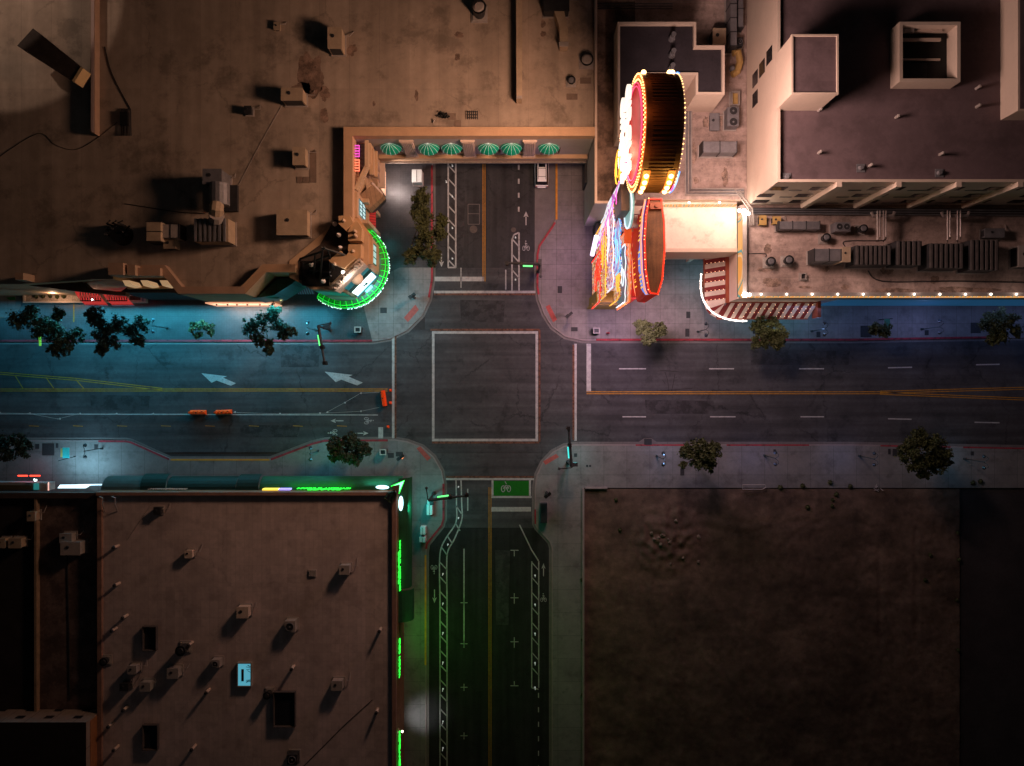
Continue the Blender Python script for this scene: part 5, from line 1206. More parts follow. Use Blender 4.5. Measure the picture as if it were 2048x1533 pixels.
unit('cyl', 'large round vent with pale hood by the right edge of the casino roof', 1161, 105, 1187, 131, NR, .9, METAL_L, name='round_vent', cat='vent')
unit('cyl', 'smaller dark round vent left below the large round vent', 1135, 152, 1151, 168, NR, .8, METAL, name='round_vent', cat='vent')
unit('cyl', 'wide open cylinder vent at the top edge of the casino roof', 943, -2, 972, 28, NR, 2.0, METAL_L, name='round_vent', cat='vent')
unit('box', 'dark box at the top edge right of the long roof wall', 1088, -12, 1138, 22, NR, 1.6, METAL_D)
t = thing('bent_duct', 'bent tan duct hanging below the dark box at the top edge', 'duct', W(1125, 60, NR)); MB().prism(P([(1108, 22), (1128, 22), (1136, 60), (1136, 92), (1120, 92), (1119, 55)], 13.4), NR + .05, 13.5).build('duct', TANU, t); MB().prism(P([(1118, 84), (1137, 84), (1137, 93), (1118, 93)], 13.6), 13.51, 13.6).build('cover', METAL_L, t)
m = MB(); m.prism(P([(1032, -60), (1045, -60), (1044, 198), (1033, 198)], 13.4), NR + .01, 13.4); t = thing('roof_wall', 'long thin pale raised wall on the casino roof above the street', 'wall', W(1038, 90, NR)); m.build('wall', TANU, t); MB().prism(P([(1033, 192), (1044, 192), (1044, 198), (1033, 198)], 13.4), 13.401, 13.45).build('end_cap', METAL_L, t)
m = MB(); m.prism(P([(181, -60), (190, -60), (190, 268), (181, 264)], 12.9), NR + .01, 12.9); t = thing('roof_wall', 'long thin raised wall with pinkish top at the left of the casino roof', 'wall', W(186, 100, NR)); m.build('wall', CAP, t); MB().prism(P([(182.5, -60), (188.5, -60), (188.5, 266), (182.5, 263)], 12.9), 12.901, 12.96).build('cap', mat('wall_cap_pink', (.5, .36, .33), .7, .1, 1), t)
t = thing('billboard_back', 'dark tilted box structure beside the pool of light at upper left', 'structure', W(100, 110, NR)); m = MB(); m.prism(P([(66, 57), (165, 137), (148, 164), (34, 92)], 16), 14.2, 16); m.build('case', mat('billboard_case', (.05, .035, .03), .8, .4, 1), t)
MB().prism(P([(161, 134), (166, 137), (149, 165), (144, 162)], 16.1), 14.5, 16.1).build('end_strip', mat('painted_lit_edge', (.6, .42, .22), .7, .1, 1), t)  # pale colour painted on the end where light catches it
m = MB(); 
for q in ((80, 90), (120, 120), (140, 140)): m.tube([W(*q, NR + .01), W(*q, 14.3)], .12, 6)
m.build('leg', METAL_D, t)
t = thing('pipe_bundle', 'dark bundle of pipe fittings right of the left roof wall', 'pipes', W(252, 245, NR)); m = MB()
for k in range(7): m.tube([W(243 + 3 * k, 218, NR + .2), W(244 + 3 * k, 272, NR + .3 + .1 * (k % 3))], .07, 5)
m.build('pipe', METAL_D, t); MB().obox(W(252, 240, NR), .9, 1.6, NR + .02, NR + .5).build('box', BLACK, t)
t = thing('roof_ladder', 'metal grate and cut pipe by the street edge of the casino roof', 'grate', W(945, 230, NR)); m = MB()
for k in range(6): m.tube([W(935 + 4 * k, 222, NR + .3), W(935 + 4 * k, 239, NR + .3)], .05, 4)
for k in range(3): m.tube([W(935, 224 + 6 * k, NR + .3), W(956, 224 + 6 * k, NR + .3)], .05, 4)
m.build('grate', METAL_D, t)
t = thing('pipe_fitting', 'black tangle of fittings left of the metal grate', 'pipes', W(884, 234, NR)); m = MB()
rr = random.Random(3)
for k in range(12): p = W(872 + rr.random() * 26, 228 + rr.random() * 10, NR + .2); m.tube([p, p + Vector((rr.uniform(-.5, .5), rr.uniform(-.4, .4), .2))], .1, 5)
m.build('pipe', BLACK, t); MB().tube([W(866, 246, NR + .1), W(870, 238, NR + .4)], .08, 5).build('stub', METAL_L, t)
for x0_, y0_, x1_, y1_, lb in ((897, 227, 912, 240, 'brown square pad by the black fittings'), (909, 241, 922, 254, 'dark square pad touching the street parapet'), (1160, 156, 1182, 168, 'double brown pad under the large round vent'), (1133, 188, 1155, 200, 'brown pad under the smaller dark round vent'), (620, 302, 633, 366, 'long brown patch right of the hooded box unit'), (594, 354, 604, 367, 'small square patch below the hooded box unit'), (606, 354, 619, 367, 'square patch beside the long brown patch')):
    m = MB(); m.prism(P([(x0_, y0_), (x1_, y0_), (x1_, y1_), (x0_, y1_)], NR), NR + .01, NR + .05); tag(m.build('roof_pad', mat('pad_brown', (.20, .14, .11), .85, .2, 2)), lb, 'roof pad')
def stain(px, py, rx, ry, z, mm, par, sd):
    rr = random.Random(sd); n_ = 40; pts = []
    for k in range(n_):
        t = 2 * math.pi * k / n_; f = 1 + .45 * noise.noise(Vector((math.cos(t) * 1.6, math.sin(t) * 1.6, sd))) + .22 * noise.noise(Vector((math.cos(t) * 5, math.sin(t) * 5, sd)))
        p = W(px + rx * f * math.cos(t), py + ry * f * math.sin(t), z); pts.append((p.x, p.y, z))
    MB().add([(W(px, py, z).x, W(px, py, z).y, z)] + pts, [(0, 1 + k, 1 + (k + 1) % n_) for k in range(n_)]).build('stain', mm, par)
STN = mat('roof_stain_dark', (.20, .13, .10), .6, .5, .7, stain=(1.2, 1.6, .44)); STE = mat('roof_stain_east', (.20, .135, .11), .7, .5, 1.0, stain=(1.4, 1.8, .45))
for i, (x, y, rx, ry) in enumerate(((625, 150, 26, 40), (602, 178, 22, 12), (650, 188, 9, 14), (648, 232, 9, 14), (702, 100, 10, 12), (748, 208, 3, 5), (833, 192, 4, 10), (915, 115, 5, 8), (1086, 48, 5, 7), (1086, 68, 5, 6), (918, 70, 10, 6))): stain(x, y, rx, ry, ZR + .006, STN, nw, i + .3)
for i, (x, y, rx, ry) in enumerate(((1546, 565, 18, 9), (1535, 498, 8, 10), (1530, 540, 14, 5), (1572, 577, 5, 4), (1650, 538, 8, 6), (1775, 540, 14, 10), (1790, 582, 40, 5), (1870, 560, 10, 8), (1925, 580, 60, 6), (1690, 575, 8, 5), (1610, 600 - 25, 14, 3), (1388, 310, 5, 20), (1412, 245, 6, 12), (1443, 242, 6, 11), (1450, 355, 6, 16), (1392, 362, 5, 8))): stain(x, y, rx, ry, PZ + .008, STE, pod if x > 1500 else an, i + .7)
# cables on the casino roof
def cable(pts, zr, r_, mm, label):
    m = MB(); q = curve(pts, 5); m.tube([W(x, y, zr) + Vector((0, 0, r_ + .01)) for x, y in q], r_, 5); tag(m.build('cable', mm), label, 'cable')
cable([(565, 210), (520, 290), (478, 370)], NR, .028, METAL_L, 'thin pale conduit running down left from the notched roof unit')
cable([(-10, 320), (75, 268), (110, 290), (150, 300), (190, 280), (235, 245)], NR, .03, BLACK, 'dark cable wandering across the left of the casino roof')
cable([(250, 408), (300, 416), (360, 425), (410, 428)], NR, .05, BLACK, 'dark cable left of the elbow duct')
cable([(210, 95), (225, 150), (262, 220)], NR, .05, BLACK, 'dark cable curving down to the pipe bundle')
# corner roof rig
t = thing('lighting_rig', 'dark scaffold lighting rig in the shadow behind the corner tower', 'rig', W(645, 520, 13)); m = MB()
for a, b in (((600, 518, 13), (640, 505, 15)), ((640, 505, 15), (650, 495, 16)), ((610, 530, 13), (660, 510, 15)), ((630, 508, 14.5), (628, 550, 13)), ((645, 500, 16), (640, 560, 13)), ((620, 540, 13), (660, 545, 14)), ((598, 520, 13), (606, 525, 13)), ((642, 495, 16), (690, 510, 14.5)), ((655, 500, 15), (668, 540, 13.5)), ((640, 560, 13), (662, 552, 14))):
    m.tube([W(*a), W(*b)], .12, 5)
m.build('truss', BLACK, t); MB().box(W(600, 0, 13).x, W(655, 0, 13).x, W(0, 570, 13).y, W(0, 520, 13).y, ZR + .01, ZR + .3).build('deck', BLACK, t)
for i, (px, py) in enumerate(((668, 447), (676, 469), (679, 495), (621, 529), (645, 562))):
    m = MB().cyl(W(px, py, 13.4), .3, .04, 13, 13.9, 8); tag(m.build('roof_spike', mat('spike_pale', (.75, .68, .66), .5, .1, 1)), 'small pale pointed finial in the shade behind the corner tower', 'finial', 'pale pointed finials behind the tower parapet')
# street wing roof equipment
ER = PZ
unit('duct', 'long grey duct unit on the street wing roof beside the ochre boxes', 1558, 443, 1640, 459, ER, 1.3, METAL, cat='duct')
unit('fan', 'twin fan condenser right of the long grey duct unit', 1671, 445, 1701, 463, ER, 1.6, METAL)
unit('box', 'ochre box near the fire stair', 1519, 432, 1532, 450, ER, .7, OCHRE, base=False, cat='box')
unit('box', 'ochre box beside the left end of the long grey duct', 1546, 434, 1561, 448, ER, .7, OCHRE, base=False, cat='box')
for px, py, r_, lb in ((1543, 523, 9, 'pale round exhaust fan, leftmost on the street wing roof'), (1579, 520, 9, 'dark rimmed round exhaust fan beside the pale one'), (1654, 475, 8, 'dark rimmed round fan on a square base left of the pipe risers'), (1728, 457, 8, 'dark round fan beside the upper pipe risers')):
    unit('cyl', lb, px - r_, py - r_, px + r_, py + r_, ER, 1.2, METAL, name='exhaust_fan', cat='fan')
unit('hatch', 'small square vent with hook near the lower street wing parapet', 1602, 547, 1613, 559, ER, .5, METAL_D, name='roof_vent', cat='vent')
unit('duct', 'large dark duct at the left end of the chiller row', 1629, 498, 1688, 523, ER, 2.2, METAL, cat='duct')
unit('box', 'tan angled hood on the chiller row duct', 1685, 495, 1700, 524, ER, 2.7, TANU, cat='hood', base=False)
unit('louver', 'dark louvred chiller, first from the left in the row', 1712, 491, 1785, 529, ER, 2.9, METAL_D)
unit('louver', 'dark louvred chiller, second from the left in the row', 1794, 482, 1846, 530, ER, 2.7, METAL_D)
unit('louver', 'dark louvred chiller, third from the left in the row', 1860, 487, 1930, 536, ER, 2.8, METAL_D)
unit('louver', 'dark louvred chiller, rightmost in the row', 1942, 480, 2000, 540, ER, 2.8, METAL_D)
unit('box', 'small machine with pale fin above the rightmost chiller', 1970, 458, 2008, 475, ER, 1.0, METAL)
unit('box', 'pale edged cabinet at the right edge of the street wing roof', 2037, 492, 2070, 534, ER, 1.6, METAL_L)
for k, (pts, lb) in enumerate((((1755, 1760, 1767, 1772), 'four bright pipe risers'), ((1895, 1900, 1915, 1921), 'four bright pipe risers'))):
    t = thing('pipe_risers', 'group of %s above the %s chiller' % (lb, 'first' if k == 0 else 'third'), 'pipes', W(pts[0], 450, ER))
    for i, x in enumerate(pts): MB().tube([W(x, 422, 12.4), W(x, 480 - 6 * (i % 2), 12.2), W(x, 484 - 6 * (i % 2), 11.0)], .09, 6).build('pipe', PIPE, t)
    MB().tube([W(pts[0] - 12, 424, 12.0), W(pts[0] - 9, 432, 12.0), W(pts[-1] + 14, 432, 12.0), W(pts[-1] + 17, 424, 12.0)], .2, 6).build('header', PIPE, t)
t = thing('pipe_rack', 'long rack of parallel pipes along the foot of the hotel tower', 'pipes', W(1700, 425, ER))
for k in range(6): MB().tube([W(1500, 417 + 2.1 * k, ER + .5), W(2150, 419 + 2.6 * k, ER + .5)], .09, 5).build('pipe', METAL if k % 2 else METAL_D, t)
t = thing('pipe_rack', 'bent bundle of parallel pipes on the annex roof right of the big sign', 'pipes', W(1380, 300, ER))
for k in range(5): MB().tube([W(1371 + 3 * k, 222, ER + .4), W(1371 + 3 * k, 390 - 3 * k, ER + .4), W(1488, 390 - 3 * k + 0, ER + .4)], .09, 5).build('pipe', METAL if k % 2 else METAL_L, t)
t = thing('fire_stair', 'pale metal fire stair at the corner between tower and street wing', 'stair', W(1495, 410, ER)); m = MB()
for o_ in (0, 8):
    m.tube([W(1470 + o_, 380 + o_ * .3, 14), W(1497 + o_, 418, 12), W(1500 + o_, 450, 10.5)], .08, 5)
m.build('handrail', METAL_L, t); m = MB()
for k in range(12): u = k / 11; a = W(1470, 380, 14).lerp(W(1497, 418, 12), u); m.tube([a, a + Vector((.55, .1, 0))], .05, 4); a = W(1497, 418, 12).lerp(W(1500, 450, 10.5), u); m.tube([a, a + Vector((.5, 0, 0))], .05, 4)
m.build('tread', METAL_L, t)
cable([(1735, 542), (1765, 563), (1900, 563), (2070, 566)], ER, .07, METAL_D, 'dark conduit along the lower part of the street wing roof')
cable([(1690, 494), (1691, 483), (1760, 482), (1770, 478)], ER, .06, METAL_D, 'dark pipe above the first chiller')
cable([(1496, 508), (1530, 508), (1530, 517)], ER, .05, METAL_D, 'short double pipe left of the pale round fan')
# annex roof equipment
unit('fan', 'twin fan grey condenser on the annex roof', 1455, 215, 1478, 252, ER, 1.6, METAL)
unit('hatch', 'ochre framed hatch above the twin fan condenser', 1464, 182, 1480, 210, ER, .8, OCHRE, name='roof_hatch', cat='hatch')
unit('box', 'flat square grey pad box left of the twin fan condenser', 1420, 228, 1438, 261, ER, .4, METAL, base=False)
unit('duct', 'wide purple grey duct box at the lower part of the annex roof', 1406, 283, 1474, 305, ER, 2.0, METAL, cat='duct')
unit('duct', 'vertical grey duct along the tower wall at the top edge', 1461, -20, 1474, 92, ER, 2.2, METAL, cat='duct')
unit('duct', 'second vertical duct hugging the tower wall at the top edge', 1476, -20, 1487, 55, ER, 1.5, METAL, cat='duct')
unit('box', 'beige cabinet above the black stair tower roof', 1426, 58, 1451, 90, ER, 2.0, TANU)
unit('fan', 'small square fan unit by the tower wall', 1474, 75, 1486, 92, ER, .8, METAL_D)
t = thing('bent_duct', 'oval bent bronze duct by the tower wall', 'duct', W(1470, 120, ER)); MB().tube([W(1466, 108, 11), W(1476, 104, 11), W(1480, 125, 11), W(1474, 144, 11), W(1464, 150, 11)], .42, 8).build('duct', OCHRE, t); MB().ball(W(1464, 138, 11), .4, 8, 6).build('elbow', METAL, t)
t = thing('pipe_rack', 'run of dark pipes at the top edge above the stair tower', 'pipes', W(1300, 10, ER))
for k in range(3): MB().tube([W(1190, 8 + 5 * k, 12.5), W(1345, 8 + 5 * k, 12.5)], .06, 5).build('pipe', METAL_D, t)
# loan shop roof equipment
LR = 6.35
for (st_, x0_, y0_, x1_, y1_, h_, lb, mm) in (
    ('box', 308, 1016, 321, 1030, .8, 'dark grille box at the upper left of the loan shop roof', METAL_D), ('box', 370, 1102, 384, 1116, .9, 'white tilted vent box on the upper loan shop roof', CREAM),
    ('hatch', 618, 1142, 630, 1153, .25, 'small square hatch at the middle right of the loan shop roof', METAL_L), ('box', 679, 1132, 698, 1149, 1.4, 'tan cube unit right of the small square hatch', METAL_L),
    ('box', 474, 1215, 496, 1236, 1.3, 'pale angular vent box in the middle of the loan shop roof', CREAM), ('fan', 569, 1243, 590, 1265, 1.3, 'single fan box right of the pale angular vent', METAL_L),
    ('box', 256, 1333, 272, 1348, 1.2, 'tan box in the left cluster, upper one', METAL_L), ('box', 280, 1366, 300, 1383, 1.2, 'tan box in the left cluster, lower right one', METAL_L), ('box', 240, 1368, 256, 1382, 1.2, 'tan box in the left cluster, lower left one', METAL_D),
    ('box', 335, 1338, 356, 1357, 1.3, 'tan box unit right of the left cluster', METAL_L), ('fan', 422, 1321, 439, 1336, 1.2, 'open topped box left of the lit skylight', METAL_L), ('box', 663, 1363, 684, 1381, 1.3, 'tan box near the right edge of the loan shop roof', METAL_L),
    ('fan', 574, 1510, 594, 1530, 1.2, 'fan box at the bottom edge of the loan shop roof', METAL_D), ('box', 120, 1068, 143, 1086, 1.2, 'pale box on the narrow roof left of the loan shop', METAL_L)):
    unit(st_, lb, x0_, y0_, x1_, y1_, LR if x0_ > 195 else 5.43, h_, mm)
unit('box', 'wooden toned larger box on the narrow roof left of the loan shop', 122, 1085, 160, 1110  , 5.43, 1.6, METAL_L)
unit('box', 'dim box on the far left dark roof, right one', 18, 1078, 42, 1096  , 5.43, 1.2, TANU); unit('box', 'dim box on the far left dark roof, left one', -6, 1078, 10, 1096  , 5.43, 1.2, TANU); unit('box', 'dim box on the upper far left dark roof', 55, 1024, 70, 1042  , 5.43, 1.2, TANU)
for x0_, y0_, x1_, y1_, lb in ((284, 1254, 312, 1303, 'dark rectangular skylight, upper left of the loan shop roof'), (284, 1451, 315, 1502, 'dark rectangular skylight, lower left of the loan shop roof'), (546, 1385, 590, 1456, 'tall dark skylight right of the lit one')):
    unit('hatch', lb, x0_, y0_, x1_, y1_, LR, .7, WINDOW, name='skylight', cat='skylight')
t = thing('skylight', 'turquoise lit skylight with branch shadows on the loan shop roof', 'skylight', W(489, 1350, LR)); m = MB(); a = W(474, 1326, 6.9); b = W(503, 1374, 6.9)
rim(m, [(a.x, b.y), (b.x, b.y), (b.x, a.y), (a.x, a.y)], .12, LR + .01, 6.95); m.build('curb_frame', METAL_L, t)
MB().box(a.x + .13, b.x - .13, b.y + .13, a.y - .13, 6.7, 6.85).build('pane', glow('skylight_cyan', (.10, .42, .55), .8), t)
m = MB(); rr = random.Random(4)
for k in range(9): y = b.y + .3 + (a.y - b.y - .6) * rr.random(); m.tube([(b.x - .15, y, 6.9), (a.x + 1.1 + rr.random() * .3, y + rr.uniform(-.3, .3), 6.9)], .03, 4)
m.box(a.x + .55, a.x + .85, b.y + .7, b.y + 2.2, 6.86, 6.95); m.build('branch_shadow', BLACK, t)  # black strokes stand in for branch shadows on the pane
for i, (px, py) in enumerate(((226, 1096), (228, 1172), (222, 1263), (226, 1502), (244, 1237), (376, 1292), (411, 1387), (245, 1422), (382, 1501), (582, 1340), (758, 1264), (752, 1427), (215, 1455))):
    unit('pipe', 'slim pale vent stack on the loan shop roof casting a long shadow', px - 3, py - 3, px + 3, py + 3, LR, 1.3, CREAM, name='vent_stack', cat='vent', group='slim vent stacks on the loan shop roof', base=False)
unit('cyl', 'black capped round exhaust with a long shadow, left half of the loan shop roof', 350, 1293, 370, 1313, LR, 1.7, METAL_D, name='exhaust_fan', cat='fan'); unit('cyl', 'black ringed round exhaust right of the lit skylight', 526, 1385, 541, 1400, LR, 1.3, METAL_D, name='exhaust_fan', cat='fan'); unit('cyl', 'caged round exhaust on the left parapet of the loan shop', 198, 1317, 214, 1333, LR, 1.0, METAL_D, name='exhaust_fan', cat='fan')
for px, lb in ((205, 'left angled metal antenna brace at the top left of the loan shop roof'), (230, 'right angled metal antenna brace at the top left of the loan shop roof')):
    t = thing('antenna_brace', lb, 'antenna', W(px, 1005, LR)); MB().tube([W(px - 7, 994, 8), W(px, 996, 8), W(px, 1010, 7.6), W(px + 5, 1023, LR + .05)], .07, 5).build('brace', METAL_L, t)
cable([(305, 1005), (275, 1050), (255, 1080)], LR, .03, METAL_L, 'thin pale wire at the upper left of the loan shop roof'); cable([(745, 1400), (690, 1450), (640, 1500), (600, 1540)], LR, .04, BLACK, 'dark wire crossing the lower right of the loan shop roof'); cable([(135, 1110), (138, 1250), (140, 1400)], 5.43, .06, METAL_D, 'dark conduit down the narrow roof left of the loan shop')

# ======================================================== trees
def tree(label, base, blobs, h, mi, dens=1.0, seed=0, lean=None):
    rr = random.Random(seed); b = W(*base); t = thing('street_tree', label, 'tree', (b.x, b.y, ZP))
    tm = MB(); fork = Vector((b.x, b.y, h * .42))
    tm.tube([(b.x, b.y, ZP), (b.x + rr.uniform(-.1, .1), b.y, h * .2), fork], [.17, .14, .11], 7)
    cs = []
    for (px, py, r_) in blobs:
        z = h * rr.uniform(.68, .9); c = W(px, py, z); cs.append((c, r_ * (H - z) / 1480))
        mid = fork.lerp(c, .5) + Vector((rr.uniform(-.2, .2), rr.uniform(-.2, .2), .3)); tm.tube([fork - Vector((0, 0, .3)), mid, c], [.09, .06, .025], 5)
        for q in range(5):
            d = Vector((rr.gauss(0, 1), rr.gauss(0, 1), rr.gauss(0, .4))).normalized() * cs[-1][1] * rr.uniform(.8, 1.15); tm.tube([mid.lerp(c, .6), c + d], [.035, .012], 4)
    tm.build('trunk', BARK, t)
    lm = MB()
    for c, r_ in cs:
        # sub-clumps give an uneven outline with gaps
        subs = [(c + Vector((rr.gauss(0, 1), rr.gauss(0, 1), rr.gauss(0, .6))).normalized() * r_ * rr.uniform(.15, 1.0), r_ * rr.uniform(.16, .36)) for _ in range(int(27 * dens))]
        for sc, sr in subs:
            for _ in range(int(26 + 170 * sr * sr)):
                p = sc + Vector((rr.gauss(0, .5), rr.gauss(0, .5), rr.gauss(0, .4))) * sr
                s_ = rr.uniform(.07, .18); a = Vector((rr.gauss(0, 1), rr.gauss(0, 1), rr.gauss(0, .6))).normalized() * s_
                q = a.cross(Vector((rr.gauss(0, .5), rr.gauss(0, .5), 1))).normalized() * s_ * .7
                lm.add([p - a, p - q, p + a, p + q], [(0, 1, 2, 3)])
    lm.build('crown', LEAFM[mi], t, fix=False)
tree('wide dark street tree at far left by the kerb, in two leaning lobes', (100, 660), [(52, 640, 26), (80, 655, 24), (60, 622, 14), (105, 655, 26), (115, 628, 14), (125, 690, 22), (148, 672, 18), (110, 700, 14)], 7.5, 0, 1, 1)
tree('dark spreading street tree second from left, with a separate right lobe', (215, 660), [(188, 632, 20), (205, 655, 26), (232, 650, 20), (218, 685, 20), (200, 700, 12), (258, 662, 15), (282, 650, 17), (275, 680, 14)], 7.5, 3, 1, 2)
tree('small thin street tree third from left on the upper pavement', (405, 656), [(386, 655, 13), (404, 650, 13), (418, 660, 12), (395, 668, 10)], 5, 2, .5, 3)
tree('bushy street tree below the floodlit wall, left of the traffic signal', (545, 655), [(500, 655, 19), (525, 640, 22), (545, 625, 16), (555, 655, 24), (575, 665, 16), (535, 690, 16), (515, 678, 16), (540, 706, 10)], 7, 0, .75, 4)
tree('long dark tree beside the upper street over the corner pavement', (845, 455), [(840, 390, 16), (842, 415, 20), (845, 440, 22), (850, 470, 24), (840, 500, 24), (862, 510, 20), (820, 515, 16), (880, 465, 16), (885, 440, 12), (865, 525, 12)], 8, 2, 1, 5)
tree('small round street tree below the neon sign', (1292, 660), [(1285, 650, 14), (1300, 662, 18), (1318, 660, 15), (1296, 680, 13), (1278, 662, 9)], 5.5, 2, .9, 6)
tree('yellow green street tree touching the striped canopy', (1530, 663), [(1520, 650, 18), (1535, 668, 24), (1558, 668, 18), (1520, 685, 16), (1555, 690, 14), (1545, 645, 12)], 6, 2, 1, 7)
tree('small tree beside the green pavement sign', (1750, 658), [(1752, 655, 13), (1766, 660, 14), (1745, 663, 9), (1770, 668, 9)], 5, 2, .9, 8)
tree('dense dark street tree at the far right of the upper pavement', (1985, 652), [(1975, 645, 20), (1998, 640, 22), (2020, 648, 20), (2000, 665, 22), (1985, 680, 12), (2032, 665, 12)], 6.5, 2, 1.1, 9)
tree('dark tree cut off by the left edge on the lower pavement', (20, 897), [(2, 885, 20), (28, 880, 16), (45, 898, 18), (15, 905, 22), (50, 885, 12)], 6, 3, .8, 10)
tree('round star shaped tree on the lower left pavement near the corner', (697, 897), [(675, 890, 18), (700, 885, 20), (720, 895, 18), (690, 912, 20), (712, 918, 14), (668, 912, 14), (735, 903, 9), (662, 896, 9)], 5.5, 0, 1, 11)
tree('round street tree on the lower right pavement, first beside the dirt lot', (1388, 912), [(1375, 905, 18), (1398, 900, 20), (1422, 905, 20), (1395, 925, 20), (1420, 930, 14), (1365, 930, 9), (1430, 893, 11)], 6, 2, 1, 12)
tree('largest round street tree on the lower right pavement', (1832, 908), [(1820, 900, 24), (1845, 885, 26), (1870, 900, 28), (1835, 925, 26), (1865, 930, 24), (1890, 915, 18), (1835, 870, 14), (1848, 948, 12)], 7.5, 2, 1.1, 13)

# ======================================================== street furniture
GLB = mat('lamp_shade_dark', (.03, .04, .05), .4, .2, 2); POSTM = mat('post_green_black', (.02, .03, .032), .5, .2, 2)
def lamp(loc, ang):
    t = thing('street_lamp', None, 'street lamp', loc); l_ = Vector(loc); d = Vector((math.cos(ang), math.sin(ang), 0))
    MB().cyl(l_, .16, .12, ZP, .6, 10).tube([l_ + Vector((0, 0, .5)), l_ + Vector((0, 0, 4.3))], .055, 8).build('post', POSTM, t)
    m = MB()
    for s_ in (-1, 1): m.tube([l_ + Vector((0, 0, 4.1)), l_ + Vector((0.22, 0, 4.5)) + d * .25 * s_, l_ + Vector((.22, 0, 4.8)) + d * .55 * s_, l_ + Vector((0.1, 0, 4.65)) + d * .72 * s_], .035, 6)
    m.build('arm', POSTM, t)
    for s_ in (-1, 1):
        p = l_ + Vector((.05, 0, 4.3)) + d * .75 * s_
        sh = MB().cyl(p, .24, .09, 4.25, 4.62, 12).build('lamp_shade', GLB, t); MB().ball(p + Vector((0, 0, -.1)), .13, 8, 6).build('globe', mat('frosted_globe', (.5, .55, .6), .3, 0, emit=(.6, .8, 1), es=.6), sh)
    return t
lp = [((1395, 664), 'double globe street lamp left of the striped canopy tree, upper pavement'), ((1622, 663), 'double globe street lamp right of the striped canopy, upper pavement'), ((1842, 659), 'double globe street lamp right of the green pavement sign'),
      ((1313, 912), 'double globe street lamp left of the first dirt lot tree'), ((1528, 911), 'double globe street lamp in the middle of the lower right pavement'), ((1717, 912), 'double globe street lamp left of the largest round tree'), ((1927, 918), 'double globe street lamp right of the largest round tree'),
      ((206, 897), 'double globe street lamp beside the bright shopfront, lower left pavement'), ((637, 902), 'double globe street lamp left of the star shaped tree'), ((632, 661), 'double globe street lamp left of the upper left traffic signal'), ((336, 657), 'double globe street lamp between the second and third left trees')]
L0 = None
for i, (p, lb_) in enumerate(lp):
    loc = W(*p)
    if L0 is None: L0 = lamp((loc.x, loc.y, ZP), R(90)); o = L0; L0.location = (loc.x, loc.y, ZP)
    else: o = copy_tree(L0); o.location = (loc.x, loc.y, ZP)
    tag(o, lb_, 'street lamp', 'double globe street lamps')
GSIGN = glow('sign_green_lit', (.15, 1, .25), 1.3)
def signal(label, pole, tip, armz, sgn_col, side):
    a = W(*pole); z = armz; t = thing('traffic_signal', label, 'traffic signal', (a.x, a.y, ZP)); b = W(*tip, z)
    top = Vector((a.x, a.y, z)); d = (Vector((b.x, b.y, z)) - top); dn = d.normalized(); pn = Vector((-dn.y, dn.x, 0))
    MB().cyl(a, .3, .25, ZP, .5, 12).tube([(a.x, a.y, .4), (a.x, a.y, z + .3)], [.15, .12], 10).build('pole', METAL_D, t)
    MB().tube([top, Vector((b.x, b.y, z + .1))], [.20, .13], 8).build('mast_arm', METAL_D, t)
    for f in (.97, .55):
        p = top + d * f; m = MB(); m.obox(p, .45, .4, z - .7, z + .35, math.atan2(dn.y, dn.x)); h_ = m.build('signal_head', BLACK, t)
        m = MB()
        for k in range(3): q = p + pn * .24 * side; m.ball((q.x, q.y, z + .15 - .3 * k), .1, 6, 4)
        m.build('lens', mat('signal_lens', (.05, .02, .01), .3, 0), h_)
    p0 = top + d * .22; p1 = top + d * .5; m = MB(); m.obox((p0 + p1) / 2 + pn * .26 * side, (p1 - p0).length, .12, z - .45, z + .1, math.atan2(dn.y, dn.x)); m.build('street_name_sign', sgn_col, t)
    m = MB(); q = top + pn * -.5 * side; m.obox(q, .5, .9, z - 2.6, z - 1.9, math.atan2(dn.y, dn.x)); m.build('controller_box', METAL_D, t)
    c2 = top - dn * .1; m = MB(); m.obox(c2 + pn * .9, 1.6, .12, z + .15, z + .3, math.atan2(pn.y, pn.x)); m.ball(c2 + pn * 1.6 + Vector((0, 0, .2)), .2, 8, 5, .5); m.build('luminaire_arm', METAL_D, t)
    return t
signal('traffic signal with mast arm crossing the upper street', (1077, 543), (1012, 527), 6, GSIGN, 1)
signal('traffic signal with mast arm pointing down over the left road', (660, 660), (650, 729), 6, GSIGN, -1)
signal('traffic signal with mast arm over the lower street beside the loan shop', (868, 987), (936, 991), 6, GSIGN, 1)
signal('traffic signal with turquoise lit sign on the lower right corner', (1136, 924), (1137, 855), 6, glow('sign_turquoise', (.05, .8, .75), 1.2), 1)
# bright arm housings (reflective faces seen lit)
for px, py, lb_ in ((829, 597, 'pedestrian signal post on the upper left corner'), (1135, 634, 'pedestrian signal post on the upper right corner'), (806, 912, 'pedestrian signal post with orange light on the lower left corner'), (1093, 985, 'pedestrian signal post beside the green bike box')):
    a = W(px, py); t = thing('pedestrian_signal', lb_, 'pedestrian signal', (a.x, a.y, ZP)); MB().tube([(a.x, a.y, ZP), (a.x, a.y, 3.0)], .07, 8).cyl(a, .18, .18, ZP, .35, 10).build('post', METAL_D, t)
    m = MB(); m.obox((a.x + .15, a.y + .1), .7, .35, 2.2, 2.9, R(40)); m.obox((a.x - .2, a.y - .15), .4, .4, 2.4, 3.0, R(40)); m.build('signal_head', BLACK, t); MB().obox((a.x + .33, a.y - .08), .22, .04, 2.4, 2.7, R(40)).build('lens', glow('hand_orange', (1, .25, .05), 2.5) if px == 806 else mat('dark_lens', (.05, .03, .02), .3, 0), t)
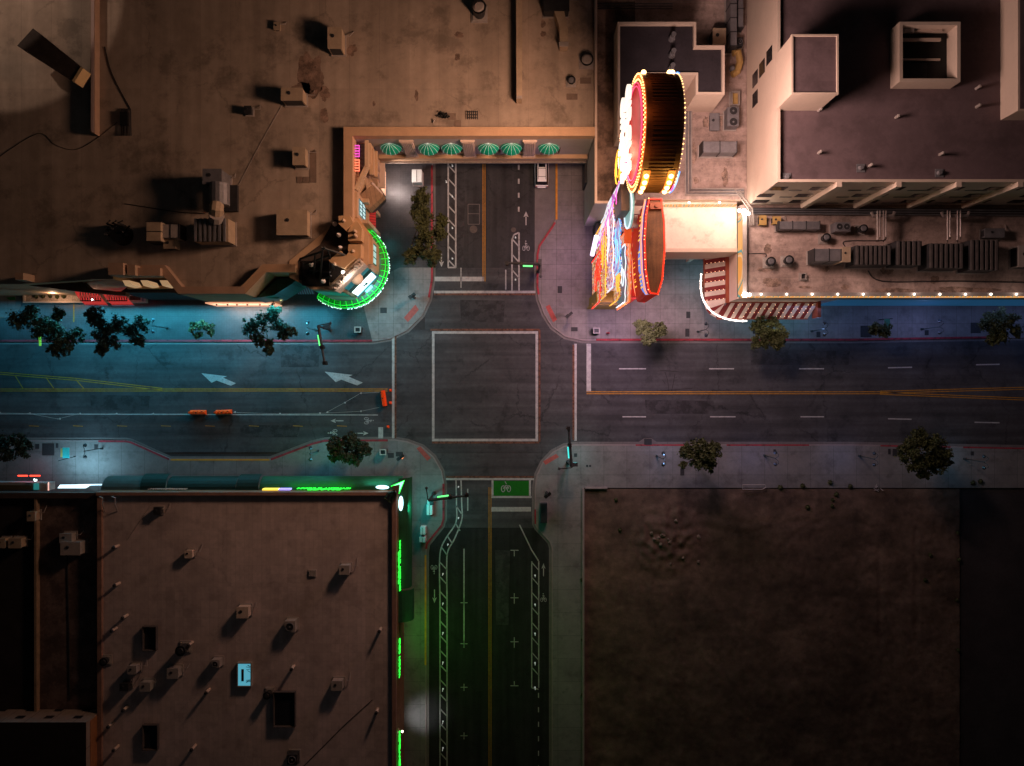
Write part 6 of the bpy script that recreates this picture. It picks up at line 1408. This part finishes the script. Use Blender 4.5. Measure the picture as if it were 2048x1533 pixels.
BINM = mat('bin_black', (.02, .025, .03), .5, .2, 2); CAB = mat('cabinet_white', (.55, .6, .6), .5, .1, 1)
def bin_(px, py, lb_, w_=.9):
    a = W(px, py); t = thing('litter_bin', lb_, 'litter bin', (a.x, a.y, ZP)); MB().obox(a, w_, .75, ZP, 1.15, 0).build('body', BINM, t, bevel=.04)
    m = MB(); rim(m, [(a.x - w_ / 2, a.y - .4), (a.x + w_ / 2, a.y - .4), (a.x + w_ / 2, a.y + .4), (a.x - w_ / 2, a.y + .4)], .14, 1.151, 1.28); m.build('lid', METAL_L, t); MB().obox(a, w_ * .5, .4, 1.152, 1.2).build('opening', BLACK, t)
bin_(719, 661, 'litter bin with pale rim beside the upper left corner'); bin_(1191, 663, 'litter bin with pale rim below the neon sign'); bin_(769, 903, 'litter bin beside two dark grates, lower left corner')
def cabinet(px, py, sx, sy, h_, lb_, mm=CAB):
    a = W(px, py); t = thing('utility_cabinet', lb_, 'utility cabinet', (a.x, a.y, ZP)); MB().obox(a, sx, sy, ZP + .1, h_).build('case', mm, t, bevel=.03); MB().obox(a, sx + .15, sy + .15, ZP, ZP + .1).build('plinth', KERB, t)
    MB().obox(a, sx * .06, sy * .9, h_ + .001, h_ + .02).build('door_seam', METAL_D, t)
cabinet(837, 360, 1.3, 1.7, 1.9, 'large white utility cabinet above the long dark tree'); cabinet(861, 1017, .75, 1.4, 1.3, 'mint lit tall cabinet under the lower signal arm'); cabinet(862, 1003, .8, .6, 1.1, 'small square cabinet between signal arm and mint cabinet')
cabinet(848, 1058, .7, 1.0, 1.5, 'green lit cabinet, upper of the two by the lower street'); cabinet(847, 1076, .8, .7, 1.3, 'green lit cabinet, lower of the two by the lower street'); cabinet(1087, 1024, .9, 2.6, 1.2, 'long dark cabinet beside the lower street right pavement', BINM)
gr = MB()
for x0_, y0_, x1_, y1_ in ((761, 616, 774, 627), (776, 906, 788, 916), (792, 904, 806, 913), (1115, 573, 1124, 587), (1142, 655, 1155, 663), (1372, 624, 1380, 637), (1370, 658, 1378, 674), (1632, 664, 1640, 675), (1848, 661, 1856, 671), (1505, 654, 1514, 668), (1720, 652, 1742, 675), (1940, 646, 1960, 667), (86, 887, 110, 911), (72, 888, 80, 898), (113, 887, 118, 896), (190, 889, 197, 899), (1288, 878, 1303, 890), (1360, 938, 1368, 951), (1546, 899, 1551, 907), (1775, 898, 1780, 909), (1784, 898, 1793, 913), (1148, 907, 1154, 914), (1172, 930, 1176, 934), (1178, 930, 1182, 934), (1940, 903, 1946, 911)):
    gr.prism(P([(x0_, y0_), (x1_, y0_), (x1_, y1_), (x0_, y1_)]), ZP + .015, ZP + .03)
struct(gr, 'pavement_grates', mat('grate_dark', (.045, .045, .05), .7, .2, 4, grid=(.12, .12, .02, .3)))
gm_ = MB(); a = P([(1275, 886), (1288, 877), (1303, 877), (1316, 886)]); gm_.add([(*p, .011) for p in a], [(0, 1, 2, 3)]); struct(gm_, 'drain_apron', GUT)
hy = thing('fire_hydrant', 'small red fire hydrant below the neon sign', 'hydrant', W(1215, 667)); a = W(1215, 667); MB().cyl(a, .14, .12, ZP, .75, 10).ball((a.x, a.y, .78), .15, 8, 5).build('barrel', RED, hy); MB().tube([(a.x - .25, a.y, .55), (a.x + .25, a.y, .55)], .07, 8).build('nozzle', RED, hy)
def flag_sign(px, py, tx, ty, lb_, face, tab=None):
    a = W(px, py); b = W(tx, ty, 3.2); t = thing('banner_sign', lb_, 'sign', (a.x, a.y, ZP)); MB().tube([(a.x, a.y, ZP), (b.x, b.y, 3.3)], .06, 8).build('post', POSTM, t)
    q = [W(tx, ty, 3.2), W(tx + (14 if tx < 1000 else -12), ty - 3, 3.2)]
    m = MB(); x0_, x1_ = sorted((W(tx + 6, 0, 3.2).x, W(tx + 19, 0, 3.2).x)) if tx < 1000 else sorted((W(tx - 14, 0, 3.2).x, W(tx - 3, 0, 3.2).x)); y1_ = W(0, ty - 26 if tx < 1000 else ty, 3.2).y; y0_ = W(0, ty - 5 if tx < 1000 else ty + 19, 3.2).y
    m.box(x0_, x1_, y0_, y1_, 3.0, 3.08); m.build('panel', face, t)
    if tab: MB().box(x0_ - .25, x0_ - .05, y0_ + .15, y1_ - .1, 3.0, 3.1).build('tab', tab, t)
flag_sign(152, 913, 118, 922, 'turquoise information sign panel with yellow edge, lower left pavement', mat('teal_panel', (.03, .38, .42), .5, .25, 9, emit=(.02, .4, .45), es=.35), mat('yellow_tab', (.6, .55, .2), .5, .1, 1))
flag_sign(1757, 640, 1784, 638, 'green pavement sign beside the small tree', mat('green_panel', (.02, .12, .07), .5, .2, 1))
ys = thing('traffic_sign', 'small lime yellow sign blade behind the far left tree', 'sign', W(78, 672)); MB().tube([W(84, 671, ZP), W(78, 668, 3)], .05, 6).build('post', POSTM, ys); m = MB(); m.prism(P([(75, 669), (79, 669), (80, 692), (76, 692)], 3), 2.7, 2.8); m.build('blade', mat('lime_blade', (.35, .55, .05), .5, .3, 8, emit=(.3, .7, .05), es=.35), ys)
# barriers and chain line
def barrier(px, py, ang, lb_):
    a = W(px, py); t = thing('traffic_barrier', lb_, 'barrier', (a.x, a.y, 0), 'orange water filled barriers'); ca, sa = math.cos(ang), math.sin(ang)
    def tr(m):
        for v in m.v: x, y = v.x, v.y; v.x = a.x + ca * x - sa * y; v.y = a.y + sa * x + ca * y
        return m
    m = MB(); m.xprism([(-.3, .02), (.3, .02), (.3, .25), (.14, .55), (.11, 1.0), (-.11, 1.0), (-.14, .55), (-.3, .25)], -1.05, 1.05); tr(m).build('body', ORANGE, t)
    m = MB()
    for x in (-.75, -.25, .25, .75): m.box(x - .09, x + .09, -.17, .17, .45, 1.06)
    tr(m).build('rib', ORANGE, t)
    m = MB(); m.cyl((0, 0), .07, .07, 1.0, 1.1, 8).cyl((.85, .12), .06, .06, 1.0, 1.1, 8).box(-1.16, -1.05, -.08, .08, .2, .8); tr(m).build('filler_cap', BLACK, t)
barrier(398, 825, 0, 'orange barrier on the left road, left one of the pair'); barrier(449, 824.5, R(2), 'orange barrier on the left road, right one of the pair'); barrier(768, 797, R(98), 'orange barrier standing upright across the lane near the crossing')
def chain(pts, lb_, n_post=8):
    t = thing('lane_delineator', lb_, 'delineator', W(*pts[0])); MB().tube([W(x, y) + Vector((0, 0, .45)) for x, y in pts], .02, 4).build('cable', METAL_L, t)
    q = [W(*p) for p in pts]
    for i in range(len(q) - 1):
        n_ = max(1, int((q[i + 1] - q[i]).length / 4.2))
        for k in range(n_): p = q[i].lerp(q[i + 1], k / n_); MB().cyl(p, .13, .1, .005, .06, 8).tube([p + Vector((0, 0, .05)), p + Vector((0, 0, .6))], .03, 6).build('post', METAL_L, t)
chain([(0, 826), (60, 827), (120, 838), (160, 828), (380, 828)], 'thin cable line with posts along the left road, left stretch'); chain([(470, 825), (560, 828), (640, 827), (722, 823), (760, 815)], 'thin cable line with posts leading to the upright barrier'); chain([(655, 825), (690, 806), (722, 787), (760, 785)], 'thin cable line slanting up to the upright barrier')
for px, py in ((781, 781), (781, 806), (776, 854)):
    a = W(px, py); m = MB().cyl(a, .16, .04, .01, .6, 10).obox(a, .35, .35, .005, .05); tag(m.build('traffic_cone', ORANGE), 'small orange cone beside the %s' % ('upper end of the upright barrier' if py == 781 else 'lower end of the upright barrier' if py == 806 else 'bicycle lane stop bar'), 'cone')
bars = MB()
for (x, y) in ((893, 325), (893, 365), (905, 333), (905, 394), (905, 457), (905, 518), (1031, 476), (1031, 560), (917, 974), (917, 1036), (896, 1089), (886, 1148), (886, 1207), (886, 1266), (886, 1325), (886, 1378), (886, 1443), (886, 1496), (1070, 1151), (1070, 1209), (1070, 1267), (1070, 1326), (1070, 1375)):
    a = W(x, y); m = MB().cyl(a, .11, .11, .012, .05, 8).tube([a + Vector((0, 0, .04)), a + Vector((0, 0, .85))], .045, 6); tag(m.build('flexible_bollard', glow('bollard_white_glow', (.6, .65, .65), .25)), 'thin white flexible bollard in the hatched bike buffer', 'bollard', 'flexible bollards in the hatched buffers')  # bollards given a faint glow in place of reflected light
# white fence frame by dirt lot, debris
t = thing('bike_rack', 'white tubular rack lying at the edge of the dirt lot', 'rack', W(1508, 975)); m = MB(); m.tube([W(1485, 970, .6), W(1530, 970, .6), W(1532, 975, .6), W(1525, 979, .6), W(1485, 979, .6)], .05, 6, True); m.build('rail', METAL_L, t)
t = thing('debris', 'small heap of pale broken fence debris at the top edge of the dirt lot', 'debris', W(1756, 978)); m = MB(); rr = random.Random(9)
for k in range(9): p = W(1748 + rr.random() * 18, 972 + rr.random() * 12, .2); m.tube([p, p + Vector((rr.uniform(-.7, .7), rr.uniform(-.4, .4), .15))], .05, 4)
m.build('scrap', METAL_L, t)
for i, (px, py) in enumerate(((1660, 965), (1672, 989), (1615, 1015), (1560, 975), (1605, 972), (1700, 973), (1945, 966), (1960, 963))): shrub(px, py, .32, .15, 'scrubby weed clump along the top edge of the dirt lot', 'weed clumps along the dirt lot edge')

rr = random.Random(21); RK = mat('rubble_stone', (.20, .15, .12), .9, .4, 3)
for k in range(14):
    big = True
    px, py = (1335 + rr.gauss(0, 38), 1075 + rr.gauss(0, 30)) if big else (1180 + rr.random() * 720, 990 + rr.random() * 480)
    c = W(px, py, .2); d = (c.xy - W(1335, 1075).xy).length; z = .2 + .55 * max(0, 1 - d / 5.5); s_ = rr.uniform(.12, .3) if big else rr.uniform(.08, .18)
    m = MB(); m.ball((c.x, c.y, z), s_, 7, 5, .6)
    for v in m.v: v += Vector((noise.noise(v * 4), noise.noise(v * 4 + Vector((9, 0, 0))), noise.noise(v * 4 + Vector((0, 9, 0))))) * s_ * .6
    tag(m.build('rubble_stone', RK), 'small piece of rubble on the mound of dirt in the lot' if big else 'small loose stone scattered over the flat part of the dirt lot', 'stone', 'rubble on the dirt mound' if big else 'loose stones on the dirt lot')
for px, py in ((1665, 1000), (1664, 1012), (1232, 1000), (1240, 1060), (1860, 1110), (1850, 1160), (1915, 1065), (1917, 1120), (1913, 1200), (1916, 1300), (1164, 1160), (1166, 1280), (1165, 1390)): shrub(px, py, .26, .15, 'dark scrubby weed growing out on the dirt lot or along its side edges', 'weeds scattered on the dirt lot')

# ---- parked SUV
def suv():
    c = W(1083, 341); t = thing('parked_car', 'silver estate SUV parked under the bridge by the yellow kerb', 'car', (c.x, c.y, 0)); Y = 0
    X, Yc = c.x, c.y
    # body from cross sections along y (front towards +y)
    secs = [(-2.42, .78, .45, .95), (-2.35, .86, .3, 1.05), (-1.7, .93, .25, 1.08), (0, .95, .24, 1.05), (1.3, .93, .25, 1.0), (2.1, .88, .3, .92), (2.42, .70, .45, .78)]
    vs = []; fs = []
    for y, w_, z0, z1 in secs: vs += [(X - w_, Yc + y, z0), (X - w_ * 1.0, Yc + y, (z0 + z1) / 2 + .1), (X - w_ * .9, Yc + y, z1), (X + w_ * .9, Yc + y, z1), (X + w_, Yc + y, (z0 + z1) / 2 + .1), (X + w_, Yc + y, z0)]
    for i in range(len(secs) - 1):
        for k in range(6): a = i * 6 + k; b = i * 6 + (k + 1) % 6; fs.append((a, b, b + 6, a + 6))
    fs += [tuple(range(6)), tuple(range(len(vs) - 1, len(vs) - 7, -1))]
    MB().add(vs, fs).build('body', CARP, t, smooth=False, bevel=.05)
    g = [(-2.28, .74, 1.06), (-1.95, .62, 1.58), (.62, .64, 1.62), (1.35, .78, 1.02)]
    vs = []; fs = []
    for y, w_, z in g: vs += [(X - w_, Yc + y, z), (X + w_, Yc + y, z)]
    base = [(-2.28, .84, 1.04), (-1.95, .86, 1.05), (.62, .86, 1.03), (1.35, .80, 1.0)]
    for y, w_, z in base: vs += [(X - w_, Yc + y, z), (X + w_, Yc + y, z)]
    for i in range(3): fs += [(2 * i, 2 * i + 1, 2 * i + 3, 2 * i + 2), (2 * i, 2 * i + 2, 8 + 2 * i + 2, 8 + 2 * i), (2 * i + 1, 8 + 2 * i + 1, 8 + 2 * i + 3, 2 * i + 3)]
    MB().add(vs, fs).build('glasshouse', GLASS, t)
    rf = MB(); rf.prism([(X - .61, Yc - 1.98), (X + .61, Yc - 1.98), (X + .63, Yc + .64), (X - .63, Yc + .64)], 1.6, 1.67); r_ = rf.build('roof', CARP, t, bevel=.03)
    MB().box(X - .42, X + .42, Yc - .05, Yc + .45, 1.671, 1.69).build('sunroof', GLASS, r_)
    m = MB(); 
    for s_ in (-.52, .52): m.tube([(X + s_, Yc - 1.7, 1.74), (X + s_, Yc + .0, 1.74)], .03, 5)
    m.box(X - .52, X + .52, Yc - .25, Yc - .2, 1.68, 1.72).box(X - .52, X + .52, Yc - 1.35, Yc - 1.3, 1.68, 1.72); m.build('roof_rail', BLACK, r_)
    for s_ in (-1, 1):
        MB().box(X + s_ * .95, X + s_ * 1.15, Yc + .9, Yc + 1.05, .95, 1.1).build('wing_mirror', CARP, t)
        for yy in (-1.5, 1.5):
            m = MB(); m.xprism([(Yc + yy + .36 * math.cos(k * math.pi / 8), .37 + .36 * math.sin(k * math.pi / 8)) for k in range(16)], X + s_ * .72, X + s_ * .97); wh = m.build('wheel', TYRE, t)
            m = MB(); m.xprism([(Yc + yy + .22 * math.cos(k * math.pi / 6), .37 + .22 * math.sin(k * math.pi / 6)) for k in range(12)], X + s_ * .971, X + s_ * .985); m.build('rim', METAL_L, wh)
        MB().box(X + s_ * .62, X + s_ * .86, Yc - 2.46, Yc - 2.38, .75, .95).build('tail_light', mat('tail_red', (.3, .01, .01), .3, 0), t)
        MB().box(X + s_ * .5, X + s_ * .75, Yc + 2.36, Yc + 2.44, .6, .72).build('headlight', mat('headlamp', (.7, .7, .7), .2, 0), t)
    MB().box(X - .55, X + .55, Yc - 2.52, Yc - 2.40, .4, .6).build('bumper', CARP, t)
suv()

# ======================================================== lights of the lit fixtures above, and fills added without a fixture
light('AREA', 'drum_face_light', (DX0 - 1.6, DY, DZ), 15000, (1, .58, .38), bs, 8, 8, (-1, -.4, -.38))
light('AREA', 'drum_back_light', (DX1 + .6, DY, DZ - .5), 13000, (1, .66, .56), bs, 8, 9, (1, -.1, -.55))
light('AREA', 'south_street_fill', (14.2, 8.9, 12.5), 3000, (.95, .6, .74), bs, 5, 3, (.25, -1, -.75))  # added fill for the street, set apart from the drum
for xx in (12.1, 14.6): light('POINT', 'amber_glow_light', (xx, DY - RY - .8, DZ + 2.6), 380, (1, .45, .08), bs, .3)
for yy in (-3.6, 0, 3.6): light('POINT', 'ring_glow_light', (11.3, DY + yy, DZ + math.sqrt(max(0, 1 - (yy / RY) ** 2)) * RZ + 1.0), 70, (1, .25, .05), bs, .2)
light('AREA', 'neon_board_light', (9.6, 15.5, 7), 620, (.80, .45, 1), NP, 9, 8, (-1, 0, -.5))
light('AREA', 'marquee_light', (17.6, 14.0, 14), 160, (1, .5, .45), mq, 6, 4, (.5, -.2, -1))
light('AREA', 'message_board_light', (12.6, 9.4, 8), 220, (.75, .55, .9), mq, 5, 3, (-.15, -1, -.9))
light('POINT', 'corner_lamp_light', (PX0 - .9, 20.0, 12.4), 600, (1, .78, .62), pod, .4)
light('POINT', 'corner_lamp_light', (PX0 - .3, PY0 - .2, 12.2), 260, (1, .78, .62), pod, .4)
light('AREA', 'roof_flood_light', (22.5, 21.6, 11.5), 160, (1, .78, .62), ce, 9, .5, (0, -.6, -1))
for px in range(1522, 2100, 102):
    x = W(px, 590, 11).x; light('POINT', 'parapet_lamp_light', (x, PY0 + .9, 11.7), 28, (1, .75, .62), pod, .1)
light('AREA', 'canopy_soffit_light', (26, 13.5, 3.8), 160, (.12, .75, .9), aw, 3, 8, (-.2, 0, -1)); light('AREA', 'canopy_fill_light', (33, 6.8, 6.4), 90, (1, .8, .65), aw, 12, .4, (0, .7, -.6)); light('AREA', 'canopy_soffit_light', (33, 9.2, 3.8), 150, (.12, .7, .9), aw, 12, 2, (0, -.2, -1))  # middle one is an added fill that brightens the canopy stripes
light('AREA', 'wing_window_light', (55, PY0 - .4, 5), 750, (.28, .42, 1), pod, 40, 4, (0, -1, -.5))
# round canopy underside and tower board
light('AREA', 'tower_board_light', (-17.6, 11.6, 8.3), 1000, (.22, .75, .9), tw, 4, 3, (.7, -1, -.9))
light('POINT', 'tower_lamp_light', W(700, 562, 14.6), 160, (1, .9, .8), tw, .2)
for ang, e_ in ((40, 60), (5, 70), (-40, 80), (-85, 110)):
    light('POINT', 'canopy_under_light', (cc.x + 6.0 * math.cos(R(ang)), cc.y + 6.0 * math.sin(R(ang)), 3.6), e_, (.08, .7, .75), cn, .5)
light('AREA', 'teal_road_fill', (W(400, 0).x, 10.0, 4.6), 10500, (.04, .42, .60), nw, 34, 2, (0, -1, -.13))  # added teal wash for the left road, not tied to any fixture
light('AREA', 'teal_left_fill', (W(60, 0).x, 10.4, 4.6), 1500, (.05, .40, .62), nw, 16, 2, (0, -1, -.16))  # second added teal wash, farther left
light('AREA', 'south_wall_washer', (W(503, 0).x, 10.05, 3.9), 420, (1, .70, .55), nw, 7.5, .4, (0, -.55, -1))
light('AREA', 'street_wall_washer', (FX + .75, 26.6, 4.1), 480, (1, .80, .74), nw, .4, 3.2, (.75, 0, -1))
light('AREA', 'bridge_wash_light', (-4, 27.6, 4.0), 30, (.8, .8, 1), nw, 18, 1, (0, -.4, -1))
light('POINT', 'entrance_spot', W(185, 600, 5.6), 22, (1, .55, .45), nw, .1); light('POINT', 'planter_fill', W(105, 590, 3.0), 260, (1, .62, .38), nw, .3)  # second one is an added warm fill over the planter
light('AREA', 'balcony_light', (-21, 25, 16), 1, (1, .6, .4), nw, 1, 1, (0, 0, -1))
# loan shop / bank
light('AREA', 'green_letter_light', (SX1 + .6, -33, 5.6), 1100, (.04, 1, .05), sw, 1.2, 30, (1, 0, -.33))
light('AREA', 'green_letter_light', (Xp(645), SY1 + .7, 6.0), 120, (.05, 1, .12), sw, 8, 1, (0, 1, -.8))
light('AREA', 'oval_sign_light', (SX1 + 1.9, SY1 - 2.4, 5.4), 300, (.05, .85, .75), sw, 1, 3, (1, 0, -.8)); light('AREA', 'oval_sign_light', (Xp(760), SY1 + 1.0, 5.6), 90, (.15, .8, .9), sw, 3, 1, (0, 1, -.8))
light('AREA', 'bank_sign_light', (W(180, 0).x, SY1 + 2.1, 3.4), 480, (.38, .78, 1), BANK, 5.5, .6, (.12, 1, -1.0))
light('POINT', 'red_neon_light', W(60, 945, 3.0), 40, (1, .12, .25), BANK, .3)
light('SPOT', 'door_lamp', (SX1 + .5, W(0, 1437).y, 5.2), 900, (.9, .88, .9), sw, .6, aim=(.42, .12, -1), spot=62, blend=1.0)
tag(MB().ball((SX1 + .45, W(0, 1452, 3).y, 4.6), .13, 8, 6).build('wall_lamp', G_WHITE), 'small bright wall lamp on the east wall of the loan shop', 'lamp')
for p, c_, e_ in (((1330, 915), (.25, .5, 1), 34), ((1520, 915), (.3, .4, 1), 26), ((1700, 915), (.3, .45, 1), 24), ((1925, 922), (.2, .6, .9), 24), ((1150, 915), (.1, .8, .8), 55), ((1850, 650), (.4, .45, 1), 34), ((1640, 655), (.3, .5, 1), 20), ((1215, 655), (.3, .3, 1), 14), ((640, 910), (.1, .6, .8), 60), ((610, 655), (.1, .6, .8), 50), ((780, 915), (.2, .6, .6), 26)):
    light('POINT', 'pavement_pool_light', W(*p, 3.6), e_ * 3.6, c_, None, .25)  # point lights added for coloured pavement pools, several away from any lamp
# flood pool at far upper left comes from a mast just outside the frame
fm_ = thing('floodlight_mast', 'floodlight mast beyond the upper left corner', 'floodlight', W(-60, -60, 0)); a = W(-60, -60, ZR); MB().tube([(a.x, a.y, ZR), (a.x, a.y, 30)], .15, 8).build('mast', METAL_D, fm_); MB().obox((a.x, a.y), 1, 1, 30, 30.4).build('lamp_head', METAL_D, fm_)
light('SPOT', 'flood_lamp', (a.x, a.y, 29.8), 8500, (1, .72, .55), fm_, .3, aim=(.12, -.08, -1), spot=78, blend=.06)
